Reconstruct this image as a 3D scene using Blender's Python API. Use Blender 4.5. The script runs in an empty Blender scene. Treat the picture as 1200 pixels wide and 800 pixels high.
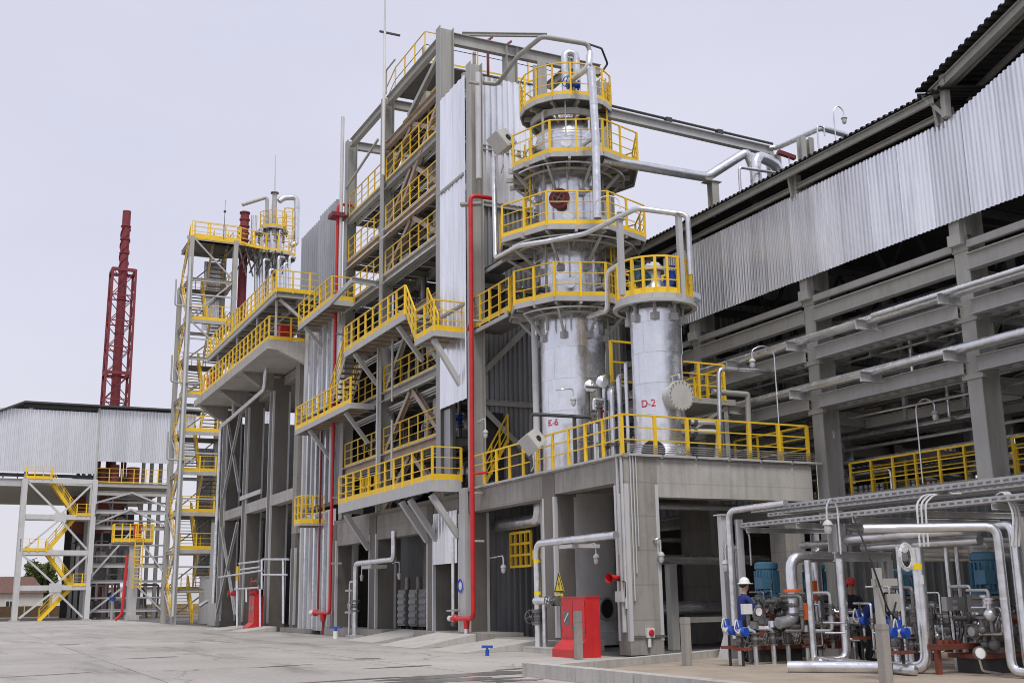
import bpy, bmesh, math, random
import numpy as np
from mathutils import Vector, Matrix
random.seed(7)
sc = bpy.context.scene
COL = sc.collection
PI = math.pi
V = Vector
# ------------------------------------------------------------------ camera
CAM_H = 1.5
def cam_axes(yaw, pitch, roll):
    cy, sy, cp, sp, cr, sr = math.cos(yaw), math.sin(yaw), math.cos(pitch), math.sin(pitch), math.cos(roll), math.sin(roll)
    F = V((sy*cp, cy*cp, sp)); R = V((cy, -sy, 0)); U = R.cross(F)
    return R*cr+U*sr, U*cr-R*sr, F
CR, CU, CF = cam_axes(math.radians(26.048), math.radians(12.778), math.radians(-.8855))
CO = V((0, 0, CAM_H)); FOC = 1327.0
cd = bpy.data.cameras.new('camera'); cam = bpy.data.objects.new('camera', cd); COL.objects.link(cam)
cd.sensor_width = 36; cd.lens = FOC/1200*36; cd.clip_start = .1; cd.clip_end = 6000
m = Matrix.Identity(4)
for i in range(3):
    m[i][0], m[i][1], m[i][2], m[i][3] = CR[i], CU[i], -CF[i], CO[i]
cam.matrix_world = m
sc.camera = cam
def at(px, py, x=None, y=None, z=None):
    """world point seen at photo pixel (px,py) on a real plane x=, y= or z="""
    d = CF + CR*((px-600)/FOC) - CU*((py-400)/FOC)
    t = (x-CO.x)/d.x if x is not None else (y-CO.y)/d.y if y is not None else (z-CO.z)/d.z
    return CO + d*t
# ------------------------------------------------------------------ light
SUN_EL, SUN_AZ = math.radians(60), math.radians(196)      # azimuth clockwise from +Y, where the light comes from
w = bpy.data.worlds.new('World'); sc.world = w; w.use_nodes = True
nt = w.node_tree; nt.nodes.clear()
N = nt.nodes.new; L = nt.links.new
out = N('ShaderNodeOutputWorld'); bg = N('ShaderNodeBackground'); L(bg.outputs[0], out.inputs[0])
sky = N('ShaderNodeTexSky'); sky.sky_type = 'NISHITA'; sky.sun_disc = False
sky.sun_elevation = SUN_EL; sky.sun_rotation = SUN_AZ; sky.dust_density = 3
tc = N('ShaderNodeTexCoord')
mp = N('ShaderNodeMapping'); mp.inputs['Scale'].default_value = (1.0, 1.0, 2.6); L(tc.outputs['Generated'], mp.inputs[0])
nz = N('ShaderNodeTexNoise'); nz.inputs['Scale'].default_value = 1.6; nz.inputs['Detail'].default_value = 5; nz.inputs['Roughness'].default_value = .5
L(mp.outputs[0], nz.inputs['Vector'])
cr_ = N('ShaderNodeValToRGB'); cr_.color_ramp.elements[0].position = .32; cr_.color_ramp.elements[1].position = .72
cr_.color_ramp.elements[0].color = (6.2, 6.35, 7.8, 1); cr_.color_ramp.elements[1].color = (7.15, 7.2, 8.4, 1)   # cloud deck radiance before the 0.1 strength
L(nz.outputs[0], cr_.inputs[0])
sx = N('ShaderNodeSeparateXYZ'); L(tc.outputs['Generated'], sx.inputs[0])
hr = N('ShaderNodeMapRange'); hr.inputs['From Min'].default_value = 0; hr.inputs['From Max'].default_value = .22
hr.inputs['To Min'].default_value = 1; hr.inputs['To Max'].default_value = 0
L(sx.outputs[2], hr.inputs[0])
mh = N('ShaderNodeMix'); mh.data_type = 'RGBA'; L(hr.outputs[0], mh.inputs[0]); L(cr_.outputs[0], mh.inputs[6]); mh.inputs[7].default_value = (7.4, 7.25, 7.75, 1)
mx = N('ShaderNodeMix'); mx.data_type = 'RGBA'; mx.inputs[0].default_value = .96      # cloud cover over the clear sky
L(sky.outputs[0], mx.inputs[6]); L(mh.outputs[2], mx.inputs[7]); L(mx.outputs[2], bg.inputs[0])
bg.inputs[1].default_value = .1
sd = bpy.data.lights.new('sun', 'SUN'); sd.energy = 2.1; sd.angle = math.radians(20); sd.color = (1, .97, .92)
so = bpy.data.objects.new('sun', sd); COL.objects.link(so)
dirv = V((math.sin(SUN_AZ)*math.cos(SUN_EL), math.cos(SUN_AZ)*math.cos(SUN_EL), math.sin(SUN_EL)))
so.rotation_euler = dirv.to_track_quat('Z', 'Y').to_euler(); so.location = (0, -20, 60)
sc.view_settings.view_transform = 'Standard'; sc.view_settings.look = 'None'
sc.cycles.filter_width = 1.0
sc.view_settings.exposure = 0.08; sc.view_settings.gamma = 1
# ------------------------------------------------------------------ materials
def mat(name, base, rough=.6, metal=0., var=.25, scale=3., stretch=(1, 1, 1), bump=0., bscale=40., stain=None, stain_amt=0., stain_scale=1.2, rnd=0., rvar=.12, form=0., streak=0., chip=None, chip_at=.66, dent=0.):
    m = bpy.data.materials.new(name); m.use_nodes = True
    t = m.node_tree; N = t.nodes.new; L = t.links.new
    b = t.nodes['Principled BSDF']
    tc0 = N('ShaderNodeTexCoord'); oi0 = N('ShaderNodeObjectInfo'); va = N('ShaderNodeVectorMath'); va.operation = 'MULTIPLY_ADD'
    va.inputs[1].default_value = (37.0, 53.0, 0 if form else 29.0); L(oi0.outputs['Random'], va.inputs[0]); L(tc0.outputs['Object'], va.inputs[2])
    class _T: outputs = {'Object': va.outputs[0]}
    tc = _T
    mp = N('ShaderNodeMapping'); mp.inputs['Scale'].default_value = stretch
    L(tc.outputs['Object'], mp.inputs[0])
    n1 = N('ShaderNodeTexNoise'); n1.inputs['Scale'].default_value = scale; n1.inputs['Detail'].default_value = 6; n1.inputs['Roughness'].default_value = .65
    L(mp.outputs[0], n1.inputs['Vector'])
    lo = [c*(1-var) for c in base]; hi = [min(1, c*(1+var)) for c in base]
    r = N('ShaderNodeValToRGB'); r.color_ramp.elements[0].position = .3; r.color_ramp.elements[1].position = .7
    r.color_ramp.elements[0].color = (*lo, 1); r.color_ramp.elements[1].color = (*hi, 1)
    L(n1.outputs[0], r.inputs[0]); col = r.outputs[0]
    if rnd:
        oi = N('ShaderNodeObjectInfo'); mr = N('ShaderNodeMapRange'); mr.inputs['To Min'].default_value = 1-rnd; mr.inputs['To Max'].default_value = 1+rnd
        L(oi.outputs['Random'], mr.inputs[0]); mm = N('ShaderNodeMix'); mm.data_type = 'RGBA'; mm.blend_type = 'MULTIPLY'; mm.inputs[0].default_value = 1
        L(col, mm.inputs[6]); L(mr.outputs[0], mm.inputs[7]); col = mm.outputs[2]
    if stain:
        n2 = N('ShaderNodeTexNoise'); n2.inputs['Scale'].default_value = stain_scale; n2.inputs['Detail'].default_value = 8; n2.inputs['Roughness'].default_value = .72
        mp2 = N('ShaderNodeMapping'); mp2.inputs['Scale'].default_value = stretch; mp2.inputs['Location'].default_value = (3.3, 1.7, 9.1)
        L(tc.outputs['Object'], mp2.inputs[0]); L(mp2.outputs[0], n2.inputs['Vector'])
        r2 = N('ShaderNodeValToRGB'); r2.color_ramp.elements[0].position = .5; r2.color_ramp.elements[1].position = .72
        r2.color_ramp.elements[0].color = (0, 0, 0, 1); r2.color_ramp.elements[1].color = (stain_amt,)*3+(1,)
        L(n2.outputs[0], r2.inputs[0])
        ms = N('ShaderNodeMix'); ms.data_type = 'RGBA'; L(r2.outputs[0], ms.inputs[0]); L(col, ms.inputs[6]); ms.inputs[7].default_value = (*stain, 1); col = ms.outputs[2]
    def over(fac, c2, amt):
        k = N('ShaderNodeMath'); k.operation = 'MULTIPLY'; k.inputs[1].default_value = amt; L(fac, k.inputs[0])
        q = N('ShaderNodeMix'); q.data_type = 'RGBA'; L(k.outputs[0], q.inputs[0]); L(col, q.inputs[6]); q.inputs[7].default_value = (*c2, 1); return q.outputs[2]
    def thr(src, lo_, hi_):
        q = N('ShaderNodeMapRange'); q.inputs['From Min'].default_value = lo_; q.inputs['From Max'].default_value = hi_; L(src, q.inputs[0]); return q.outputs[0]
    if streak:
        ms_ = N('ShaderNodeMapping'); ms_.inputs['Scale'].default_value = (4.5, 4.5, .22); L(tc.outputs['Object'], ms_.inputs[0])
        ns = N('ShaderNodeTexNoise'); ns.inputs['Scale'].default_value = 1.6; ns.inputs['Detail'].default_value = 5; ns.inputs['Roughness'].default_value = .6; L(ms_.outputs[0], ns.inputs['Vector'])
        col = over(thr(ns.outputs[0], .50, .70), [c*.55 for c in base], streak)
        col = over(thr(ns.outputs[0], .44, .30), [min(1, c*1.35) for c in base], streak*.6)
    if form:
        sp = N('ShaderNodeSeparateXYZ'); L(tc0.outputs['Object'], sp.inputs[0])
        fr = N('ShaderNodeMath'); fr.operation = 'PINGPONG'; fr.inputs[1].default_value = .45; L(sp.outputs[2], fr.inputs[0])
        col = over(thr(fr.outputs[0], .022, .006), [c*.55 for c in base], form)
        np_ = N('ShaderNodeTexVoronoi'); np_.inputs['Scale'].default_value = 5.5; L(tc.outputs['Object'], np_.inputs['Vector'])
        col = over(thr(np_.outputs['Distance'], .10, .06), [c*.5 for c in base], form*.7)
    if chip:
        nc = N('ShaderNodeTexNoise'); nc.inputs['Scale'].default_value = 7; nc.inputs['Detail'].default_value = 6; nc.inputs['Roughness'].default_value = .75; L(tc.outputs['Object'], nc.inputs['Vector'])
        col = over(thr(nc.outputs[0], chip_at-.02, chip_at+.03), chip, .85)
    L(col, b.inputs['Base Color'])
    rr = N('ShaderNodeMapRange'); rr.inputs['To Min'].default_value = max(.05, rough-rvar); rr.inputs['To Max'].default_value = min(1, rough+rvar)
    L(n1.outputs[0], rr.inputs[0]); L(rr.outputs[0], b.inputs['Roughness'])
    b.inputs['Metallic'].default_value = metal
    if bump:
        n3 = N('ShaderNodeTexNoise'); n3.inputs['Scale'].default_value = bscale; n3.inputs['Detail'].default_value = 4
        L(tc.outputs['Object'], n3.inputs['Vector'])
        bp = N('ShaderNodeBump'); bp.inputs['Strength'].default_value = bump; bp.inputs['Distance'].default_value = .02
        L(n3.outputs[0], bp.inputs['Height'])
        if dent:
            n4 = N('ShaderNodeTexNoise'); n4.inputs['Scale'].default_value = 1.7; n4.inputs['Detail'].default_value = 2; L(tc.outputs['Object'], n4.inputs['Vector'])
            b2 = N('ShaderNodeBump'); b2.inputs['Strength'].default_value = dent; b2.inputs['Distance'].default_value = .12; L(n4.outputs[0], b2.inputs['Height']); L(b2.outputs[0], bp.inputs['Normal'])
        L(bp.outputs[0], b.inputs['Normal'])
    return m
M = {}
M['galv'] = mat('galvanised_sheet', (.80, .815, .845), .27, .9, .08, 2.2, (1, 1, .35), .05, 9, (.56, .56, .57), .45, 1.5, rnd=.05, streak=.16, dent=.28)
M['pipe'] = mat('galvanised_pipe_cladding', (.76, .77, .785), .30, .9, .09, 3, (1, 1, 1), .05, 9, (.47, .47, .47), .55, 2.5, rnd=.06, dent=.35)
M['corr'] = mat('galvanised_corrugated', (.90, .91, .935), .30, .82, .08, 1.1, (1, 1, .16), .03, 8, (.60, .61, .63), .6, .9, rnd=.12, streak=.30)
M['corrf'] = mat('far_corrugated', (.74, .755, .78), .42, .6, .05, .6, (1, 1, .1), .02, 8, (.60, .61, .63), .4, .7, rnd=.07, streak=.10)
M['corrd'] = mat('shaded_weathered_corrugated', (.36, .37, .385), .45, .55, .12, 1.1, (1, 1, .16), .03, 8, (.22, .23, .24), .6, .9, rnd=.10, streak=.45)  # stained galvanised sheet, base darkened for dim reflection and interior shade
M['steel'] = mat('grey_painted_steel', (.40, .395, .365), .55, 0, .08, 1.4, (1, 1, .5), .03, 12, (.27, .24, .20), .5, 1.1, rnd=.06, streak=.25)
M['steelb'] = mat('buff_primed_steel', (.43, .345, .27), .6, 0, .10, 1.4, (1, 1, .5), .03, 12, (.22, .15, .10), .6, 1.3, rnd=.08, streak=.25)
M['steelw'] = mat('pale_painted_steel', (.55, .55, .54), .5, 0, .06, 1.2, (1, 1, .6), .02, 12, (.40, .37, .33), .45, 1.2, rnd=.06, streak=.22)
M['steell'] = mat('light_grey_painted_steel', (.46, .46, .455), .5, 0, .06, 1.2, (1, 1, .6), .02, 12, (.40, .37, .33), .45, 1.2, rnd=.06, streak=.22, chip=(.25, .13, .07), chip_at=.72)
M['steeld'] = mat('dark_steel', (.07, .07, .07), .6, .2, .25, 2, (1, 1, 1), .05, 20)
M['grating'] = mat('steel_grating', (.16, .155, .145), .7, .1, .2, 2, (1, 1, 1), .2, 60)
M['yellow'] = mat('yellow_rail_paint', (.86, .56, .028), .45, 0, .09, 1.5, (1, 1, 1), .02, 30, (.66, .36, .03), .45, 1.7, rnd=.10, chip=(.20, .09, .03), chip_at=.67)
M['red'] = mat('red_fire_paint', (.58, .024, .026), .42, 0, .12, 2, (1, 1, 1), .02, 20, (.36, .03, .025), .5, 2, streak=.2, chip=(.30, .20, .17), chip_at=.70)
M['maroon'] = mat('dark_red_primer', (.215, .028, .038), .6, 0, .2, 2, (1, 1, 1), .05, 30, (.09, .02, .02), .5, 1.5)
M['conc'] = mat('cast_concrete', (.315, .295, .265), .9, 0, .12, 1.1, (1, 1, .7), .35, 26, (.19, .175, .155), .75, .8, rnd=.07, form=.5, streak=.45)
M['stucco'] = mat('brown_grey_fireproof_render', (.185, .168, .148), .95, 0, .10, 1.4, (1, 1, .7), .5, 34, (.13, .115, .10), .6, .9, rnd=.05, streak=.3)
M['concl'] = mat('pale_concrete', (.47, .45, .415), .9, 0, .10, 1.3, (1, 1, .7), .35, 26, (.30, .28, .25), .65, .9, rnd=.05, form=.4, streak=.4)
M['board'] = mat('grey_strip', (.60, .60, .60), .5, .1, .06, 2, (1, 1, .3), .02, 12, (.42, .41, .39), .5, 1.2)
M['dark'] = mat('interior_shade', (.045, .045, .046), .8, 0, .3, 1.5)  # interior shade put into the colour of closing walls and panels
M['blue'] = mat('blue_motor_paint', (.045, .135, .205), .5, 0, .15, 4, (1, 1, 1), .03, 30, (.03, .07, .10), .6, 3, streak=.3)
M['bluei'] = mat('bright_blue_paint', (.015, .075, .42), .42, 0, .15, 4)
M['orange'] = mat('orange_paint', (.75, .13, .02), .5, 0, .12, 4)
M['iron'] = mat('cast_iron', (.19, .185, .18), .5, .5, .3, 5, (1, 1, 1), .1, 30, (.12, .07, .045), .5, 3)
M['rust'] = mat('rusty_red_steel', (.20, .055, .035), .7, .1, .3, 3, (1, 1, 1), .1, 30)
M['white'] = mat('white_enamel', (.74, .74, .72), .4, 0, .05, 2, (1, 1, 1), 0, 1, (.5, .48, .44), .4, 2)
M['box'] = mat('pale_grey_cabinet', (.52, .515, .49), .5, 0, .07, 2, (1, 1, 1), 0, 1, (.38, .36, .33), .4, 2)
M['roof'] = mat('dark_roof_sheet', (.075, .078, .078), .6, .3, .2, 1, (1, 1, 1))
M['black'] = mat('black_rubber', (.02, .02, .022), .6, 0, .2, 4)
M['skin'] = mat('skin', (.42, .24, .17), .55, 0, .08, 6)
M['cloth'] = mat('blue_workwear', (.018, .030, .16), .85, 0, .2, 6, (1, 1, 1), .2, 30)
M['clothd'] = mat('dark_trousers', (.022, .022, .03), .85, 0, .25, 6)
M['helmw'] = mat('white_helmet', (.82, .82, .80), .3, 0, .02, 3)
M['helmr'] = mat('red_helmet', (.70, .03, .03), .3, 0, .05, 3)
M['glass'] = mat('lamp_glass', (.55, .56, .56), .2, .2, .05, 3)
M['signy'] = mat('yellow_sign', (.86, .66, .02), .45, 0, .03, 3)
M['letter'] = mat('red_stencil_paint', (.62, .02, .05), .6, 0, .15, 8)
M['sblue'] = mat('sign_blue', (.02, .06, .45), .45, 0, .05, 3)
M['wallp'] = mat('pale_render', (.55, .52, .47), .85, 0, .08, 1)
M['tile'] = mat('brown_roof', (.14, .075, .06), .85, 0, .2, 2)
M['bark'] = mat('bark', (.10, .075, .055), .9, 0, .3, 5)
M['leaf'] = mat('leaf_green', (.085, .11, .03), .8, 0, .45, 2.0, rnd=.2)
M['leafb'] = mat('bare_twig', (.13, .085, .065), .9, 0, .35, 2.0, rnd=.2)
M['sand'] = mat('tan_board', (.40, .27, .15), .9, 0, .2, 2)
# ------------------------------------------------------------------ mesh builder
Z3 = V((0, 0, 1))
class MB:
    def __init__(s): s.v = []; s.f = []
    def add(s, vs, fs):
        o = len(s.v); s.v += [tuple(p) for p in vs]; s.f += [tuple(i+o for i in f) for f in fs]; return s
    def box(s, a, b):
        x0, x1 = sorted((a[0], b[0])); y0, y1 = sorted((a[1], b[1])); z0, z1 = sorted((a[2], b[2]))
        return s.add([(x0, y0, z0), (x1, y0, z0), (x1, y1, z0), (x0, y1, z0), (x0, y0, z1), (x1, y0, z1), (x1, y1, z1), (x0, y1, z1)],
                     [(0, 3, 2, 1), (4, 5, 6, 7), (0, 1, 5, 4), (1, 2, 6, 5), (2, 3, 7, 6), (3, 0, 4, 7)])
    def _fr(s, a, b, up):
        a, b = V(a), V(b); d = (b-a).normalized(); up = V(up)
        if abs(d.dot(up)) > .98: up = V((0, 1, 0)) if abs(d.y) < .9 else V((1, 0, 0))
        sd = d.cross(up).normalized(); u = sd.cross(d).normalized(); return a, b, sd, u
    def bar(s, a, b, w, h, up=Z3):
        a, b, sd, u = s._fr(a, b, up)
        vs = [p+sd*(i*w/2)+u*(j*h/2) for p in (a, b) for i, j in ((-1, -1), (1, -1), (1, 1), (-1, 1))]
        return s.add(vs, [(0, 1, 2, 3), (7, 6, 5, 4), (0, 4, 5, 1), (1, 5, 6, 2), (2, 6, 7, 3), (3, 7, 4, 0)])
    def ib(s, a, b, h=.3, w=.2, t=.025, up=Z3):
        a, b, sd, u = s._fr(a, b, up)
        for k in (-1, 1): s.bar(a+u*(k*(h/2-t/2)), b+u*(k*(h/2-t/2)), w, t, u)
        return s.bar(a, b, t, h-2*t, u)
    def ch(s, a, b, h=.2, w=.08, t=.015, up=Z3, side=1):
        a, b, sd, u = s._fr(a, b, up)
        for k in (-1, 1): s.bar(a+u*(k*(h/2-t/2))+sd*(side*w/2), b+u*(k*(h/2-t/2))+sd*(side*w/2), w, t, u)
        return s.bar(a, b, t, h-2*t, u)
    def cone(s, a, b, r0, r1=None, n=12, cap=True):
        r1 = r0 if r1 is None else r1
        a, b, sd, u = s._fr(a, b, Z3)
        cs = [(math.cos(2*PI*i/n), math.sin(2*PI*i/n)) for i in range(n)]
        vs = [a+sd*(c*r0)+u*(q*r0) for c, q in cs]+[b+sd*(c*r1)+u*(q*r1) for c, q in cs]
        fs = [(i, (i+1) % n, n+(i+1) % n, n+i) for i in range(n)]
        if cap: fs += [tuple(range(n-1, -1, -1)), tuple(range(n, 2*n))]
        return s.add(vs, fs)
    def tube(s, pts, r, n=8, bend=None, cap=True):
        P = [V(p) for p in pts]
        if bend is None: bend = r*2.2
        Q = [P[0]]
        for i in range(1, len(P)-1):
            p, a, b = P[i], P[i-1]-P[i], P[i+1]-P[i]; la, lb = a.length, b.length
            k = min(bend, la*.48, lb*.48); a.normalize(); b.normalize()
            if a.dot(b) < -.995: Q.append(p); continue
            for t in (0, .25, .5, .75, 1):
                Q.append((p+a*k)*(1-t)**2+p*2*t*(1-t)+(p+b*k)*t*t)
        Q.append(P[-1])
        rings = []; d0 = (Q[1]-Q[0]).normalized(); u = d0.orthogonal().normalized()
        for i, p in enumerate(Q):
            d = ((Q[min(i+1, len(Q)-1)]-Q[i]).normalized()+(Q[i]-Q[max(i-1, 0)]).normalized())
            d = d.normalized() if d.length > 1e-6 else d0
            u = (u-d*u.dot(d)).normalized(); q = d.cross(u)
            rings.append([p+u*(r*math.cos(2*PI*j/n))+q*(r*math.sin(2*PI*j/n)) for j in range(n)])
        vs = [v for rg in rings for v in rg]; fs = []
        for i in range(len(rings)-1):
            for j in range(n): fs.append((i*n+j, i*n+(j+1) % n, (i+1)*n+(j+1) % n, (i+1)*n+j))
        if cap: fs += [tuple(range(n-1, -1, -1)), tuple(range(len(vs)-n, len(vs)))]
        return s.add(vs, fs)
    def lathe(s, c, prof, n=32, axis=None, a0=0, a1=2*PI):
        c = V(c); full = abs(a1-a0-2*PI) < 1e-6; k = n if full else n+1
        if axis is None: X, Y, A = V((1, 0, 0)), V((0, 1, 0)), Z3
        else: A = V(axis).normalized(); X = A.orthogonal().normalized(); Y = A.cross(X)
        vs = []
        for r, z in prof:
            for i in range(k):
                t = a0+(a1-a0)*i/n; vs.append(c+X*(r*math.cos(t))+Y*(r*math.sin(t))+A*z)
        fs = []
        for j in range(len(prof)-1):
            for i in range(n): fs.append((j*k+i, j*k+(i+1) % k, (j+1)*k+(i+1) % k, (j+1)*k+i))
        return s.add(vs, fs)
    def ball(s, c, r, n=10, sz=1.):
        m = max(4, n//2)
        return s.lathe(c, [(max(1e-4, r*math.sin(PI*i/m)), -r*sz*math.cos(PI*i/m)) for i in range(m+1)], n)
    def prism(s, poly, z0, z1):
        n = len(poly); vs = [(p[0], p[1], z0) for p in poly]+[(p[0], p[1], z1) for p in poly]
        return s.add(vs, [tuple(range(n-1, -1, -1)), tuple(range(n, 2*n))]+[(i, (i+1) % n, n+(i+1) % n, n+i) for i in range(n)])
    def extr(s, poly, d):
        n = len(poly); d = V(d); vs = [V(p) for p in poly]+[V(p)+d for p in poly]
        return s.add(vs, [tuple(range(n-1, -1, -1)), tuple(range(n, 2*n))]+[(i, (i+1) % n, n+(i+1) % n, n+i) for i in range(n)])
    def mesh(s, name, mt, off=V((0, 0, 0)), smooth=False):
        me = bpy.data.meshes.new(name)
        me.from_pydata([(v[0]-off.x, v[1]-off.y, v[2]-off.z) for v in s.v], [], s.f)
        bm = bmesh.new(); bm.from_mesh(me); bmesh.ops.recalc_face_normals(bm, faces=bm.faces); bm.to_mesh(me); bm.free()
        if smooth:
            me.polygons.foreach_set('use_smooth', [True]*len(me.polygons))
            try: me.set_sharp_from_angle(angle=math.radians(42))
            except Exception: pass
        me.materials.append(M[mt] if isinstance(mt, str) else mt); return me
    def build(s, name, mt, parent=None, smooth=False, label=None, kind=None):
        off = root_loc(parent) if parent else V((0, 0, 0))
        o = bpy.data.objects.new(name, s.mesh(name, mt, off, smooth)); COL.objects.link(o)
        if parent: o.parent = parent
        if label: o['label'] = label
        if kind: o['kind'] = kind
        return o
def root_loc(o):
    p = V((0, 0, 0))
    while o is not None: p = p+o.location; o = o.parent
    return p
def thing(name, label, cat, loc, group=None):
    o = bpy.data.objects.new(name, None); o.location = V(loc); o.empty_display_size = .2; COL.objects.link(o)
    o['label'] = label; o['category'] = cat
    if group: o['group'] = group
    return o
def solo(name, mb, mt, label, cat, group=None, smooth=False):
    o = mb.build(name, mt, None, smooth); o['label'] = label; o['category'] = cat
    # move the origin onto the thing
    xs = np.array(mb.v); c = V((xs[:, 0].mean(), xs[:, 1].mean(), xs[:, 2].min()))
    o.data.transform(Matrix.Translation(-c)); o.location = c
    if group: o['group'] = group
    return o
def inst(name, me, parent, loc, rot=(0, 0, 0), scale=(1, 1, 1), label=None):
    o = bpy.data.objects.new(name, me); COL.objects.link(o)
    if parent: o.parent = parent; loc = V(loc)-root_loc(parent)
    o.location = loc; o.rotation_euler = rot; o.scale = scale
    if label: o['label'] = label
    return o
POST = {}
def post_mesh(h, mt, w=.06):
    k = (round(h, 2), mt, w)
    if k not in POST: POST[k] = MB().box((-w/2, -w/2, -.06), (w/2, w/2, h)).mesh('post', mt)
    return POST[k]
def rail(parent, pts, h=1.1, sp=1.0, mt='yellow', toe=.15, closed=False, mids=2, r=.024, posts=True, sub=True, pw=.06):
    """guardrail: top rail, mid rails and toe board as one part, each post a piece of its own"""
    P = [V(p) for p in pts]
    if closed: P = P+[P[0]]
    mb = MB(); up = V((0, 0, h))
    top = [p+up for p in P]
    for a, b in zip(P[:-1], P[1:]):
        mb.bar(a+up, b+up, r*2.2, r*2)
        for k in range(mids):
            q = V((0, 0, h*(.36+.32*k) if mids == 2 else h*.55)); mb.bar(a+q, b+q, r*1.3, r*1.3)
        if toe: mb.bar(a+V((0, 0, toe/2)), b+V((0, 0, toe/2)), .012, toe)
    g = mb.build('guardrail', mt, parent)
    if posts:
        me = post_mesh(h, mt, pw)
        done = []
        for a, b in zip(P[:-1], P[1:]):
            n = max(1, round((b-a).length/sp)); ang = math.atan2(b.y-a.y, b.x-a.x)
            for i in range(n+1):
                q = a+(b-a)*(i/n)
                if any((q-d).length < .12 for d in done): continue
                done.append(q); inst('post', me, g, q, (0, 0, ang))
    return g
def deck(parent, poly, z, t=.08, mt='grating', name='deck', edge=.2, emt='steel'):
    o = MB().prism([(p[0], p[1]) for p in poly], z-t, z-.004).build(name, mt, parent)
    if edge:
        mb = MB(); n = len(poly)
        for i in range(n):
            a, b = V((*poly[i][:2], z-edge/2)), V((*poly[(i+1) % n][:2], z-edge/2)); mb.bar(a, b, .05, edge)
        mb.build('edge_beam', emt, parent)
    return o
def stair(parent, a, b, wv, n=None, mt='steel', sh=.24, rails=(0, 1), rmt='yellow', tmt='grating', rh=1.05):
    """flight from a (bottom) to b (top); wv = width vector; stringers with each tread a piece"""
    a, b, wv = V(a), V(b), V(wv)
    n = n or max(3, round(abs(b.z-a.z)/.22)); mb = MB()
    for k in (0, 1): mb.bar(a+wv*k, b+wv*k, .03, sh)
    s_ = mb.build('stair_flight', mt, parent)
    d = V((b.x-a.x, b.y-a.y, 0)); ang = math.atan2(wv.y, wv.x)
    me = MB().box((-wv.length/2+.02, -.13, -.02), (wv.length/2-.02, .13, .02)).mesh('tread', tmt)
    for i in range(1, n):
        inst('tread', me, s_, a+(b-a)*(i/n)+wv/2, (0, 0, ang))
    for k in rails:
        rail(parent, [a+wv*k+V((0, 0, .05)), b+wv*k+V((0, 0, .05))], rh, 1.3, rmt, .12)
    return s_
SHEET = {}
def sheet_mesh(w, h, pitch, dep, mt):
    k = (round(w, 3), round(h, 3), pitch, dep, mt)
    if k not in SHEET:
        n = max(1, round(w/pitch)); p = w/n; prof = []
        for i in range(n): prof += [(i*p, 0), (i*p+p*.38, 0), (i*p+p*.5, dep), (i*p+p*.88, dep)]
        prof.append((w, 0))
        mb = MB(); k2 = len(prof)
        mb.v = [(x, -d, 0) for x, d in prof]+[(x, -d, h) for x, d in prof]
        mb.f = [(i, i+1, k2+i+1, k2+i) for i in range(k2-1)]
        SHEET[k] = mb.mesh('cladding_sheet', mt)
    return SHEET[k]
def clad(parent, a, b, z0, z1, sw=1.12, pitch=.14, dep=.035, mt='corr', name='cladding_sheet', jit=.012, flip=False):
    """row of corrugated sheets from a to b (plan points), ribs standing out to the right of a->b"""
    a, b = V((a[0], a[1], 0)), V((b[0], b[1], 0)); ln = (b-a).length; n = max(1, round(ln/sw)); w_ = ln/n
    d = (b-a).normalized(); nrm = V((d.y, -d.x, 0)); me = sheet_mesh(w_+.03, z1-z0, pitch, dep, mt)
    for i in range(n):
        q = a+d*(i*w_)+nrm*((i % 2)*.006+random.uniform(0, .003)); q.z = z0+random.uniform(-jit, jit)*.4
        inst(name, me, parent, q, (random.uniform(-.0015, .0015), 0, math.atan2(d.y, d.x)))
def ring_pts(c, R, n, a0=0, a1=2*PI, z=None):
    return [V((c[0]+R*math.cos(a0+(a1-a0)*i/n), c[1]+R*math.sin(a0+(a1-a0)*i/n), c[2] if z is None else z)) for i in range(n+(0 if abs(a1-a0-2*PI) < 1e-6 else 1))]
def pipe(name, pts, r, label, group=None, mt='pipe', cat='pipe', n=10, bend=None, flanges=(), clips=(), cmt='steel'):
    """a pipe run as a thing: run, flanges and clamps as parts"""
    P = [V(p) for p in pts]; t = thing(name, label, cat, V((P[0].x, P[0].y, min(p.z for p in P))), group)
    MB().tube(P, r, n, r*2.6 if bend is None else bend).build('pipe_run', mt, t, True)
    # cladding joints: thin collars along the run
    for a, b in zip(P[:-1], P[1:]):
        ln = (b-a).length
        if ln > 1.4 and r > .05:
            k = int(ln/1.0)
            for i in range(1, k):
                q = a+(b-a)*(i/k); d = (b-a).normalized()*.02; MB().cone(q-d, q+d, r*1.035, None, n).build('joint_collar', mt, t, True)
    for q, d in flanges:
        q, d = V(q), V(d).normalized()
        MB().cone(q-d*.045, q-d*.006, r*1.75, None, 14).cone(q+d*.006, q+d*.045, r*1.75, None, 14).build('flange', 'iron' if mt != 'red' else 'red', t, True)
    for q, to in clips:
        MB().bar(q, to, .08, .08).build('support_bracket', cmt, t)
    return t
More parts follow.
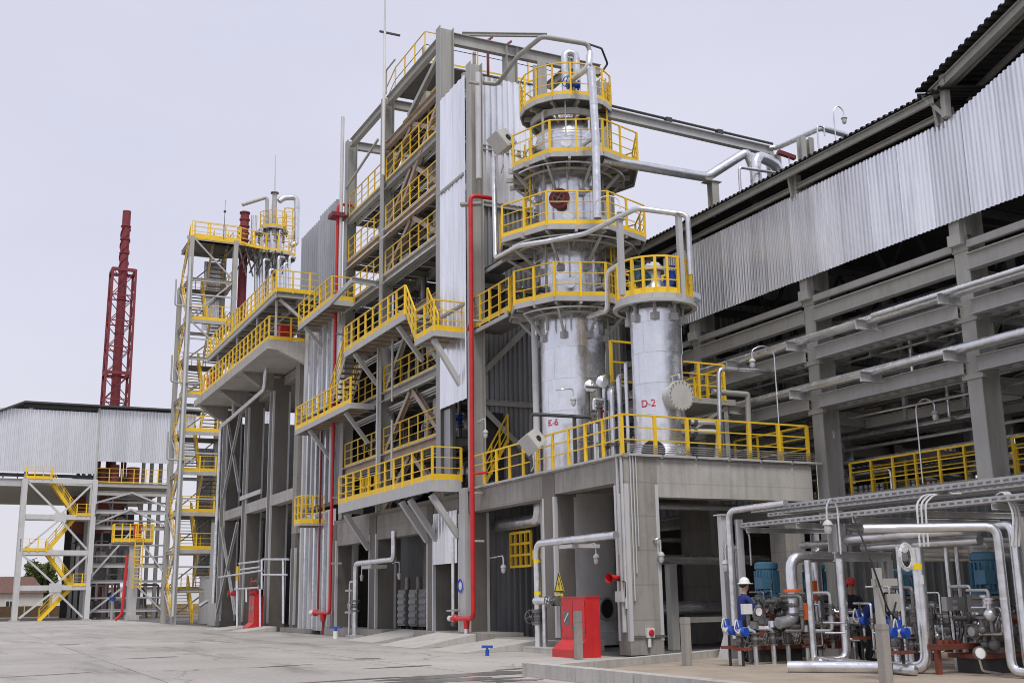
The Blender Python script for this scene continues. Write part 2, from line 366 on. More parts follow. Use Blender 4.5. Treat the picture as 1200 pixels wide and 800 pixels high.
def valve(parent, p, d, r, mt='iron', wheel=(0, -1, 0), wmt='iron', body='valve_body'):
    p, d, wv = V(p), V(d).normalized(), V(wheel).normalized()
    mb = MB().cone(p-d*r*1.9, p-d*r*1.5, r*1.6, None, 12).cone(p+d*r*1.5, p+d*r*1.9, r*1.6, None, 12).cone(p-d*r*1.5, p, r*.9, r*1.25, 12).cone(p, p+d*r*1.5, r*1.25, r*.9, 12)
    mb.cone(p, p+wv*r*2.6, r*.6, r*.45, 10).cone(p+wv*r*1.5, p+wv*r*1.75, r*.95, None, 10)
    v = mb.build(body, mt, parent, True)
    hw(parent, p+wv*r*3.4, wv, r*1.7, wmt); MB().cone(p+wv*r*2.4, p+wv*r*3.5, r*.16, None, 6).build('valve_stem', 'steel', parent)
    return v
def hw(parent, p, d, R, mt='iron'):
    p, d = V(p), V(d).normalized(); u = d.orthogonal().normalized(); q = d.cross(u)
    pts = [p+u*(R*math.cos(2*PI*i/14))+q*(R*math.sin(2*PI*i/14)) for i in range(15)]
    mb = MB().tube(pts, R*.1, 6, 0)
    for i in range(4):
        a = PI*i/2+.4; mb.bar(p, p+u*(R*math.cos(a))+q*(R*math.sin(a)), R*.12, R*.1, d)
    mb.cone(p-d*R*.12, p+d*R*.12, R*.2, None, 8)
    return mb.build('hand_wheel', mt, parent, True)
def lamp(base, label, h=1.6, out=(-.5, 0), drop=.25, mt='pipe', r=.022):
    """gooseneck lamp: post, arm and glass"""
    b = V(base); o = V((out[0], out[1], 0)); t = thing('gooseneck_lamp', label, 'lamp', b, 'gooseneck lamps')
    MB().tube([b, b+V((0, 0, h)), b+V((0, 0, h+.18))+o*.5, b+V((0, 0, h))+o, b+V((0, 0, h-drop))+o], r, 7, .18).build('stem', mt, t, True)
    q = b+V((0, 0, h-drop))+o
    MB().lathe(q, [(.03, .0), (.07, -.03), (.11, -.1), (.10, -.12)], 12).build('lamp_cap', 'box', t, True)
    MB().lathe(q, [(.08, -.12), (.085, -.2), (.06, -.28), (.001, -.31)], 12).build('lamp_glass', 'glass', t, True)
    return t
# ================================================================== SETTING
def struct(name, mb, mt, smooth=False):
    o = mb.build(name, mt, None, smooth); o['kind'] = 'structure'; return o
def ground_mat():
    m = bpy.data.materials.new('concrete_paving'); m.use_nodes = True
    t = m.node_tree; N = t.nodes.new; L = t.links.new; b = t.nodes['Principled BSDF']
    g = N('ShaderNodeNewGeometry')
    n1 = N('ShaderNodeTexNoise'); n1.inputs['Scale'].default_value = .12; n1.inputs['Detail'].default_value = 9; n1.inputs['Roughness'].default_value = .62; L(g.outputs['Position'], n1.inputs['Vector'])
    mp = N('ShaderNodeMapping'); mp.inputs['Scale'].default_value = (.55, .10, 1); mp.inputs['Rotation'].default_value = (0, 0, .15); L(g.outputs['Position'], mp.inputs[0])
    n2 = N('ShaderNodeTexNoise'); n2.inputs['Scale'].default_value = 1.0; n2.inputs['Detail'].default_value = 7; n2.inputs['Roughness'].default_value = .7; L(mp.outputs[0], n2.inputs['Vector'])
    n3 = N('ShaderNodeTexNoise'); n3.inputs['Scale'].default_value = 9; n3.inputs['Detail'].default_value = 5; L(g.outputs['Position'], n3.inputs['Vector'])
    r = N('ShaderNodeValToRGB'); e = r.color_ramp.elements; e[0].position = .3; e[0].color = (.315, .295, .265, 1); e[1].position = .7; e[1].color = (.475, .45, .415, 1); L(n1.outputs[0], r.inputs[0])
    oi = N('ShaderNodeObjectInfo'); mr = N('ShaderNodeMapRange'); mr.inputs['To Min'].default_value = .93; mr.inputs['To Max'].default_value = 1.06; L(oi.outputs['Random'], mr.inputs[0])
    m0 = N('ShaderNodeMix'); m0.data_type = 'RGBA'; m0.blend_type = 'MULTIPLY'; m0.inputs[0].default_value = 1; L(r.outputs[0], m0.inputs[6]); L(mr.outputs[0], m0.inputs[7])
    r2 = N('ShaderNodeValToRGB'); e = r2.color_ramp.elements; e[0].position = .53; e[0].color = (0, 0, 0, 1); e[1].position = .66; e[1].color = (1, 1, 1, 1); L(n2.outputs[0], r2.inputs[0])
    m1 = N('ShaderNodeMix'); m1.data_type = 'RGBA'; m1.inputs[7].default_value = (.18, .17, .155, 1); L(m0.outputs[2], m1.inputs[6])
    k = N('ShaderNodeMath'); k.operation = 'MULTIPLY'; k.inputs[1].default_value = .75; L(r2.outputs[0], k.inputs[0]); L(k.outputs[0], m1.inputs[0])
    vc = N('ShaderNodeTexVoronoi'); vc.feature = 'DISTANCE_TO_EDGE'; vc.inputs['Scale'].default_value = .16
    wv_ = N('ShaderNodeMix'); wv_.data_type = 'VECTOR'; wv_.inputs[0].default_value = .06; nw = N('ShaderNodeTexNoise'); nw.inputs['Scale'].default_value = .9; nw.inputs['Detail'].default_value = 6; L(g.outputs['Position'], nw.inputs['Vector'])
    ad = N('ShaderNodeVectorMath'); ad.operation = 'MULTIPLY_ADD'; ad.inputs[1].default_value = (1.6, 1.6, 0); L(nw.outputs['Color'], ad.inputs[0]); L(g.outputs['Position'], ad.inputs[2]); L(ad.outputs[0], vc.inputs['Vector'])
    ck = N('ShaderNodeMapRange'); ck.inputs['From Min'].default_value = .006; ck.inputs['From Max'].default_value = .0015; ck.inputs['To Max'].default_value = .6; L(vc.outputs['Distance'], ck.inputs[0])
    mc = N('ShaderNodeMix'); mc.data_type = 'RGBA'; mc.inputs[7].default_value = (.13, .12, .11, 1); L(ck.outputs[0], mc.inputs[0]); L(m1.outputs[2], mc.inputs[6]); m1 = mc
    ns2 = N('ShaderNodeTexNoise'); ns2.inputs['Scale'].default_value = .55; ns2.inputs['Detail'].default_value = 7; ns2.inputs['Roughness'].default_value = .75; L(g.outputs['Position'], ns2.inputs['Vector'])
    sk = N('ShaderNodeMapRange'); sk.inputs['From Min'].default_value = .62; sk.inputs['From Max'].default_value = .72; sk.inputs['To Max'].default_value = .5; L(ns2.outputs[0], sk.inputs[0])
    md_ = N('ShaderNodeMix'); md_.data_type = 'RGBA'; md_.inputs[7].default_value = (.20, .185, .165, 1); L(sk.outputs[0], md_.inputs[0]); L(m1.outputs[2], md_.inputs[6]); m1 = md_
    m2 = N('ShaderNodeMix'); m2.data_type = 'RGBA'; m2.blend_type = 'OVERLAY'; m2.inputs[0].default_value = .25; L(m1.outputs[2], m2.inputs[6]); L(n3.outputs[0], m2.inputs[7])
    L(m2.outputs[2], b.inputs['Base Color'])
    rr = N('ShaderNodeMapRange'); rr.inputs['To Min'].default_value = .85; rr.inputs['To Max'].default_value = .5; L(r2.outputs[0], rr.inputs[0]); L(rr.outputs[0], b.inputs['Roughness'])
    bp = N('ShaderNodeBump'); bp.inputs['Strength'].default_value = .25; bp.inputs['Distance'].default_value = .01; L(n3.outputs[0], bp.inputs['Height']); L(bp.outputs[0], b.inputs['Normal'])
    return m
M['paving'] = ground_mat()
M['soil'] = mat('bare_soil', (.20, .175, .135), .95, 0, .25, .05)
M['joint'] = mat('joint_filler', (.12, .11, .10), .9, 0, .2, 2)
M['pad'] = mat('stained_pad', (.36, .30, .235), .85, 0, .16, .9, (1, 1, 1), .25, 20, (.20, .155, .11), .6, .7)
M['wet'] = mat('wet_concrete', (.215, .205, .19), .24, 0, .22, 1.5, rvar=.14)
struct('ground', MB().add([(-1500, -300, -.03), (1500, -300, -.03), (1500, 3000, -.03), (-1500, 3000, -.03)], [(0, 1, 2, 3)]), 'soil')
yard = struct('concrete_yard', MB().box((-32, -20, -.029), (23, 132, -.014)), 'joint')
SL = {}
for j, y0 in enumerate(range(-2, 128, 6)):
    for i in range(8):
        x0 = -32+i*6.0; wx = 6.0
        if i == 7: wx = 5.6
        if wx not in SL: SL[wx] = MB().box((0, 0, -.03), (wx-.028, 5.972, 0)).mesh('paving_slab', 'paving')
        inst('paving_slab', SL[wx], yard, (x0, y0, random.uniform(-.003, .003)))
# puddles on the yard
def puddle(cx, cy, rx, ry, rot, seed):
    rnd = random.Random(seed); n = 40; ph = [rnd.uniform(0, 6.28) for _ in range(6)]; P = []
    for i in range(n):
        a = 2*PI*i/n; k = 1+.22*math.sin(2*a+ph[0])+.16*math.sin(3*a+ph[1])+.12*math.sin(5*a+ph[2])+.07*math.sin(9*a+ph[3])
        x, y = rx*k*math.cos(a), ry*k*math.sin(a); P.append((cx+x*math.cos(rot)-y*math.sin(rot), cy+x*math.sin(rot)+y*math.cos(rot), .006))
    struct('puddle', MB().add(P, [tuple(range(n))]), 'wet')
p = at(560, 790, z=0); puddle(p.x, p.y, 1.8, .62, .1, 3)
p = at(520, 797, z=0); puddle(p.x, p.y, 1.6, .4, .1, 5)
p = at(600, 797, z=0); puddle(p.x, p.y, .55, .3, .2, 9)
for k, (px_, py_, a_, b_) in enumerate(((470, 781, .9, .12), (400, 797, 1.3, .16), (610, 783, .8, .14), (330, 780, .8, .1), (180, 770, 1.0, .12), (60, 790, .9, .1))): p = at(px_, py_, z=0); puddle(p.x, p.y, a_, b_, .1+.05*k, 20+k)
# bund kerb and pump pad
pad_poly = [(10.55, 20.7), (17.2, 23.9), (22.6, 24.6), (22.6, 2), (10.55, 2)]
struct('pump_pad', MB().prism(pad_poly, -.005, .03), 'pad')
kb = struct('bund_kerb', MB().box((10.35, 20.75, -.02), (10.62, 20.95, .25)), 'concl')
seg = [(10.45, 20.8-2.0*k) for k in range(10)]
for (a, b) in zip(seg[:-1], seg[1:]):
    MB().box((10.36, b[1]+.012, -.02), (10.66, a[1]-.012, .26+random.uniform(-.006, .006))).build('kerb_stone', 'concl', kb)
fk = [(10.5, 20.75), (12.2, 21.5), (13.9, 22.25), (15.6, 23.05), (17.3, 23.9)]
for a, b in zip(fk[:-1], fk[1:]):
    MB().bar((a[0]+.02, a[1]+.01, .09), (b[0]-.02, b[1]-.01, .09), .25, .22).build('kerb_stone', 'concl', kb)
# facade plinth and ramps
pl = struct('facade_plinth', MB().box((15.75, 53, -.02), (15.76, 53.1, .2)), 'conc')
for y0, y1, h in ((28.9, 31.2, .30), (31.25, 34.0, .30), (34.05, 37.6, .42), (37.65, 40.6, .40), (44.2, 47.6, .36), (47.65, 52.4, .34), (55.4, 60.0, .22)):
    MB().box((15.62, y0, -.02), (16.9, y1, h)).build('plinth_block', 'conc', pl)
def ramp(y0, y1, x0=13.9, h=.36, x1=15.7):
    m = MB(); m.add([(x0, y0, .005), (x1, y0, .005), (x1, y0, h), (x0, y1, .005), (x1, y1, .005), (x1, y1, h)], [(0, 1, 2), (3, 5, 4), (0, 2, 5, 3), (1, 4, 5, 2), (0, 3, 4, 1)])
    struct('ramp', m, 'concl')
ramp(40.7, 44.1, 14.0, .38, 16.4); ramp(35.0, 38.4, 13.4, .40); ramp(30.6, 33.4, 13.2, .30); ramp(61, 64, 13.8, .25); ramp(66, 70, 13.6, .2)
for px, py in ((520, 750), (430, 772), (78, 755)):
    q = at(px, py, z=0); t = thing('manhole_cover', {520: 'round iron manhole cover in the yard before the dark tower bays', 430: 'round iron manhole cover in the middle of the yard', 78: 'round iron manhole cover at the left of the yard'}[px], 'manhole cover', q, 'manhole covers in the yard')
    MB().lathe(q, [(.46, .0), (.46, .014), (.37, .016), (.37, .01)], 24).build('frame', 'concl', t); MB().lathe(q, [(.36, .0), (.36, .013), (.001, .013)], 24).build('lid', 'iron', t)
# ================================================================== D-2 CONCRETE PLATFORM
FX = 16.0
plat = thing('concrete_platform', 'grey concrete frame platform carrying the two silver vessels, with yellow railing on its edge', 'platform', (FX, 26.05, 0))
def ccol(parent, y0, y1, xd, z0=0, z1=5.2, strips=True, x0=FX, mt='conc'):
    MB().box((x0, y0, z0), (x0+xd, y1, z1)).build('column', mt, parent)
    if strips:
        mb = MB()
        mb.box((x0-.012, y0-.012, z0+.35), (x0+.10, y0+.10, z1-.75)).box((x0-.012, y1-.09, z0+.35), (x0+.10, y1+.012, z1-.75)).box((x0+xd-.09, y0-.012, z0+.35), (x0+xd+.012, y0+.09, z1-.75))
        mb.build('corner_angle', 'board', parent)
ccol(plat, 26.0, 26.56, 1.03, .02, 5.2)
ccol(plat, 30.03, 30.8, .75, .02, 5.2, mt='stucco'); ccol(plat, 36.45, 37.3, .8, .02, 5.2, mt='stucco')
for x, y in ((21.6, 26.4), (21.6, 31), (19.4, 31), (21.6, 36.2), (19.2, 36.9)): MB().box((x, y, 0), (x+.7, y+.7, 5.0)).build('column', 'conc', plat)
MB().box((17.032, 26.012, 4.12), (22.4, 26.5, 5.16)).build('front_beam', 'concl', plat)
MB().box((16.02, 26.562, 4.52), (16.5, 30.028, 5.16)).build('side_beam', 'conc', plat)
MB().box((16.02, 30.802, 4.45), (16.5, 36.448, 5.16)).build('side_beam', 'conc', plat)
for y in (28, 30.3, 32.6, 34.6): MB().box((16.5, y, 4.6), (22.4, y+.3, 5.1)).build('floor_beam', 'conc', plat)
MB().box((15.96, 25.96, 5.163), (22.45, 37.2, 5.27)).build('floor_slab', 'conc', plat)
mb = MB()
y = 26.0
while y < 36: mb.box((15.9, y, 5.20), (15.958, y+1.05, 5.262)); y += 1.12
x = 16.1
while x < 22: mb.box((x, 25.9, 5.20), (x+1.05, 25.958, 5.262)); x += 1.12
mb.build('edge_angle', 'steell', plat)
mb = MB()
for k in range(4): mb.tube([(16.1, 25.93, 5.32+.06*k), (22.5, 25.93, 5.32+.06*k), (22.6, 26.0, 5.25), (22.6, 26.0, 3.5)], .014, 6, .1)
mb.build('cable_run', 'pipe', plat, True)
rail(plat, [(15.98, 36.0, 5.28), (15.98, 26.03, 5.28)], 1.05, .95, toe=0, pw=.075); rail(plat, [(15.98, 26.03, 5.28), (22.35, 26.03, 5.28)], 1.05, 1.15, toe=0, pw=.085)
rail(plat, [(22.35, 26.03, 5.28), (22.35, 29.5, 5.28)], 1.05, 1.2, toe=0)
# conduits down the corner column
mb = MB()
for k, (yy, z0, z1) in enumerate(((26.2, .6, 4.2), (26.3, 2.6, 5.2), (26.08, 1.2, 5.2))): mb.bar((15.955, yy, z0), (15.955, yy, z1), .05+.06*(k == 0), .05)
for k in range(3): mb.tube([(16.16+.09*k, 25.955, 5.24), (16.16+.09*k, 25.955, 1.4+.7*k)], .018, 6)
mb.build('cable_conduit', 'board', plat)
# dark clutter under the platform: pipe runs and cross ducts (each a pipe)
for i, (p0, p1, r, lb) in enumerate((((17.4, 27.4, 4.0), (22.3, 27.4, 4.0), .10, 'grey pipe slung right under the platform front beam'), ((17.3, 28.3, 2.55), (22.4, 28.3, 2.55), .13, 'bright silver pipe crossing behind the platform corner column at head height'),
                          ((18.9, 29.2, 1.15), (22.4, 29.2, 1.15), .2, 'thick grey pipe lying low in the dark bay under the platform'), ((17.8, 31.8, 3.3), (22.4, 31.8, 3.3), .09, 'thin dark pipe high at the back of the bay under the platform'))):
    pipe('bay_pipe', [p0, p1], r, lb, 'pipes under the concrete platform', clips=[(p0, (p0[0], p0[1], p0[2]+.35))])
t = thing('pipe_support', 'grey steel goalpost support in the dark bay right of the platform corner column', 'support', (19.2, 28.0, 0))
MB().box((18.6, 27.95, 0), (18.85, 28.2, 2.4)).build('leg', 'steel', t); MB().box((21.0, 27.95, 0), (21.2, 28.2, 2.4)).build('leg', 'steel', t); MB().box((18.4, 27.98, 2.402), (21.6, 28.17, 2.42)).build('crossbar', 'steel', t)
MB().box((18.85, 27.98, .75), (21.0, 28.16, .9)).build('stretcher', 'steel', t)
# ================================================================== STEEL PROCESS TOWER
tw = thing('steel_process_tower', 'tall grey open steel process tower with stacked yellow railed decks beside the red riser pipe', 'steel tower', (FX, 37.0, 0))
XB = 22.0
def hcol(parent, x, y, z0, z1, w=.5, d=.45, mt='steel'):
    mb = MB(); t = .03                                    # flanges face -x/+x
    mb.box((x, y, z0), (x+t, y+d, z1)).box((x+w-t, y, z0), (x+w, y+d, z1)).box((x+t, y+d/2-.015, z0), (x+w-t, y+d/2+.015, z1))
    return mb.build('column', mt, parent)
ztop0 = 21.3; YS0, YS1, YS2, YS3 = 35.95, 38.95, 45.65, 51.0
hcol(tw, FX, YS1, 5.2, 24.25, .62); hcol(tw, FX, YS2, 5.2, 24.0); hcol(tw, FX, YS3, 5.2, 23.95)
hcol(tw, FX, YS0, 5.28, ztop0, .5, .45)
MB().box((15.86, 36.38, .3), (15.99, 36.9, 5.3)).build('column_casing', 'steell', tw)
for y in (YS1, YS2, YS3): hcol(tw, XB, y, 0, 24.1); hcol(tw, 19.0, y, 5.2, 24.0)
hcol(tw, XB, YS0+.6, 5.2, 22.0)
# concrete base of the tower
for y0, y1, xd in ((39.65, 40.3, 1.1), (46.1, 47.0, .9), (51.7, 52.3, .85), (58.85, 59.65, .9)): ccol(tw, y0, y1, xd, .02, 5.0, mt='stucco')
for y0, y1 in ((37.302, 39.648), (40.302, 46.098), (47.002, 51.698)): MB().box((16.03, y0, 4.0), (16.5, y1, 5.0)).build('base_beam', 'conc', tw)
MB().box((16.2, 52.302, 4.0), (16.6, 58.848, 5.0)).build('base_beam', 'conc', tw)
for x in (18.5, 21.5):
    for y in (40, 46.2, 52): MB().box((x, y, 0), (x+.8, y+.8, 5.0)).build('column', 'conc', tw)
MB().box((16.1, 37.3, 5.003), (22.6, 59.5, 5.2)).build('base_slab', 'conc', tw)
# floors and beams at each level
LV = (7.55, 10.2, 13.2, 15.45, 17.55, 19.85, 21.75)
for i, z in enumerate(LV):
    for (ya, yb) in ((YS1+.45, YS2), (YS2+.45, YS3)):
        if yb == YS3 and z > 20.5: continue
        mb = MB().ib((FX+.15, ya, z-.2), (FX+.15, yb, z-.2), .34, .22); mb.build('edge_beam', 'steel' if i % 2 else 'steelb', tw)
        for x in (17.6, 19.2, 21): MB().ib((x, ya, z-.22), (x, yb, z-.22), .3, .2).build('floor_beam', 'steel', tw)
        n = 4
        for k in range(n+1):
            yy = ya+(yb-ya)*k/n
            MB().ib((FX+.3, yy, z-.22), (XB, yy, z-.22), .26, .18).build('cross_beam', 'steel', tw)
        if z < 21: MB().box((FX+.28, ya+.05, z-.05), (21.0 if i < 5 else 18.6, yb-.05, z-.01)).build('deck', 'grating', tw)
        if i not in (2,):
            xr = FX+(.9 if i == 6 else .1)
            a, b = (xr, yb-.1, z+.0), (xr, ya+(.1 if i < 6 else 1.6), z+.0)
            rail(tw, [a, b], 1.1, .98, toe=.12, mids=2, pw=.05, r=.02)
            if i in (0, 1, 3, 4):
                for dz, rr in ((-.05, .03), (-.42, .045)): MB().tube([(FX-.06, yb, z+dz), (FX-.06, ya, z+dz)], rr, 6).build('edge_conduit', 'pipe', tw, True)
# deck under the roof level
MB().box((FX+.3, YS1+.5, 21.55), (20.5, YS2-.05, 21.62)).build('deck', 'grating', tw)
for k in range(6): MB().ib((FX+.3, YS1+1+k, 21.42), (XB, YS1+1+k, 21.42), .24, .16).build('cross_beam', 'steelb', tw)
# roof frame
zt = 23.75
MB().ib((FX+.2, YS1+.46, zt), (FX+.2, YS2-.01, zt), .42, .24).build('roof_beam', 'steel', tw); MB().ib((FX+.2, YS2+.46, zt), (FX+.2, YS3-.01, zt), .42, .24).build('roof_beam', 'steel', tw)
MB().ib((FX+.64, YS1+.2, zt+.1), (23.6, YS1+.2, zt+.1), .5, .24).build('roof_beam', 'steel', tw)
for y in (YS2, YS3): MB().ib((FX+.52, y+.2, zt), (XB-.01, y+.2, zt), .42, .24).build('roof_beam', 'steel', tw)
MB().ib((XB+.2, YS1+.46, zt), (XB+.2, YS2-.01, zt), .42, .24).build('roof_beam', 'steel', tw); MB().ib((XB+.2, YS2+.46, zt), (XB+.2, YS3-.01, zt), .42, .24).build('roof_beam', 'steel', tw)
MB().ib((FX+.64, YS1+.2, 21.5), (XB-.01, YS1+.2, 21.5), .36, .22).build('roof_beam', 'steel', tw)
# chevron braces in the facade bays
def chev(ya, yb, z0, z1, mt='steelb', x=FX+.25):
    ym = (ya+yb)/2
    for y in (ya, yb): MB().ib((x, y, z0), (x, ym+(-.15 if y < ym else .15), z1), .2, .2, .03, (1, 0, 0)).build('brace', mt, tw)
    MB().box((x-.02, ym-.5, z1-.28), (x+.02, ym+.5, z1+.02)).build('gusset_plate', mt, tw)
zz = (5.2,)+LV
for i in range(len(zz)-1):
    if i in (0, 1, 2, 4, 5, 6): chev(YS1+.5, YS2-.05, zz[i]+.1, zz[i+1]-.4, 'steelb' if i != 2 else 'steel')
MB().ib((FX+.25, YS1+.5, 23.3), (FX+.25, YS2-2.6, 22.0), .2, .2, .03, (1, 0, 0)).build('brace', 'steel', tw)
MB().bar((FX+.2, YS1+.45, 21.2), (FX+.2, YS2-2.2, 18.2), .2, .2).build('brace', 'steelb', tw)
# handrail bar along the left bay at roof height and hand rails of the roof
mb = MB().bar((FX-.1, YS3-.2, 21.3), (FX-.1, YS2+.5, 22.05), .09, .09).bar((FX-.1, YS3-.2, 21.3), (FX-.1, YS3-.2, 19.9), .09, .09); mb.build('hand_bar', 'steel', tw)
rail(tw, [(16.42, YS2+1.2, 23.4), (16.42, YS2-.3, 24.0), (16.42, YS1+2.7, 24.02), (22.6, YS1+2.7, 24.02)], 1.35, 1.2, toe=.08, mids=3, r=.018, pw=.05)
MB().prism([(16.44, YS1+2.72), (22.6, YS1+2.72), (22.6, YS2-.3), (16.44, YS2-.3)], 23.9, 23.96).build('deck', 'grating', tw)
for k in range(3): MB().bar((16.6+1.2*k, YS1+3.3, 24.0), (16.6+1.2*k, YS1+3.3, 24.9+.15*k), .12, .12).build('stub_post', ('steel', 'maroon', 'steelb')[k], tw)
for k in range(2): MB().tube([(18.6+.9*k, YS1+1.0, 22.2), (18.6+.9*k, YS1+1.0, 24.6), (18.9+.9*k, YS1+1.2, 24.9)], .06, 6).build('vent_stub', 'maroon', tw, True)
MB().tube([(16.3, YS2+.6, 24.4), (16.3, YS2+.6, 25.6), (16.3, YS2-.6, 25.6)], .04, 6).build('hoop', 'steel', tw, True)
# small roof beams sticking out
MB().ib((17.2, YS1+.5, 24.35), (20.6, YS1-.6, 24.5), .16, .12).build('crane_beam', 'steel', tw)
# front end wall (y = 36.6) and facade panels
WY = 36.75
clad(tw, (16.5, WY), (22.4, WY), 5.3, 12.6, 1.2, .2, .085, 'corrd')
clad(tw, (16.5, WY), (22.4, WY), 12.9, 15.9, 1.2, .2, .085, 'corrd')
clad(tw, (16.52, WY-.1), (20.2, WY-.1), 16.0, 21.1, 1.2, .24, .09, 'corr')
for z in (8.4, 12.75, 15.95, 18.2): MB().ib((16.5, WY-.14, z), (22.4, WY-.14, z), .2, .12).build('wall_girt', 'steel', tw)
for a, b in (((16.6, WY-.16, 8.2), (19.5, WY-.16, 5.6)), ((16.6, WY-.16, 9.4), (19.4, WY-.16, 12.2))): MB().ib(a, b, .2, .2, .03, (0, 1, 0)).build('wall_brace', 'steel', tw)
MB().box((16.5, WY-.18, 8.5), (16.9, WY-.12, 9.4)).build('gusset_plate', 'steel', tw)
MB().box((16.02, WY-.1, 20.9), (21, WY+.1, 21.15)).build('wall_cap', 'steel', tw)
clad(tw, (FX-.03, YS1-.03), (FX-.03, YS0+.48), 8.45, 20.9, 1.27, .42, .03, 'corr')
clad(tw, (FX-.03, 39.6), (FX-.03, 37.35), 2.75, 4.6, 1.2, .3, .03, 'corr')
for z in (11.9, 16.9): MB().box((FX-.12, YS0+.5, z), (FX-.075, YS1, z+.1)).build('wall_girt', 'steel', tw)
MB().box((FX-.01, YS1-.8, 11.3), (FX-.005, YS1-.3, 13.2)).build('opening_shade', 'dark', tw)  # flat dark panels here and below stand for shade inside openings
a, b = at(562, 378, y=WY-.13), at(592, 322, y=WY-.13); MB().box((a.x, WY-.128, a.z), (b.x, WY-.115, b.z)).build('opening_shade', 'black', tw)
a, b = at(563, 562, y=WY-.13), at(590, 484, y=WY-.13); MB().box((a.x, WY-.128, a.z), (b.x, WY-.115, b.z)).build('opening_shade', 'black', tw)
rail(tw, [(a.x+.05, WY-.25, 5.3), (b.x+.1, WY-.25, 7.0)], 1.0, .6, toe=.12)
MB().box((FX+.1, YS1-.7, 5.3), (FX+.2, YS1-.1, 8.4)).build('wall_panel', 'corrd', tw)
# facade panels in the next bay (y 52 - 58.5)
XP = 16.15
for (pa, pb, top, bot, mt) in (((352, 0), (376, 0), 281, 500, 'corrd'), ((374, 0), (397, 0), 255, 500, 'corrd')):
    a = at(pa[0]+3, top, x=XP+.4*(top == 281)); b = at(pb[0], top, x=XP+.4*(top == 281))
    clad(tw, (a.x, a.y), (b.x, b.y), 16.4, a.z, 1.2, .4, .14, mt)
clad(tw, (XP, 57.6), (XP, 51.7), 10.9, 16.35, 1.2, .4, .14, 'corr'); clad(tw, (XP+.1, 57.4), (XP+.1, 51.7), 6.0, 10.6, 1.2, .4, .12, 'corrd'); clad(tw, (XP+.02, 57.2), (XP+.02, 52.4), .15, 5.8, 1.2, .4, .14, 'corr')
for k in range(7):
    y = 57.2-.8*k
    for z0, z1 in ((11.0, 16.3), (6.1, 10.5), (.2, 5.7)): MB().box((XP-.30, y, z0), (XP-.16, y+.26, z1)).build('cover_strip', 'galv' if k % 2 else 'board', tw)
for k in range(6):
    y = 57.6-.95*k; a = at(360+6*k, 300, x=XP)
    MB().box((XP-.26, y, 16.5), (XP-.14, y+.25, 22.0 if y < 55 else 19.5)).build('cover_strip', 'galv', tw) if False else None
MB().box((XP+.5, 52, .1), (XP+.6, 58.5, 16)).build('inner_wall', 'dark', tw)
# inner walls added dark, their colour carrying the shade of the lower storeys
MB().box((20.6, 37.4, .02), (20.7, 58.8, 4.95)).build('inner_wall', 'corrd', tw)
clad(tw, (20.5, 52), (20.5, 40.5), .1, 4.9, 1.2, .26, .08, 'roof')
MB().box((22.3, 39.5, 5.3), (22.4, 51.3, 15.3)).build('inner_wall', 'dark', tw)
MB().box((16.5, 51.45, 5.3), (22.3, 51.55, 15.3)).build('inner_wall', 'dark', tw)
# ---- balconies, plane x = 14.8
BX = 14.85
def balc(parent, y0, y1, z, h=1.1, fh=.28, x0=BX, x1=FX-.02, ends=(1, 0), sp=.95, toe=.2, fmt='steell', under=True, top=True):
    MB().box((x0+.06, y0+.06, z-.06), (x1, y1-.06, z-.01)).build('deck', 'grating', parent)
    mb = MB().box((x0, y0, z-fh), (x0+.055, y1, z)).box((x0+.056, y0, z-fh), (x1, y0+.055, z)).box((x0+.056, y1-.055, z-fh), (x1, y1, z)); mb.build('fascia_channel', fmt, parent)
    if under:
        n = max(2, round((y1-y0)/.75)); jm = MB().box((x0+.06, -.05, -.2), (x1, .05, -.062)).mesh('joist', 'steelb', V((x0, 0, 0)))
        for k in range(1, n): inst('joist', jm, parent, (x0, y0+(y1-y0)*k/n, z))
    P = []
    if ends[1]: P.append((x1, y1-.03, z))
    P += [(x0+.03, y1-.03, z), (x0+.03, y0+.03, z)]
    if ends[0]: P.append((x1, y0+.03, z))
    rail(parent, P, h, sp, toe=toe, pw=.075)
def knee(parent, y, z, x0=BX, drop=1.3, w=.16, mt='steell', reach=.1):
    MB().bar((x0+reach, y, z-.3), (FX, y, z-drop), w, w).build('knee_brace', mt, parent)
L1 = at(506, 574, x=BX); L1b = at(396, 604, x=BX)
balc(tw, L1.y, L1b.y, 5.62, 1.15, .42, ends=(1, 1))
for y in (L1.y+.3, L1.y+2.4, L1.y+3.3, L1b.y-.8): knee(tw, y, 5.4, drop=1.75, w=.2)
mb = MB()
for k in range(5):
    y = L1b.y-1.2-.55*k
    mb.box((15.5, y, 5.7), (15.55, y+.05, 6.6))
mb.box((15.5, L1b.y-3.6, 6.15), (15.54, L1b.y-1, 6.2)); mb.build('inner_rail', 'yellow', tw)
# main stair balcony
A4 = at(474, 367, x=BX); B4 = at(403, 412, x=BX); ZB = 13.1
zb4 = (A4.z+B4.z)/2
balc(tw, A4.y, B4.y, zb4, 1.12, .26, ends=(0, 0))
for y in (A4.y+1.0, B4.y-1.2): knee(tw, y, zb4, drop=1.6)
R4a = at(497, 393, x=BX); R4b = at(508, 386, x=BX); zr4 = R4b.z
R4 = at(508, 388, x=BX)
y0r = R4.y; balc(tw, y0r, y0r+1.9, zr4, 1.12, .22, ends=(1, 0), sp=.8)
rail(tw, [(BX+.05, A4.y, zb4), (BX+.05, y0r+1.9, zr4)], 1.1, .6, toe=.15); rail(tw, [(BX+.95, A4.y, zb4), (BX+.95, y0r+1.9, zr4)], 1.1, .6, toe=.15)
stair(tw, (BX+.1, y0r+1.9, zr4), (BX+.1, A4.y, zb4), (.85, 0, 0), 6, rails=(), mt='steel')
knee(tw, y0r+.25, zr4, drop=1.9, w=.18)
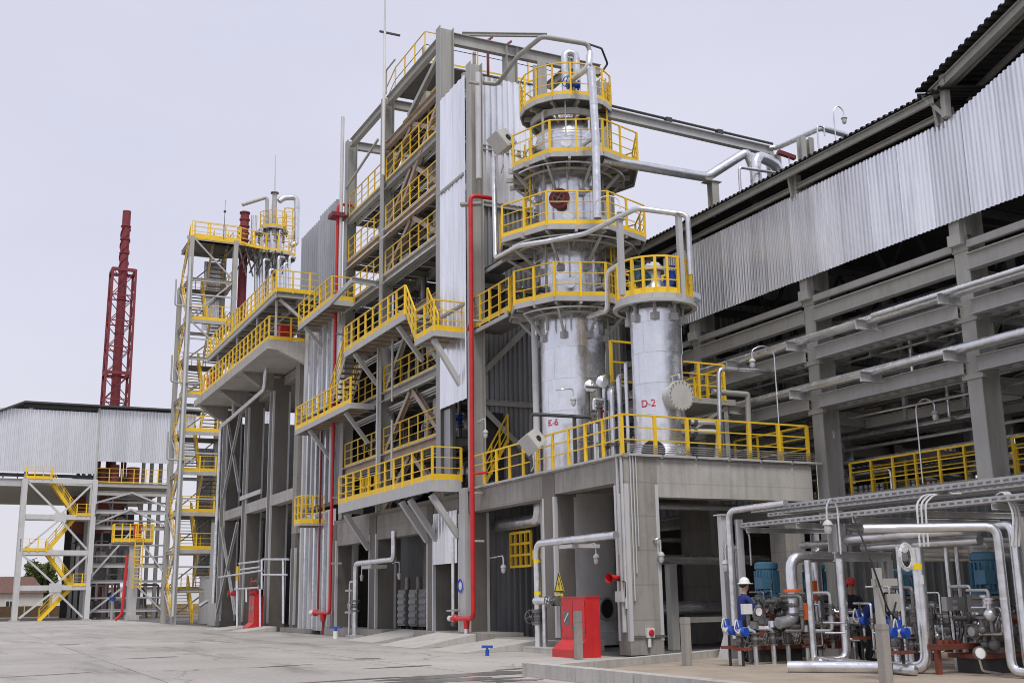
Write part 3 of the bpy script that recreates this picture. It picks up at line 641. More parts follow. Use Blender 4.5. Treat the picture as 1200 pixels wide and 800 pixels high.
# stair down to the lower left landing
A3 = at(410, 470, x=BX); B3 = at(346, 505, x=BX); z3 = (A3.z+B3.z)/2
balc(tw, A3.y, B3.y, z3, 1.12, .25, ends=(0, 1))
for y in (A3.y+.9, B3.y-2.2): knee(tw, y, z3, drop=1.6)
stair(tw, (BX+.1, A3.y+1.2+2.3, z3), (BX+.1, B4.y-.1, zb4), (.9, 0, 0), 12)
# upper left balcony with inclined hand rail
A5 = at(412, 328, x=BX); B5 = at(349, 384, x=BX); z5 = (A5.z+B5.z)/2
balc(tw, at(388, 350, x=BX).y, B5.y, z5, 1.12, .26, ends=(1, 1)); knee(tw, B5.y-1, z5, drop=1.4)
MB().ch((BX, A5.y, A5.z), (BX, at(388, 350, x=BX).y, z5-.12), .25, .1).build('fascia_channel', 'steell', tw)
MB().ch((BX, A5.y, A5.z), (FX, A5.y-.1, A5.z-.1), .25, .1).build('fascia_channel', 'steell', tw)
q = at(353, 612, x=BX); balc(tw, q.y+.1, q.y+1.3, q.z, 1.3, .12, ends=(1, 1), sp=.6)
# inner equipment on the decks: horizontal exchangers and upright drums
def drum(x, y, z, r, ln, axis, label, cat='vessel', mt='pipe'):
    a = V((x, y, z+r+.25)); d = V(axis); t = thing('drum', label, cat, (x, y, z), 'drums standing on the tower decks')
    MB().lathe(a, [(.02, -ln/2-r*.35), (r*.6, -ln/2-r*.25), (r, -ln/2), (r, ln/2), (r*.6, ln/2+r*.25), (.02, ln/2+r*.35)], 20, axis).build('shell', mt, t, True)
    for k in (-.3, .3): q = a+d*(ln*k); MB().box((q.x-.15, q.y-.12, z), (q.x+.15, q.y+.12, z+.4)).build('saddle', 'steel', t)
    MB().cone(a+V((0, 0, r*.9)), a+V((0, 0, r+.35)), .12, None, 10).cone(a+V((0, 0, r+.3)), a+V((0, 0, r+.36)), .2, None, 10).build('nozzle', 'iron', t, True)
lv = ['second', 'third', 'fourth', 'fifth', 'sixth']
for i, z in enumerate((5.6, 7.6, 10.25, 13.25, 15.5, 17.6)):
    nm = ['lowest', 'second', 'third', 'fourth', 'fifth', 'sixth'][i]
    drum(18.4, 42.5+.4*(i % 3), z, .55-.05*(i % 2), 3.0, (0, 1, 0), 'grey drum lying behind the railing on the %s tower deck in the right bay' % nm)
    if i < 5: drum(18.3, 48.6, z, .45, 2.2, (0, 1, 0), 'grey drum lying on the %s tower deck in the left bay' % nm)
for i, (y, z0, z1) in enumerate(((41.2, 5.2, 7.2), (43.4, 7.6, 9.9), (44.5, 10.2, 12.9), (41.6, 13.2, 15.0), (43.0, 15.5, 17.3), (48.2, 5.2, 7.3), (49.6, 7.6, 10))):
    pipe('deck_pipe', [(17.2, y, z0), (17.2, y, z1-.3), (19.8, y, z1-.3)], .09, 'white clad elbow pipe behind the tower railings, number %s going up' % ['one', 'two', 'three', 'four', 'five', 'six', 'seven'][i] if False else ['white elbow pipe behind the lowest right bay railing of the tower', 'white elbow pipe behind the second right bay railing of the tower', 'white elbow pipe behind the third right bay railing of the tower', 'white elbow pipe behind the stair balcony of the tower', 'white elbow pipe behind the fifth right bay railing of the tower', 'white elbow pipe behind the lowest left bay railing of the tower', 'white elbow pipe behind the second left bay railing of the tower'][i], 'elbow pipes on the tower decks', 'board')
rd = random.Random(8); lvn = ['lowest', 'second', 'third', 'fourth', 'fifth', 'sixth']; ordn = ['first', 'second', 'third', 'fourth', 'fifth']
for i, z in enumerate((5.25, 7.6, 10.25, 13.25, 15.5, 17.6)):
    zc = (7.2, 9.8, 12.8, 15.0, 17.1, 19.4)[i]
    for bay, (ya, yb) in (('right', (YS2-.5, YS1+.8)), ('left', (YS3-.6, YS2+.8))):
        n_ = 5 if bay == 'right' else 3
        for k in range(n_):
            y = ya+(yb-ya)*(k+.5)/n_+rd.uniform(-.3, .3); x = rd.uniform(16.9, 18.2); kind = rd.random(); mt = rd.choice(('board', 'pipe', 'pipe', 'steel', 'iron'))
            lb = '%s pipe fitting from the left behind the %s deck railing, %s bay of the tower' % (ordn[k], lvn[i], bay)
            r = rd.uniform(.05, .13); hh = rd.uniform(1.0, zc-z)
            if kind < .5: P = [(x, y, z), (x, y, z+hh), (x+rd.uniform(.4, 1.5), y+rd.uniform(-.4, .4), z+hh)]
            elif kind < .75: P = [(x, y+.7, z+hh), (x, y-.7, z+hh), (x, y-.7, z)]
            else: P = [(x, y, z), (x, y, zc)]
            t = pipe('deck_line', P, r, lb, 'pipe fittings on the tower decks', mt=mt, n=8, flanges=[((x, P[-1][1] if kind >= .5 else y, z+min(hh, .8)*.6), (0, 0, 1))])
            if k % 2 == 0: valve(t, (x, P[-1][1] if .5 <= kind < .75 else y, z+.75), (0, 0, 1), r*1.1, rd.choice(('iron', 'iron', 'bluei')), (-1, -.3, 0))
    for k in range(3): MB().tube([(FX+.4, YS3-.4, z+1.75+.12*k), (FX+.4, YS1+.7, z+1.75+.12*k)], .03+.015*k, 6).build('header_pipe', ('pipe', 'steel', 'board')[k], tw, True)
    MB().box((FX+.7, YS1+1.2+.7*(i % 3), z+.9), (FX+.95, YS1+1.8+.7*(i % 3), z+1.7)).build('control_box', 'box', tw)
# white boxes / valves on upper decks
t = thing('instrument_box', 'buff square control box hanging under the tower roof beam', 'control box', (16.9, 42.6, 21.8)); MB().box((16.7, 42.2, 22.0), (17.3, 43.0, 22.9)).build('casing', 'box', t); MB().box((16.68, 42.25, 22.05), (16.7, 42.95, 22.85)).build('door', 'steelb', t)
# ================================================================== VESSELS
def pieces(name, mt, parent, items, smooth=False):
    for m_ in items: m_.build(name, mt, parent, smooth)
def bands(parent, c, R, z0, z1, step, mt='galv', n=40):
    """cladding bands, each a sheet ring with a slightly proud lapped edge and standing vertical laps"""
    z = z0; k = 0
    while z < z1-.05:
        zt = min(z1, z+step); r = R+.004*(k % 2)
        m_ = MB().lathe((c[0], c[1], 0), [(r, z), (r, zt-.03), (r+.012, zt-.025), (r+.012, zt), (r, zt)], n)
        a = 3.6+.9*(k % 3); 
        for q in range(3):
            t = a+q*2.1; x, y = c[0]+(r+.004)*math.cos(t), c[1]+(r+.004)*math.sin(t)
            m_.bar((x, y, z), (x, y, zt-.03), .03, .012, (math.cos(t), math.sin(t), 0))
        m_.build('cladding_band', mt, parent, True); z = zt; k += 1
def ring_brackets(parent, c, R0, R1, z, n, drop, a0=0., mt='steell'):
    for i in range(n):
        a = a0+2*PI*i/n; d = V((math.cos(a), math.sin(a), 0)); p = V((c[0], c[1], z))
        m_ = MB().bar(p+d*R0+V((0, 0, -.16)), p+d*R1+V((0, 0, -.16)), .09, .16).bar(p+d*(R1-.25)+V((0, 0, -.25)), p+d*(R0+.01)+V((0, 0, -drop)), .07, .09)
        m_.box((p.x+d.x*R0-.1, p.y+d.y*R0-.1, z-drop-.12), (p.x+d.x*R0+.1, p.y+d.y*R0+.1, z-drop+.1))
        m_.build('bracket', mt, parent)
def ngon(c, R, n, a0): return [(c[0]+R*math.cos(a0+2*PI*i/n), c[1]+R*math.sin(a0+2*PI*i/n)) for i in range(n)]
def annulus(parent, outer, c, Ri, z, t=.06):
    n = len(outer); inner = []
    for p in outer:
        d = V((p[0]-c[0], p[1]-c[1], 0)).normalized(); inner.append((c[0]+d.x*Ri, c[1]+d.y*Ri))
    m_ = MB()
    for i in range(n):
        j = (i+1) % n; m_.prism([outer[i], outer[j], inner[j], inner[i]], z-t, z-.006)
    m_.build('deck', 'grating', parent)
    m_ = MB()
    for i in range(n):
        a, b = outer[i], outer[(i+1) % n]; m_.bar((*a, z-.09), (*b, z-.09), .05, .18)
    m_.build('edge_channel', 'steell', parent)
def stencil(txt, c, R, ang, z, size, parent, mt='letter'):
    cu = bpy.data.curves.new('lettering', 'FONT'); cu.body = txt; cu.size = size; cu.align_x = 'CENTER'; cu.extrude = 0; cu.offset = .003
    ob = bpy.data.objects.new('lettering_tmp', cu); COL.objects.link(ob)
    dg = bpy.context.evaluated_depsgraph_get(); me = bpy.data.meshes.new_from_object(ob.evaluated_get(dg))
    bpy.data.objects.remove(ob)
    bm = bmesh.new(); bm.from_mesh(me)
    bmesh.ops.triangulate(bm, faces=bm.faces)
    # stencil bridges: cut thin gaps across the letters
    for yy in (.20, .46):
        g_ = size*.045; yy *= size
        for q in (yy, yy+g_): bmesh.ops.bisect_plane(bm, geom=bm.verts[:]+bm.edges[:]+bm.faces[:], plane_co=(0, q, 0), plane_no=(0, 1, 0))
        bmesh.ops.delete(bm, geom=[f for f in bm.faces if yy < f.calc_center_median().y < yy+g_], context='FACES')
    off = root_loc(parent)
    for v in bm.verts:
        t = ang+v.co.x/R; v.co = V((c[0]+(R+.004)*math.cos(t)-off.x, c[1]+(R+.004)*math.sin(t)-off.y, z+v.co.y-off.z))
    bm.to_mesh(me); bm.free(); me.materials.clear(); me.materials.append(M[mt]); me.name = 'lettering'
    o = bpy.data.objects.new('lettering', me); COL.objects.link(o); o.parent = parent; return o
KC = (18.2, 32.6); KR = 1.07
kd = V((KC[0], KC[1], 0)).normalized()
col6 = thing('distillation_column', 'tall silver column ringed by four yellow railed decks, marked in red beside the concrete platform', 'process column', (KC[0], KC[1], 0))
ny = KC[1]-2.1*kd.y
ZD = [at(672, 346, y=ny).z, at(672, 262, y=KC[1]-2.5*kd.y).z, at(662, 177, y=ny).z, at(668, 112, y=KC[1]-1.55*kd.y).z]
MB().lathe((KC[0], KC[1], 0), [(1.3, .05), (1.3, .45), (1.2, .47), (1.2, 5.1)], 40).build('skirt', 'white', col6, True)
a = math.atan2(-kd.y, -kd.x)
m_ = MB(); sa = a+.74; ds = V((math.cos(sa), math.sin(sa), 0)); p = V((KC[0], KC[1], 1.15))
m_.lathe(p+ds*1.1, [(.30, 0), (.30, .22), (.36, .22), (.36, .12)], 20, ds).build('skirt_opening', 'steel', col6, True)
MB().lathe(p+ds*1.1, [(.29, .14), (.001, .14)], 20, ds).build('opening_void', 'black', col6)
bands(col6, KC, KR+.02, 5.35, ZD[3]-1.15, 1.05)
zt_ = ZD[3]-1.15
MB().lathe((KC[0], KC[1], 0), [(KR+.02, zt_), (KR*.98, zt_+.25), (KR*.8, zt_+.6), (KR*.45, zt_+.85), (.05, zt_+.95)], 40).build('dome', 'galv', col6, True)
aface = a+math.radians(2)
for i, z in enumerate(ZD[:3]):
    n = 8; R = (2.2, 2.6, 2.3)[i]; KQ = (KC[0]+(0, .05, .22)[i], KC[1]-(0, .02, .1)[i]); a0 = aface+PI/n+(.12, .06, .0)[i]
    P = ngon(KQ, R, n, a0); annulus(col6, P, KC, KR+.06, z)
    pts = [V((*q, z)) for q in P]
    rail(col6, pts, 1.12, 1.0, toe=.14, closed=True, pw=(.075, .065, .06)[i], r=.019)
    ring_brackets(col6, KC, KR+.03, R-.1, z, 8, 1.05, a0)
    ring_brackets(col6, KC, KR+.03, R-.15, z-.02, 8, .35, a0+PI/8, 'steel')
    MB().tube(ring_pts(KC, R-.35, 24, 3.2, 5.9, z-.3), .035, 6).build('ring_conduit', 'pipe', col6, True)
    MB().tube(ring_pts(KC, R-.7, 24, 3.0, 5.7, z-.38), .05, 6).build('ring_conduit', 'steel', col6, True)
    MB().lathe((KC[0], KC[1], z-.25), [(KR+.03, -.1), (KR+.09, -.1), (KR+.09, .1), (KR+.03, .1)], 32).build('ring_girder', 'steell', col6, True)
# walkways from the column decks to the steel tower
for z, x0, x1 in ((ZD[0], 16.15, 17.4), (ZD[1]+.0, 16.6, 17.4)):
    MB().box((x0, 33.6, z-.06), (x1, 36.5, z-.01)).build('deck', 'grating', col6); MB().box((x0, 33.4, z-.2), (x0+.06, 36.5, z)).build('edge_channel', 'steell', col6)
    if z == ZD[0]: rail(col6, [(x0+.02, 36.4, z), (x0+.02, 33.2, z)], 1.12, .9, toe=.17, pw=.08)
z = ZD[3]; P = ngon(KC, 1.62, 16, 0)
annulus(col6, P, KC, .5, z); rail(col6, [V((*q, z)) for q in P], 1.15, 1.2, toe=.13, closed=True, pw=.055, r=.018); ring_brackets(col6, KC, .7, 1.5, z, 10, .75, .1, 'steel')
MB().lathe((KC[0], KC[1], z-.55), [(KR+.1, 0), (KR+.2, 0), (KR+.2, .22), (KR+.1, .22)], 32).build('ring_girder', 'steel', col6, True)
# manhole between third and second deck
dm = V((math.cos(aface-.28), math.sin(aface-.28), 0)); p = V((KC[0], KC[1], ZD[1]+1.3))+dm*KR
MB().lathe(p, [(.30, 0), (.30, .16), (.36, .16), (.36, .22), (.001, .24)], 20, dm).build('manhole_cover', 'maroon', col6, True)
hw(col6, p+dm*.3, dm, .2, 'iron')
stencil('K-6', KC, KR+.04, aface-.74, at(648, 496, y=31.8).z, .30, col6)
for i, z in enumerate(ZD[:3]):
    for k in range(5):
        an = aface-1.25+.6*k; R_ = KR+.22+.1*(k % 2); x, y = KC[0]+R_*math.cos(an), KC[1]+R_*math.sin(an)
        MB().tube([(x, y, z-.9), (x, y, z+1.6+.3*(k % 3)), (KC[0]+KR*math.cos(an+.15), KC[1]+KR*math.sin(an+.15), z+1.7+.3*(k % 3))], .03+.02*(k % 2), 7, .1).build('small_line', ('pipe', 'steel', 'board')[k % 3], col6, True)
    for k in range(3):
        an = aface-1.0+.95*k; c_ = V((KC[0]+(KR+.2)*math.cos(an), KC[1]+(KR+.2)*math.sin(an), z+.6)); d_ = V((math.cos(an), math.sin(an), 0)); MB().cone(c_-d_*.3, c_+d_*.12, .1, None, 10).cone(c_+d_*.12, c_+d_*.18, .18, None, 14).build('nozzle', 'pipe' if k else 'iron', col6, True)
# ladders with hoops between decks
for i, (z0, z1, da) in enumerate(((ZD[0], ZD[1], 1.25), (ZD[1], ZD[2], -1.2), (ZD[2], ZD[3], 1.3))):
    d = V((math.cos(aface+da), math.sin(aface+da), 0)); t_ = V((-d.y, d.x, 0)); p = V((KC[0], KC[1], 0))+d*1.5
    m_ = MB()
    for s in (-.22, .22): m_.bar(p+t_*s+V((0, 0, z0)), p+t_*s+V((0, 0, z1+1)), .05, .03)
    zz_ = z0+.3
    while zz_ < z1+.9: m_.bar(p-t_*.22+V((0, 0, zz_)), p+t_*.22+V((0, 0, zz_)), .025, .025); zz_ += .3
    m_.build('ladder', 'yellow', col6)
# pipework on the column head
zt = ZD[3]
pipe('overhead_pipe', [(KC[0], KC[1], zt-.25), (KC[0]+.0, KC[1], zt+2.35), (KC[0]+.42, KC[1]-.1, zt+2.35), (KC[0]+.42, KC[1]-.1, zt+.2)], .13, 'silver hairpin pipe rising from the very top of the tall column')
t = thing('valve_assembly', 'dark blue hand wheel valve on the top deck of the tall column', 'valve', (KC[0]-.4, KC[1]-.7, zt)); valve(t, (KC[0]-.1, KC[1]-.75, zt+.75), (1, -.2, 0), .11, 'bluei', (-.9, -.4, 0), 'bluei'); MB().cone((KC[0]-.1, KC[1]-.75, zt), (KC[0]-.1, KC[1]-.75, zt+.7), .08).build('stand', 'iron', t, True)
m_ = thing('steel_mast', 'stubby grey steel box post standing on the top deck of the tall column', 'post', (17.6, 33.2, zt)); MB().ib((17.55, 33.3, zt), (17.55, 33.3, zt+2.1), .4, .36).build('post', 'steel', m_); MB().box((17.3, 33.05, zt), (17.8, 33.55, zt+.04)).build('base_plate', 'steel', m_)
q = [at(591, 103, y=31.2), at(612, 88, y=31.2), at(634, 44, y=31.2), at(668, 50, y=31.2), at(688, 54, y=31.2)]
pipe('frame_pipe', [at(566, 97, y=36), at(583, 99, y=36), at(607, 66, y=33.5), at(635, 43, y=31.4), at(690, 52, y=31.4), at(692, 80, y=31.4)], .085, 'grey pipe climbing from the tower roof and arching over the tall column head', mt='steel')
pipe('frame_pipe', [at(690, 52, y=31.5), at(705, 57, y=32.2), at(712, 75, y=33), at(703, 88, y=33)], .04, 'thin dark bent bar beside the tall column head on its right', mt='steeld')
dn = [at(693, 80, y=29.7), at(698, 160, y=29.6), at(700, 256, y=29.5), at(735, 262, y=29.5)]
pipe('downcomer_pipe', [dn[0], V((dn[0].x, dn[0].y, dn[0].z-.2)), V((dn[1].x, dn[1].y, dn[1].z)), dn[2]], .135, 'long white clad downcomer pipe running down the front of the tall column decks', clips=[(dn[1], dn[1]+V((0, .8, 0)))])
pipe('downcomer_pipe', [at(668, 95, y=31.4), at(690, 79, y=29.8), at(691, 62, y=30.0)], .11, 'short sloping silver pipe joining the head of the long downcomer pipe')
g = [at(579, 216, y=33.8), at(581, 303, y=33.3), at(608, 288, y=30.6), at(640, 283, y=30.1), at(686, 274, y=29.4), at(746, 244, y=27.4), at(806, 252, y=26.6), at(809, 322, y=26.6)]
pipe('loop_pipe', [V((g[0].x, g[0].y, g[0].z+1.0))]+g, .085, 'slim silver pipe looping under the second column deck and over the D-2 vessel', bend=.2)
# ------------------------------------------------------------------ vessel D-2
DC = (18.42, 27.85); DR = .755
d2 = thing('pressure_vessel', 'short silver vessel marked D-2 on the front corner of the concrete platform', 'process vessel', (DC[0], DC[1], 5.27))
zr = at(770, 343, y=26.9).z
bands(d2, DC, DR, 5.75, zr-.35, .92, n=36)
MB().lathe((DC[0], DC[1], 0), [(DR+.14, 5.28), (DR+.14, 5.5), (DR+.02, 5.7), (DR+.01, 5.78)], 36).build('skirt', 'galv', d2, True)
dd = V((DC[0], DC[1], 0)).normalized(); af = math.atan2(-dd.y, -dd.x)
d = V((math.cos(af-.25), math.sin(af-.25), 0)); p = V((DC[0], DC[1], 5.52))+d*(DR-.2)
MB().lathe(p, [(.34, 0), (.34, .38), (.001, .38)], 20, d).build('skirt_opening', 'black', d2, True)
MB().lathe((DC[0], DC[1], zr-.35), [(DR+.01, 0), (DR*.95, .2), (DR*.72, .5), (.34, .68), (.3, .95)], 36).build('dome', 'galv', d2, True)
annulus(d2, ngon(DC, 1.16, 20, 0), DC, .5, zr); rail(d2, [V((*q, zr)) for q in ngon(DC, 1.13, 20, .1)], 1.12, 1.4, toe=.18, closed=True, pw=.08, mids=2)
ring_brackets(d2, DC, DR+.02, 1.08, zr, 8, .6, .2)
MB().lathe((DC[0], DC[1], zr-.22), [(1.12, -.05), (1.26, -.05), (1.26, .05), (1.12, .05)], 28).build('ring_beam', 'steell', d2, True)
dmw = V((math.cos(af+.62), math.sin(af+.62), 0)); zm = at(786, 465, y=27.1).z; p = V((DC[0], DC[1], zm))+dmw*(DR-.1)
MB().lathe(p, [(.36, 0), (.36, .32), (.42, .32), (.44, .36), (.44, .47), (.001, .49)], 28, dmw).build('manway', 'box', d2, True)
u = dmw.orthogonal().normalized(); v2 = dmw.cross(u)
m_ = MB()
for i in range(20):
    q = p+dmw*.47+u*(.40*math.cos(2*PI*i/20))+v2*(.40*math.sin(2*PI*i/20)); m_.cone(q-dmw*.04, q+dmw*.04, .022, None, 6)
o = m_.build('flange_bolts', 'steel', d2); o['kind'] = 'stuff'
MB().tube([p+dmw*.1+u*0+V((0, 0, .45)), p+dmw*.1+V((0, 0, .62)), p+dmw*.42+V((0, 0, .62)), p+dmw*.42+V((0, 0, .48))], .03, 7, .08).build('davit_arm', 'box', d2, True)
stencil('D-2', DC, DR+.02, af-.42, at(753, 474, y=27.2).z, .30, d2)
# nozzle dome and valves on the D-2 deck
MB().cone((DC[0], DC[1], zr+.5), (DC[0], DC[1], zr+.95), .24, None, 20).lathe((DC[0], DC[1], zr+.95), [(.34, 0), (.34, .12), (.28, .14), (.2, .26), (.02, .32)], 20).build('top_nozzle', 'board', d2, True)
for i, (dx, dy, lb, mt) in enumerate(((-.7, -.35, 'left', 'blue'), (.55, -.3, 'right', 'bluei'))):
    t = thing('valve_assembly', '%s blue valve on the D-2 vessel top deck' % ('left hand light' if mt == 'blue' else 'right hand deep'), 'valve', (DC[0]+dx, DC[1]+dy, zr), 'valves on the D-2 top deck')
    MB().cone((DC[0]+dx, DC[1]+dy, zr), (DC[0]+dx, DC[1]+dy, zr+.4), .09, None, 10).build('stand', 'iron', t, True)
    valve(t, (DC[0]+dx, DC[1]+dy, zr+.6), (1, .3, 0), .14, mt, (0, -.3, 1), mt)
    MB().box((DC[0]+dx-.1, DC[1]+dy+.1, zr+.5), (DC[0]+dx+.1, DC[1]+dy+.3, zr+1.0)).build('actuator', mt, t)
for i, (px0, py0, py1, lb) in enumerate(((726, 258, 337, 'left grey post of the pipe frame above the D-2 vessel'), (795, 252, 335, 'right grey post of the pipe frame above the D-2 vessel'))):
    a = at(px0, py0, y=26.75); t = thing('frame_post', lb, 'post', (a.x, a.y, zr), 'posts of the pipe frame above D-2'); MB().box((a.x-.075, a.y-.075, zr-.25), (a.x+.075, a.y+.075, a.z)).build('post', 'steell', t); MB().box((a.x-.14, a.y-.14, a.z+.002), (a.x+.14, a.y+.14, a.z+.03)).build('cap_plate', 'steell', t)
pipe('outlet_pipe', [(DC[0]+.2, DC[1]+.2, zr+.45), (DC[0]+1.2, DC[1]+.3, zr+.45), (DC[0]+1.75, DC[1]+.35, zr+.3)], .27, 'fat silver elbow leaving the D-2 vessel top to the right', flanges=[((DC[0]+.9, DC[1]+.28, zr+.45), (1, .1, 0))], n=16)
# small pipes hanging on the left flank of D-2
hp = [at(710, 380, y=29.6), at(742, 366, y=28.6), at(742, 318, y=28.2), at(755, 308, y=27.5)]
pipe('flank_pipe', [at(690, 371, y=30.6), at(712, 364, y=28.9), at(712, 318, y=28.7), at(727, 309, y=28.0)], .085, 'bright silver bent pipe linking the first deck of the tall column to the D-2 vessel')
# platform right of D-2
zp = at(828, 466, y=28.6).z
yp = thing('side_platform', 'small yellow railed side platform behind and right of the D-2 vessel', 'platform', (19.6, 28.6, 5.27))
x0_, x1_ = at(790, 466, y=28.6).x, at(862, 470, y=28.6).x
MB().box((x0_, 28.6, zp-.18), (x1_, 31.4, zp)).build('deck', 'steel', yp)
rail(yp, [(x0_, 28.63, zp), (x1_-.4, 28.63, zp), (x1_-.03, 29.3, zp), (x1_-.03, 31.4, zp)], 1.1, .8, toe=0, pw=.09)
for x in (x0_+.2, x1_-.3):
    for y in (28.8, 31.1): MB().ib((x, y, 5.28), (x, y, zp-.19), .16, .16).build('leg', 'steel', yp)
MB().bar((x0_+.2, 28.75, zp-1.3), (x1_-.3, 28.75, zp-.25), .09, .09).build('brace', 'steel', yp)
lp = thing('ladder_gate', 'yellow ladder gate frame showing between the two silver vessels', 'ladder', (18.9, 30.2, 5.3))
a, b = at(717, 448, y=30.2), at(742, 402, y=30.2)
m_ = MB().bar((a.x, 30.2, a.z), (a.x, 30.2, b.z), .1, .06).bar((b.x, 30.2, a.z), (b.x, 30.2, b.z), .1, .06).bar((a.x, 30.2, b.z), (b.x, 30.2, b.z), .08, .06).bar((a.x, 30.2, (a.z+b.z)/2), (b.x, 30.2, (a.z+b.z)/2), .05, .05).bar((a.x, 30.2, a.z+.05), (b.x, 30.2, a.z+.05), .1, .06); m_.build('frame', 'yellow', lp)
for xx in (a.x, b.x): MB().bar((xx, 30.2, 5.28), (xx, 30.2, a.z), .08, .08).build('leg', 'steel', lp)
# pipe bundle between the vessels
k_ = ['nearest the tall column', 'second from the tall column', 'in the middle of the bundle', 'second from the D-2 vessel', 'nearest the D-2 vessel']
for i, (px, py0, py1, y, r) in enumerate(((699, 470, 530, 29.6, .09), (707, 440, 525, 30, .07), (716, 455, 525, 29.4, .10), (725, 440, 525, 29.2, .085), (733, 425, 520, 28.6, .06))):
    a = at(px, py0, y=y); pipe('riser_pipe', [(a.x, y, 5.28), (a.x, y, a.z), (a.x+.5, y+.5, a.z+.1)], r, 'short grey riser pipe between the two vessels, '+k_[i], 'riser pipes between the two vessels', flanges=[((a.x, y, 6.0), (0, 0, 1))])
for i, (px, py, y, lb) in enumerate(((692, 452, 30.2, 'white round flange pump head beside the tall column'), (706, 447, 29.9, 'second white flange head just right of the tall column'))):
    a = at(px, py, y=y); t = thing('flange_head', lb, 'valve', (a.x, a.y, 5.28)); MB().lathe(a, [(.01, -.2), (.13, -.2), (.13, -.1), (.19, -.1), (.19, .0), (.11, .02), (.01, .05)], 18, (-.3, -.9, .1)).build('flange', 'pipe', t, True); MB().cone((a.x, a.y+.2, 5.28), (a.x, a.y+.2, a.z), .07).build('neck', 'iron', t, True)
t = thing('pipe_stub', 'narrow dark red pipe stub behind the platform railing between the vessels', 'pipe', (18.3, 29.6, 5.28))
a = at(703, 500, y=29.8); MB().cone((a.x, 29.8, 5.3), (a.x, 29.8, a.z+.45), .09, None, 10).build('stub', 'red', t, True); MB().cone((a.x, 29.8, a.z+.45), (a.x, 29.8, a.z+.52), .15, None, 12).build('flange', 'red', t, True)
# column base pipe goalpost
t = thing('goalpost_pipe', 'dark grey goalpost bar in front of the tall column foot', 'pipe support', (17.4, 30.6, 5.28))
a, b = at(622, 485, y=31.2), at(697, 489, y=30.0)
MB().tube([(a.x, a.y, 5.3), (a.x, a.y, a.z), (b.x, b.y, b.z)], .06, 8, .15).build('bar', 'steeld', t, True); m2 = at(673, 488, y=30.4); MB().bar((m2.x, m2.y, 5.28), (m2.x, m2.y, m2.z), .09, .09).build('post', 'steeld', t)
wp = at(626, 380, y=33.2); pipe('drain_pipe', [(wp.x, 33.2, wp.z), (wp.x+.02, 33.2, 5.3)], .11, 'white vertical pipe against the dark corrugated wall left of the tall column', mt='board')
# instrument cabinets: tilted grey boxes
def tilt_box(px, py, y, s, lb):
    c = at(px, py, y=y); t = thing('instrument_cabinet', lb, 'cabinet', c, 'tilted instrument cabinets')
    R_ = Matrix.Rotation(math.radians(-38), 3, V((.25, 1, 0)).normalized()) @ Matrix.Rotation(.5, 3, 'Z')
    m_ = MB().box((-s*.5, -s*.34, -s*.42), (s*.5, s*.34, s*.42)); m_.v = [tuple(c+R_@V(q)) for q in m_.v]; o_ = m_.build('casing', 'box', t)
    m_ = MB().box((-s*.45, -s*.355, -s*.37), (s*.45, -s*.34, s*.37)); m_.v = [tuple(c+R_@V(q)) for q in m_.v]; m_.build('door', 'box', t)
    m_ = MB().lathe((0, -s*.36, -s*.05), [(.14*s, 0), (.14*s, .05*s), (.09*s, .05*s), (.001, .03*s)], 14, (0, -1, 0)); m_.v = [tuple(c+R_@V(q)) for q in m_.v]; m_.build('porthole', 'black', t, True)
    MB().tube([c+V((0, 0, -s*.4)), c+V((.05, 0, -s*1.1)), c+V((.1, .3, -s*1.3))], .03, 6).build('conduit', 'pipe', t, True)
tilt_box(588, 166, 33.6, .8, 'pale tilted cabinet beside the bright corrugated wall high on the tower')
tilt_box(624, 517, 30.3, .66, 'pale tilted cabinet behind the railing at the tall column foot')

rd = random.Random(4)
for i in range(9):
    px = 690+i*5.8; y = rd.uniform(28.6, 31); a = at(px, 500-rd.uniform(0, 60), y=y)
    t = thing('valve_set', 'small valve behind the railing between the vessels, '+['closest to the tall column', 'second from the tall column', 'third from the tall column', 'fourth from the tall column', 'in the middle of the row', 'fourth from the D-2 vessel', 'third from the D-2 vessel', 'second from the D-2 vessel', 'closest to the D-2 vessel'][i], 'valve', (a.x, y, 5.28), 'small valves between the two vessels')
    MB().tube([(a.x, y, 5.28), (a.x, y, a.z), (a.x+rd.choice((-.4, .4)), y+.1, a.z)], .045, 7).build('pipe_run', rd.choice(('pipe', 'iron')), t, True); valve(t, (a.x, y, max(5.6, a.z-.5)), (0, 0, 1), .08, 'iron', (rd.uniform(-1, 1), -1, 0), rd.choice(('iron', 'bluei', 'iron')))
# ================================================================== PROCESS HALL (right)
HX = 22.8
hall = thing('process_hall', 'long grey steel process hall with corrugated upper cladding on the right, open below', 'industrial hall', (HX, 26, 0))
hy = [8.0, 14.0, 19.9, 25.8, 31.7, 37.6]
for y in hy:
    m_ = MB(); x0 = HX
    m_.box((x0, y, 0), (x0+.04, y+.46, 14.0)).box((x0+.6, y, 0), (x0+.64, y+.46, 14.0)).box((x0+.041, y+.2, 0), (x0+.599, y+.24, 14.0)); m_.build('column', 'steel', hall)
    m_ = MB().box((x0-.03, y-.03, 10.05), (x0+.5, y+.49, 10.2)).box((x0-.22, y+.02, 10.2), (x0-.02, y+.44, 10.5)).box((x0-.16, y+.06, 10.5), (x0+.3, y+.4, 11.05))
    m_.build('column_corbel', 'steel', hall)
    MB().box((x0-.06, y-.1, 6.72), (x0+.1, y+.56, 6.84)).build('gusset_plate', 'steel', hall); MB().box((x0-.06, y-.1, 8.2), (x0+.1, y+.56, 8.30)).build('gusset_plate', 'steel', hall)
def spans():
    for a, b in zip(hy[:-1], hy[1:]): yield a+.47, b-.01
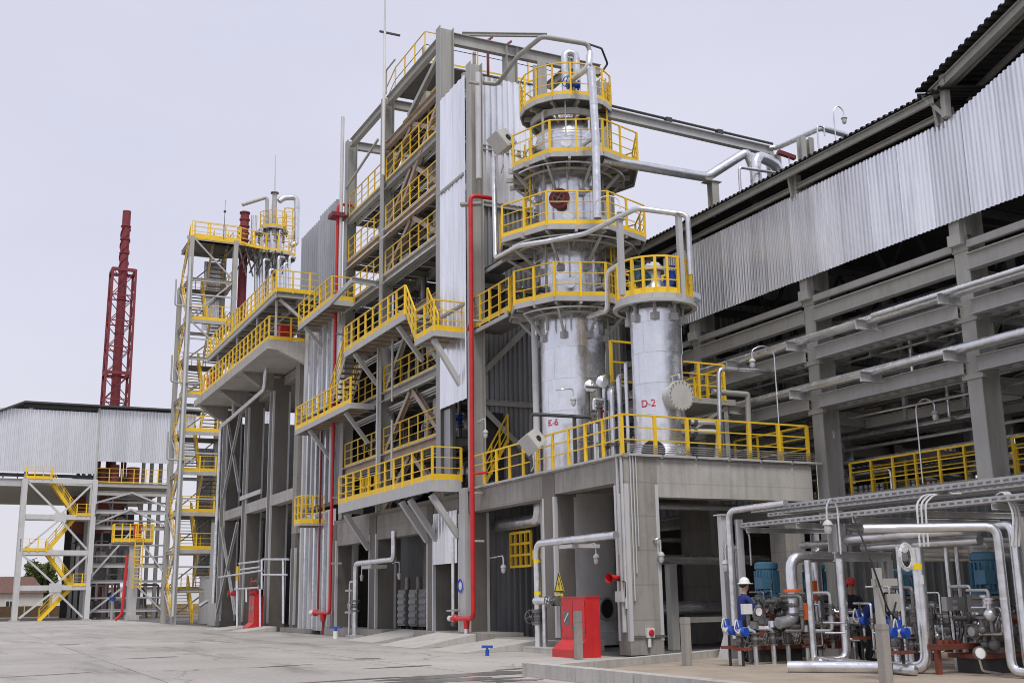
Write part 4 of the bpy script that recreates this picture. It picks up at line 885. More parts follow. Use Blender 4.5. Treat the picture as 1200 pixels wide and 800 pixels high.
for ya, yb in spans():
    MB().ib((HX-.0, ya, 9.72), (HX-.0, yb, 9.72), .44, .26).build('wall_girder', 'steel', hall)
    MB().ch((HX-.05, ya, 10.2), (HX-.05, yb, 10.2), .2, .12).build('crane_rail', 'steel', hall)
    for z in (7.06, 8.52):
        MB().ib((HX-.08, ya, z), (HX-.08, yb, z), .40, .22).build('wall_girder', 'steell', hall)
        # cable ladder rungs below and behind the girder
        MB().ib((HX+.55, ya, z-.05), (HX+.55, yb, z-.05), .3, .2).build('wall_girder', 'steel', hall)
        m_ = MB()
        y = ya+.3
        while y < yb: m_.box((HX+.1, y, z-.12), (HX+.5, y+.12, z-.06)); y += .42
        o = m_.build('ladder_rungs', 'steell', hall); o['kind'] = 'stuff'
        ym = (ya+yb)/2
        for yy in (ya-.24, ym): MB().ch((HX-1.0, yy, z+.18), (HX-.2, yy, z+.18), .28, .12).build('bracket_arm', 'steell', hall)
# upper cladding, flat part then rising part
YK = 20.6
CX = HX-.25
clad(hall, (CX, 33.4), (CX, YK), 10.82, 13.55, 1.16, .145, .045, 'corr')
y = YK; QA, QB = at(1111, 138, x=CX), at(1199, 60, x=CX); KS = (QB.z-QA.z)/(QA.y-QB.y)
def ztop(y): return 13.55+max(0, (QA.y-y))*KS
while y > 3:
    w_ = 1.12; n = 8; p_ = (w_+.03)/n; prof = []
    for i in range(n): prof += [(i*p_, 0), (i*p_+p_*.38, 0), (i*p_+p_*.5, .045), (i*p_+p_*.88, .045)]
    prof.append((w_+.03, 0)); k2 = len(prof); m_ = MB(); xx = CX-random.uniform(0, .008); zz_ = 10.82+random.uniform(-.012, .012)
    m_.v = [(xx-d, y-q, zz_) for q, d in prof]+[(xx-d, y-q, ztop(y-q)) for q, d in prof]; m_.f = [(i, i+1, k2+i+1, k2+i) for i in range(k2-1)]
    m_.build('cladding_sheet', 'corr', hall); y -= w_
for z in (11.2, 13.2): MB().ch((CX+.12, 33.4, z), (CX+.12, 4, z), .18, .08).build('cladding_rail', 'steel', hall)
# eave beams and roof sheets
RA, RB = at(1072, 109, x=22.15), at(1180, 0, x=22.15); RS = (RB.z-RA.z)/(RA.y-RB.y); RXo = 22.15
MB().ch((CX-.3, 37, 14.14), (CX-.3, YK-.6, 14.14), .22, .1).build('eave_beam', 'steel', hall); MB().ch((CX+.05, 37, 13.78), (CX+.05, YK-.4, 13.78), .16, .1).build('eave_beam', 'steel', hall)
MB().ib((RXo+.3, RA.y-.3, RA.z-.12), (RXo+.3, 4, RA.z-.22+RS*(RA.y-4)), .26, .2).build('eave_beam', 'steel', hall)
for y in hy[2:]: MB().box((CX-.02, y+.1, 13.4), (CX+.2, y+.4, 14.2)).build('eave_post', 'steel', hall); MB().bar((CX-.15, y+.25, 14.1), (CX-.05, y+.25, 13.5), .1, .08).build('eave_bracket', 'steel', hall)
def roof_strip(y0, y1, x0, z0, x1, z1, name='roof_sheet', zrise=0):
    n = max(1, round((y1-y0)/.22)); p = (y1-y0)/n; prof = []
    for i in range(n): prof += [(i*p, 0), (i*p+p*.4, 0), (i*p+p*.5, .07), (i*p+p*.9, .07)]
    prof.append((y1-y0, 0)); m_ = MB(); k2 = len(prof)
    m_.v = [(x0, y0+q, z0+d+zrise*q) for q, d in prof]+[(x1, y0+q, z1+d+zrise*q) for q, d in prof]; m_.f = [(i, i+1, k2+i+1, k2+i) for i in range(k2-1)]
    m_.build(name, 'roof', hall)
y = YK-1.1
while y < 37.5: roof_strip(y, y+1.1, CX-.45, 14.28, 32.5, 16.3); y += 1.1
y = RA.y
while y > 2: roof_strip(y-1.1, y, RXo, RA.z+RS*(RA.y-y+1.1), 32.5, RA.z+2.2+RS*(RA.y-y+1.1), zrise=-RS); y -= 1.1
for y in (34.3,): pass
MB().add([(32.5, -22, 16.9+8), (32.5, 21, 16.9), (32.5, 38.2, 16.35), (42.5, 38.2, 14.2), (42.5, -22, 14.2)], [(0, 1, 2, 3, 4)]).build('roof_far_slope', 'roof', hall)
MB().add([(RXo, 2.2, RA.z+RS*(RA.y-2.2)), (32.5, 2.2, RA.z+2.2+RS*(RA.y-2.2)), (32.5, -22, 25), (RXo, -22, 26)], [(0, 1, 2, 3)]).build('roof_near_slope', 'roof', hall)  # unseen rest of the hall, extended and closed to darken its interior
MB().add([(RXo+.05, RA.y-.02, 14.2), (32.5, RA.y-.02, 16.2), (32.5, RA.y-.02, RA.z+2.15), (RXo+.05, RA.y-.02, RA.z-.02)], [(0, 1, 2, 3)]).build('roof_step_wall', 'steeld', hall)
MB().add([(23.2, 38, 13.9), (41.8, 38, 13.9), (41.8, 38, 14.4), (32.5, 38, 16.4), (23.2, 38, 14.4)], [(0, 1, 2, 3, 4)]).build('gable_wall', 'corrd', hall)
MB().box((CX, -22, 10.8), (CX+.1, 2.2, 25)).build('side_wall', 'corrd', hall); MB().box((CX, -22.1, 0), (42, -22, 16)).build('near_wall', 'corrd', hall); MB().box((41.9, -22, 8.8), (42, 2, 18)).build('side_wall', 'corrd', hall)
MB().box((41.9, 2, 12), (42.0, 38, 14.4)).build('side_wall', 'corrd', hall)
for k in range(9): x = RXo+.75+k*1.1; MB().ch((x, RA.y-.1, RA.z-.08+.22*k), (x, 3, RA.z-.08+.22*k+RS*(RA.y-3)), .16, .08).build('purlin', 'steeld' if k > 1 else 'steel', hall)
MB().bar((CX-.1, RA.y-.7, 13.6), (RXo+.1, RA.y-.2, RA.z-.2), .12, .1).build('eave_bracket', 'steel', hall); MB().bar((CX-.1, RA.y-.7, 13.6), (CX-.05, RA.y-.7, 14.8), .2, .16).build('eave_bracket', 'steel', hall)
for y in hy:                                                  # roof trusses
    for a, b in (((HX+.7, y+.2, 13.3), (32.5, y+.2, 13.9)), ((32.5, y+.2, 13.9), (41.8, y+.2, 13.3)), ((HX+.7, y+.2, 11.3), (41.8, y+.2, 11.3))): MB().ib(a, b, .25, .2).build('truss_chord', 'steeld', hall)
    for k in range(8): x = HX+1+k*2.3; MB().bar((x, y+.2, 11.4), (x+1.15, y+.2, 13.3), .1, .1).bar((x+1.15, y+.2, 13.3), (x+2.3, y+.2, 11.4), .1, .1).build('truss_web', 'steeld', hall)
    for x in (31.5, 41.5):
        MB().ib((x, y+.2, 0), (x, y+.2, 13.2), .5, .4, .04, (0, 1, 0)).build('column', 'steel', hall)
    for z in (4.0, 6.6, 9.4): MB().ib((HX+.65, y+.2, z), (41.4, y+.2, z), .4, .22).build('cross_beam', 'steel', hall)
    MB().bar((HX+.7, y+.2, 8.2), (HX+2.6, y+.2, 9.2), .12, .12).build('knee_brace', 'steel', hall)
for x, z in ((24.6, 9.3), (26.4, 9.3), (24.6, 6.5), (26.4, 6.5), (28.2, 7.9)): 
    for ya, yb in spans(): MB().ib((x, ya-.3, z), (x, yb+.3, z), .3, .18).build('inner_beam', 'steel', hall)
for k, y in enumerate(np.arange(15.5, 37, 2.2)):
    MB().ib((HX+.6, y, 8.3), (29, y, 8.3), .2, .14).build('inner_beam', 'steel', hall)
    MB().bar((24.6, y, 6.4), (24.6, y, 9.3), .12, .12).build('hanger', 'steel', hall)
    if k % 2: MB().bar((24.6, y, 6.5), (26.4, y, 9.2), .1, .1).build('inner_brace', 'steel', hall)
# floors, far cladding
MB().box((HX+.7, -22, 4.22), (41, 38, 4.34)).build('floor_slab', 'conc', hall)
for y in hy: MB().ib((HX+.3, y+.5, 4.0), (HX+.3, y+5.85, 4.0), .4, .22).build('edge_beam', 'steel', hall)
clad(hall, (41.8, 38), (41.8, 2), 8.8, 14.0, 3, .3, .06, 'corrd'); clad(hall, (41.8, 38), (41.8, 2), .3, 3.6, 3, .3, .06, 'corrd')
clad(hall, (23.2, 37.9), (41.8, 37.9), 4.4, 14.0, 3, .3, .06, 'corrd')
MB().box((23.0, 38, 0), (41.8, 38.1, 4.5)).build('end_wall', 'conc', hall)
rail(hall, [(HX+.72, 25.6, 4.36), (HX+.72, 20.5, 4.36)], .86, .9, toe=0, mids=2); rail(hall, [(HX+.72, 19.8, 4.36), (HX+.72, 14.5, 4.36)], .86, .9, toe=0); rail(hall, [(HX+1.6, 25.6, 4.36), (HX+1.6, 14, 4.36)], .8, 1.3, toe=0)
rail(hall, [(30.5, 37, 7.0), (30.5, 12, 7.0)], 1.1, 1.6, toe=.15); MB().box((30.5, 12, 6.9), (33.5, 37, 6.99)).build('deck', 'grating', hall)
for x in (29, 35): rail(hall, [(x, 37, 4.36), (x, 12, 4.36)], 1.1, 1.8, toe=.1)
# pipes on the bracket arms
for i, (z, r, lb) in enumerate(((8.86, .13, 'thick silver pipe on the upper bracket arms of the hall front'), (7.42, .13, 'thick silver pipe on the lower bracket arms of the hall front'))):
    pipe('rack_pipe', [(HX-.55, 31.5, z), (HX-.55, 12, z)], r, lb, 'silver pipes on the hall brackets', n=14)
pipe('rack_pipe', [(HX-.82, 22.6, 8.86), (HX-.82, 12, 8.86)], .07, 'thin silver pipe lying outside the thick one on the upper hall brackets')
rnd = random.Random(5)
nm = ['front', 'second', 'third', 'fourth', 'fifth', 'sixth', 'seventh', 'rearmost']
for j, z in enumerate((6.95, 9.7, 5.3)):
    for i in range(5 if j < 2 else 4):
        x = 24.3+i*1.5+.3*j; r = rnd.choice((.07, .1, .14, .2)); p0, p1 = 36.5-rnd.random()*3, 6.0
        pipe('hall_pipe', [(x, p0, z+r), (x, p1, z+r)] if i % 2 else [(x, p0, z+r), (x, 20+rnd.random()*6, z+r), (x, 20+rnd.random()*2, z+r-1.5 if j else z+r+1.2)], r, '%s grey pipe of the %s row inside the dark hall' % (nm[i], ('middle', 'upper', 'lower')[j]), 'pipes inside the hall', n=8, mt=('iron', 'pipe', 'steeld')[(i+j) % 3])
for i in range(12):
    z = 4.9+.42*i; x = 23.7+.28*(i % 4); r = (.04, .06, .05, .08)[i % 4]; y0 = 34-1.1*(i % 5)
    P = [(x, y0, z), (x, 8, z)] if i % 3 else [(x, y0, z), (x, 24.2-.9*(i % 4), z), (x, 24.2-.9*(i % 4), z-1.3), (x+2.5, 24.2-.9*(i % 4), z-1.3)]
    pipe('gallery_pipe', P, r, 'thin silver pipe just behind the hall front columns, %s counted from below' % ('first', 'second', 'third', 'fourth', 'fifth', 'sixth', 'seventh', 'eighth', 'ninth', 'tenth', 'eleventh', 'topmost')[i], 'thin pipes behind the hall columns', n=8)
def vat(x, y, z, r, h, lb):
    t = thing('process_drum', lb, 'vessel', (x, y, z), 'drums inside the hall')
    MB().lathe((x, y, z+.4), [(.05, 0), (r, .25), (r, h), (r*.7, h+.3), (.05, h+.4)], 18).build('shell', 'pipe', t, True); 
    for k in range(3): a = 2*PI*k/3; MB().box((x+r*.8*math.cos(a)-.06, y+r*.8*math.sin(a)-.06, z), (x+r*.8*math.cos(a)+.06, y+r*.8*math.sin(a)+.06, z+.6)).build('leg', 'steel', t)
for i, (x, y, z, r, h) in enumerate(((26, 29, 4.34, .6, 1.6), (27.5, 24, 4.34, .7, 2.0), (26, 20.5, 4.34, .5, 1.4), (28.5, 18, 4.34, .8, 2.2), (26.5, 27.5, 0, .7, 2.4), (25, 23.5, 0, .5, 1.8), (27, 19.5, 0, .8, 2.4))):
    vat(x, y, z, r, h, 'dim upright drum on the %s of the hall, %s' % ('upper floor' if z else 'ground floor', ['deepest of its floor', 'second from the deep end', 'third from the deep end', 'nearest the camera', 'deepest of its floor', 'in the middle of its floor', 'nearest the camera'][i]))
for i, (y, lb) in enumerate(((24.3, 'tall goose neck lamp at the hall upper railing, left of the second column'), (30, 'goose neck lamp hidden behind the D-2 platform end railing'))):
    a = (HX+.45, y-1.7 if i == 0 else 26.6, 4.36); lamp(a, lb, 2.1, (.12, -.55), .2)
# wall opposite: pale internal columns behind the pump bay
for i, (x, y) in enumerate(((21.0, 24.2), (23.5, 24.4))):
    pass
t = thing('rear_partition', 'dark corrugated partition behind the pump row', 'partition', (22.6, 20, 0)); clad(t, (22.55, 25), (22.55, 6), .2, 3.9, 1.6, .3, .05, 'roof'); MB().box((22.65, 6, 3.9), (22.75, 25, 4.0)).build('head_rail', 'steel', t)  # sheet colour darkened to carry the dim interior behind the pumps
# ---- roof pipework right of the tall column
RY = 31.6
a, b = at(712, 133, y=RY), at(906, 178, y=RY); c, d = at(962, 150, y=27.2), at(990, 158, y=27.2)
pb = thing('pipe_bridge', 'upper grey beam bridge running from the tall column to the hall roof', 'pipe bridge', a); MB().ib(a, b, .34, .22).build('beam', 'steell', pb); 
MB().tube([a+V((0, 0, .32)), b+V((0, 0, .32))], .05, 8).build('bridge_pipe', 'steeld', pb, True)
for k in (.35, .66): q = a+(b-a)*k; MB().box((q.x-.12, q.y-.1, q.z+.17), (q.x+.12, q.y+.1, q.z+.36)).build('shoe', 'steeld', pb)
pipe('roof_pipe', [b+V((-.2, 0, .12)), b+V((.1, -.2, .12)), c, d, d+V((.6, 0, -.1))], .10, 'grey pipe climbing from the bridge end over the hall roof to the far right')
for i, (q, lb) in enumerate(((b, 'twin grey stanchion under the upper bridge end on the hall roof'), (at(943, 160, y=27.6), 'grey stanchion on the hall roof right of the bridge end'))):
    t = thing('stanchion', lb, 'post', (q.x, q.y, 14.6), 'stanchions on the hall roof')
    for s in (-.17, .17): MB().ib((q.x+s, q.y, 14.5), (q.x+s, q.y, q.z-.05), .24, .2).build('leg', 'steel', t)
a2, b2 = at(705, 187, y=30.6), at(828, 208, y=30.6); c2 = at(872, 182, y=30.6)
pipe('roof_pipe', [a2, b2, V((b2.x+1.6, b2.y-.3, c2.z)), V((b2.x+2.3, b2.y-.4, c2.z-2))], .17, 'thick silver pipe bridging from the tall column to the roof below the beam bridge', n=14, bend=.25)
t = thing('stanchion', 'leftmost single grey stanchion on the hall roof under the silver bridge pipe', 'post', (b2.x, b2.y, 14.5), 'stanchions on the hall roof'); MB().ib((b2.x+.25, b2.y, 14.4), (b2.x+.25, b2.y, b2.z-.18), .3, .28).build('leg', 'steel', t); MB().box((b2.x-.1, b2.y-.2, b2.z-.17), (b2.x+.5, b2.y+.2, b2.z-.14)).build('cap_plate', 'steel', t)
e = at(884, 180, y=29.4); f_ = at(886, 222, y=29.4); pipe('vent_pipe', [(e.x, 29.4, f_.z-.7), (e.x, 29.4, e.z), (e.x+1.25, 29.6, e.z-.2), (e.x+1.3, 29.6, f_.z-.5)], .2, 'fat silver vent elbow standing on the hall roof', n=14)
e = at(866, 196, y=29.2); pipe('vent_pipe', [(e.x, 29.2, 14.5), (e.x, 29.2, e.z), (e.x+1.9, 29.0, e.z-.05), (e.x+1.9, 29.0, 14.6)], .05, 'thin grey hoop pipe on the hall roof beside the fat vent elbow')
for i, (px, py0, py1, lb) in enumerate(((981, 130, 165, 'goose neck lamp on the hall roof at the far right pipe end'), (961, 148, 175, 'small hooped vent pipe at the roof pipe elbow'))):
    a_ = at(px, py1+18, y=27); b_ = at(px, py0, y=27)
    if i == 0: lamp((a_.x, a_.y, a_.z-.3), lb, b_.z-a_.z+.3, (.35, -.1), .18)
    else: pipe('vent_pipe', [(a_.x, a_.y, a_.z-.4), (a_.x, a_.y, b_.z), (a_.x+.3, a_.y, b_.z), (a_.x+.3, a_.y, b_.z-.3)], .03, lb, bend=.12)
a_ = at(915, 182, y=28.4); t = thing('fire_monitor', 'small dark red bar on a post at the bridge end on the roof', 'monitor', (a_.x, a_.y, 15)); MB().bar((a_.x-.1, a_.y, a_.z+.1), (a_.x+.6, a_.y, a_.z), .14, .14).build('bar', 'maroon', t); MB().cone((a_.x+.35, a_.y, 14.7), (a_.x+.35, a_.y, a_.z), .03, None, 6).build('stem', 'white', t)
# ================================================================== LEFT CONCRETE BUILDING
cb = thing('concrete_building', 'tall grey concrete column frame with overhanging slab and yellow railing left of the tower', 'concrete frame', (FX, 57.6, 0))
SX = 13.9; ZS = 14.95; YA, YB = 57.6, 76.0
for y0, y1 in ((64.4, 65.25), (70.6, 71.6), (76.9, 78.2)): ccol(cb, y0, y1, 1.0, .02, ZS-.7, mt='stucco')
MB().box((16.0, 58.83, 4.99), (16.9, 59.67, 16.2)).build('column', 'conc', cb)
for y0, y1 in ((59.7, 64.39), (65.26, 70.59), (71.61, 76.89)):
    MB().box((16.04, y0, 6.85), (16.6, y1, 7.45)).build('frame_beam', 'concl', cb); MB().box((16.6, y0, ZS-1.1), (17.2, y1, ZS-.56)).build('frame_beam', 'conc', cb)
MB().box((15.9, 66.5, 7.75), (16.0, 71.9, 8.0)).build('frame_beam', 'board', cb)
# slab with chamfered end and corbels
MB().extr([(SX, YA, ZS), (SX, YA, ZS-.5), (SX+.5, YA, ZS-.52), (16.4, YA, ZS-1.35), (16.4, YA, ZS)], (0, .35, 0)).build('slab_end', 'concl', cb)
MB().box((SX, YA+.352, ZS-.42), (24.5, YB+2, ZS-.004)).build('overhang_slab', 'concl', cb)
MB().box((SX-.012, YA-.01, ZS-.5), (SX+.2, YB, ZS+.02)).build('edge_beam', 'concl', cb)
for y in (64.5, 70.7, 76.9): MB().extr([(SX+.2, y, ZS-.42), (16.0, y, ZS-.42), (16.0, y, ZS-1.5), (15.2, y, ZS-1.2)], (0, .6, 0)).build('corbel', 'conc', cb)
rail(cb, [(SX+.06, YB, ZS+.02), (SX+.06, YA+.05, ZS+.02), (16.3, YA+.05, ZS+.02)], 1.25, .95, toe=.2, pw=.085, mids=2)
for x in (19.5, 23): 
    for y in (59, 65, 71, 77): MB().box((x, y, 0), (x+.8, y+.8, ZS-.42)).build('column', 'conc', cb)
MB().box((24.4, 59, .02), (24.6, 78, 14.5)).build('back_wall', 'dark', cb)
clad(cb, (24.3, 78), (24.3, 59), 7.5, 14.4, 2.4, .3, .06, 'corrd')
for y0 in (59.7, 65.3, 71.7): MB().box((16.7, y0, 7.0), (24.4, y0+4.6, 7.3)).build('floor_slab', 'conc', cb)
MB().box((16.2, 78.25, .02), (19, 81.8, 7)).build('side_wall', 'steel', cb)
MB().box((16.5, 78.3, 7.02), (18.6, 81.8, 13.6)).build('side_wall', 'corrd', cb)
def xbr(y0, y1, z0, z1, x=15.9, mt='steell'):
    for s in (0, 1): MB().ib((x-.06*s, (y0, y1)[s], z0), (x-.06*s, (y1, y0)[s], z1), .16, .16, .03, (1, 0, 0)).build('brace', mt, cb)
xbr(72, 76.5, 8.3, 13.6); xbr(71.9, 77, .8, 6.4)
MB().box((19.1, 82.6, 0), (27, 83, 14.4)).build('rear_wall', 'dark', cb); MB().box((26.8, 78, 0), (27, 83, 14.4)).build('rear_wall', 'dark', cb)  # dark walls added to put shade between the columns
MB().box((17.2, 81.9, 0), (19.2, 82.5, 13.5)).build('rear_wall', 'conc', cb)
# lean to top platforms (steel) above the slab
up = thing('upper_platform', 'long yellow railed steel platform running above the concrete overhang', 'platform', (SX, 56.5, 15)); ZU = 17.25; UY0, UY1 = 56.3, 74.2
MB().box((SX+.05, UY0, ZU-.05), (17.2, UY1, ZU-.01)).build('deck', 'grating', up)
for x in (SX, 15.4, 17.1): MB().ib((x+.06, UY0+.01, ZU-.2), (x+.06, UY1, ZU-.2), .3, .12).build('main_beam', 'steell', up)
for k in range(12): y = UY0+.1+k*1.6; MB().ib((SX+.13, y, ZU-.18), (17.0, y, ZU-.18), .22, .1).build('cross_beam', 'steel', up)
rail(up, [(SX+.04, UY1, ZU), (SX+.04, UY0+.03, ZU), (16.6, UY0+.03, ZU)], 1.15, .95, toe=.22, pw=.085)
for y in (UY0+.5, 61, 66, 71.5): MB().bar((SX+.2, y, ZU-.36), (SX+.2, y, ZS), .1, .1).build('post', 'steell', up)
MB().bar((SX+.3, UY0+.3, ZU-.36), (16.3, UY0+.3, ZU-2.0), .14, .14).build('knee_brace', 'steell', up)
t = thing('red_cabinet', 'bright red cabinet behind the yellow railing on the concrete overhang', 'cabinet', (14.6, 58.6, ZS)); MB().box((14.75, 58.4, ZS+.05), (15.45, 59.0, ZS+1.05)).build('casing', 'red', t); MB().box((14.8, 58.37, ZS+.1), (15.4, 58.40, ZS+1.0)).build('door', 'red', t)
t = thing('red_cabinet', 'small red box at the far left end of the overhang railing', 'cabinet', (14.6, 73.4, ZS)); MB().box((14.2, 73.5, ZS+.02), (14.6, 75.2, ZS+1.1)).build('casing', 'red', t); MB().box((14.17, 73.6, ZS+.1), (14.198, 75.1, ZS+1.05)).build('door', 'red', t)
a = at(312, 430, x=15.2); b = at(310, 456, x=15.2); c = at(259, 500, x=15.2); d_ = at(257, 600, x=15.2)
pipe('downpipe', [a, b, c, V((c.x, c.y, 1.5))], .13, 'silver downpipe sloping under the concrete overhang and dropping beside the stair tower')
a = at(274, 470, x=15.6); b = at(274, 488, x=15.4); pipe('downpipe', [a, b], .13, 'short white vertical pipe under the middle of the concrete overhang', mt='board')
# pipe nest at the foot between the concrete columns
pn = thing('pipe_nest', 'low nest of grey pipes and gauges between the left concrete columns', 'pipework', (15.3, 66, 0))
m_ = [(268, 663), (305, 655), (305, 688), (277, 690)]
for i, (p0, p1) in enumerate((((256, 676), (308, 668)), ((275, 690), (304, 688)), ((280, 660), (305, 657)), ((308, 655), (338, 655)), ((308, 673), (336, 673)), ((282, 667), (305, 664)))):
    a, b = at(*p0, x=15.35), at(*p1, x=15.35); MB().tube([a, b], .06, 7).build('pipe_run', 'pipe', pn, True)
for px, y0, y1 in ((307, 655, 690), (332, 655, 730), (305, 690, 734), (289, 690, 705), (278, 680, 735)):
    a, b = at(px, y0, x=15.35), at(px, y1, x=15.35); MB().tube([a, b], .07, 7).build('riser', 'pipe', pn, True)
a = at(280, 675, x=15.5); MB().box((15.4, a.y-.15, a.z-.9), (15.46, a.y+.35, a.z+.6)).build('panel', 'yellow', pn)
for px, py in ((302, 681), (274, 695), (300, 694)): a = at(px, py, x=15.3); valve(pn, a, (0, 1, 0), .1, 'iron' if px == 302 else 'red', (-1, 0, 0), 'red')
t = thing('caged_ladder', 'yellow ladder between the left concrete columns', 'ladder', (16.6, 61.5, 0))
for dx in (0, .5): MB().bar((16.8+dx, 61.6, 0), (16.8+dx, 61.6, 4.4), .09, .07).build('rail', 'yellow', t)
me_ = MB().box((-.25, -.02, -.02), (.25, .02, .02)).mesh('rung', 'yellow')
for k in range(14): inst('rung', me_, t, (17.05, 61.6, .3+.3*k))
# fire hose cabinets
def hosecab(c, w, d, h, lb):
    """front faces -x; c = near (-y) front foot corner of the upper casing"""
    c = V(c); t = thing('fire_hose_cabinet', lb, 'fire cabinet', c, 'red fire hose cabinets'); x, y, z = c
    MB().extr([(x+d, y, z), (x-.3, y, z), (x-.3, y, z+.2), (x, y, z+.44), (x, y, z+h), (x+d, y, z+h)], (0, w, 0)).build('casing', 'red', t)
    MB().box((x-.015, y-.015, z+h+.002), (x+d, y+w+.015, z+h+.03)).build('roof_plate', 'red', t)
    for s in (0, 1):
        y0 = y+.03+s*(w/2-.015); y1 = y0+w/2-.045
        MB().box((x-.02, y0, z+.5), (x-.002, y1, z+h-.06)).build('door', 'red', t)
        ym_ = (y0+y1)/2; MB().box((x-.026, ym_-.16, z+h*.58-.06), (x-.021, ym_+.16, z+h*.58+.3)).build('window', 'iron', t)
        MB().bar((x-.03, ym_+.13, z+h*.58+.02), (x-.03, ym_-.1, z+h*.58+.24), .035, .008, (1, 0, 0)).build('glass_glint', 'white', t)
        for k in (.62, h-.2): MB().cone((x-.03, (y0, y1)[s], z+k), (x-.03, (y0, y1)[s], z+k+.09), .014, None, 6).build('hinge', 'iron', t)
    MB().box((x-.045, y+w/2-.02, z+h*.45), (x-.021, y+w/2+.02, z+h*.45+.12)).build('handle', 'iron', t)
    return t
q = at(689, 770, z=0); hosecab((14.68, 26.0, 0), 1.3, .42, 1.5, 'large red fire hose cabinet with two small windows before the platform')
q = at(285, 738, z=0); q = at(291, 739, z=0); hosecab((15.1, q.y+.3, 0), 1.3, .5, 1.85, 'red fire cabinet standing among pipes at the left concrete columns')
# ================================================================== FAR COLUMN
FYC = 91.6; fc = at(319, 300, y=FYC); FCC = (fc.x, FYC); fcr = .62; ZFT = 30.2
f = thing('far_column', 'slim far silver column with round yellow decks rising behind the upper platform', 'process column', (FCC[0], FCC[1], 15))
zf1 = 30.05; zf2 = at(316, 264, y=FYC-1).z
bands(f, FCC, fcr, 15, zf2-.2, 1.6, n=28); MB().lathe((*FCC, zf2-.2), [(fcr, 0), (fcr*.7, .6), (.25, .9), (.22, 2.4)], 24).build('dome', 'galv', f, True)
for z, R in ((zf1, 1.95), (zf2, 1.12)):
    P = ngon(FCC, R, 12, 0); annulus(f, P, FCC, .6, z); rail(f, [V((*q, z)) for q in P], 1.4, 1.0, toe=.18, closed=True, pw=.07, r=.02); ring_brackets(f, FCC, .65, R-.1, z, 8, 1.1, 0, 'steel')
x0_, x1_ = 18.7, FCC[0]-1.4
MB().prism([(x0_, 89.05), (x1_, 89.6), (x1_, 92.5), (x0_, 93.4)], zf1-.05, zf1).build('deck', 'grating', f)
MB().extr([(x0_, 89.0, zf1-.1), (x1_+.5, 89.6, zf1-.1), (x1_+.5, 89.6, zf1+.14), (x0_, 89.0, zf1+.14)], (0, -.06, 0)).build('edge_beam', 'yellow', f)
rail(f, [(x0_, 89.0, zf1), (x1_+.4, 89.6, zf1)], 1.35, 1.1, toe=.0, pw=.07, r=.02)
for k in range(6):                                   # bracing under the shared deck
    x = x0_+.3+k*.55; MB().bar((x, 89.6, zf1-.1), (x+.9, 90.6, zf1-2.2), .1, .1).build('deck_brace', 'steel', f); MB().bar((x+.8, 89.4, zf1-.1), (x, 90.4, zf1-2.0), .1, .1).build('deck_brace', 'iron', f)
zp_ = lambda px, py: at(px, py, y=FYC-.6)
a, b, c = zp_(313, 262), zp_(313, 231), zp_(284, 240)
pipe('top_pipe', [a, b, c], .15, 'grey pipe arm pointing left from the far silver column head', mt='steel', bend=.3); tv = at(307, 231, y=FYC-.6); 
a, b = zp_(321, 275), zp_(322, 225); pipe('top_pipe', [a, b], .2, 'grey upright mast pipe on the far silver column head', mt='steell', flanges=[(b-V((0, 0, .1)), (0, 0, 1))])
pts = [zp_(327, 236), zp_(332, 232), zp_(348, 231), zp_(347, 285), zp_(341, 288)]
pipe('top_pipe', pts, .25, 'big silver inverted U pipe right of the far column head', bend=.5)
rc = zp_(289, 246); t = thing('red_stack', 'dark red ventilated stack left of the far silver column', 'stack', (rc.x, FYC, 15)); MB().cone((rc.x, FYC, 15), (rc.x, FYC, rc.z), .36, None, 16).build('stack_pipe', 'maroon', t, True)
for k in range(5): MB().cone((rc.x, FYC, rc.z-.15-k*.6), (rc.x, FYC, rc.z-.03-k*.6), .44, None, 16).build('ring', 'maroon', t, True)
for dx in (.6, .9): MB().cone((rc.x+dx, FYC-.3, zf1), (rc.x+dx, FYC-.3, rc.z-.3), .10, None, 8).build('side_pipe', 'pipe', t, True)
t = thing('ladder_cage', 'pale yellow caged ladder right of the far column head', 'ladder', (FCC[0]+1.4, 90.6, zf1)); q = zp_(337, 246)
for dx in (0, .7): MB().bar((q.x-.35+dx, 90.6, zf1), (q.x-.35+dx, 90.6, q.z), .07, .05).build('rail', 'yellow', t)
me_ = MB().box((-.4, -.02, -.02), (.4, .02, .02)).mesh('rung', 'yellow')
for k in range(12): inst('rung', me_, t, (q.x, 90.6, q.z-.3*k))
for k in range(4): z = q.z-.2-.8*k; MB().tube([(q.x-.35, 90.6, z), (q.x-.4, 89.9, z), (q.x+.4, 89.9, z), (q.x+.35, 90.6, z)], .03, 5, .3).build('cage_hoop', 'yellow', t)
for i, (px, y0, y1, r, nm_) in enumerate(((300, 400, 296, .16, 'left'), (306, 380, 268, .2, 'second'), (328, 340, 270, .15, 'third'), (335, 360, 296, .12, 'right'))):
    a, b = at(px, y0, y=FYC-.9), at(px, y1, y=FYC-.9); pipe('column_riser', [a, b], r, 'vertical silver riser clamped on the far column, %s one of four' % nm_, 'risers on the far column', n=8)
for i in range(10):
    a0_ = 2*PI*i/10; MB().bar((FCC[0]+1.8*math.cos(a0_), FCC[1]+1.8*math.sin(a0_), zf1-.1), (FCC[0]+.6*math.cos(a0_+.5), FCC[1]+.6*math.sin(a0_+.5), zf1-1.9), .09, .09).build('deck_brace', ('steel', 'iron')[i % 2], f)
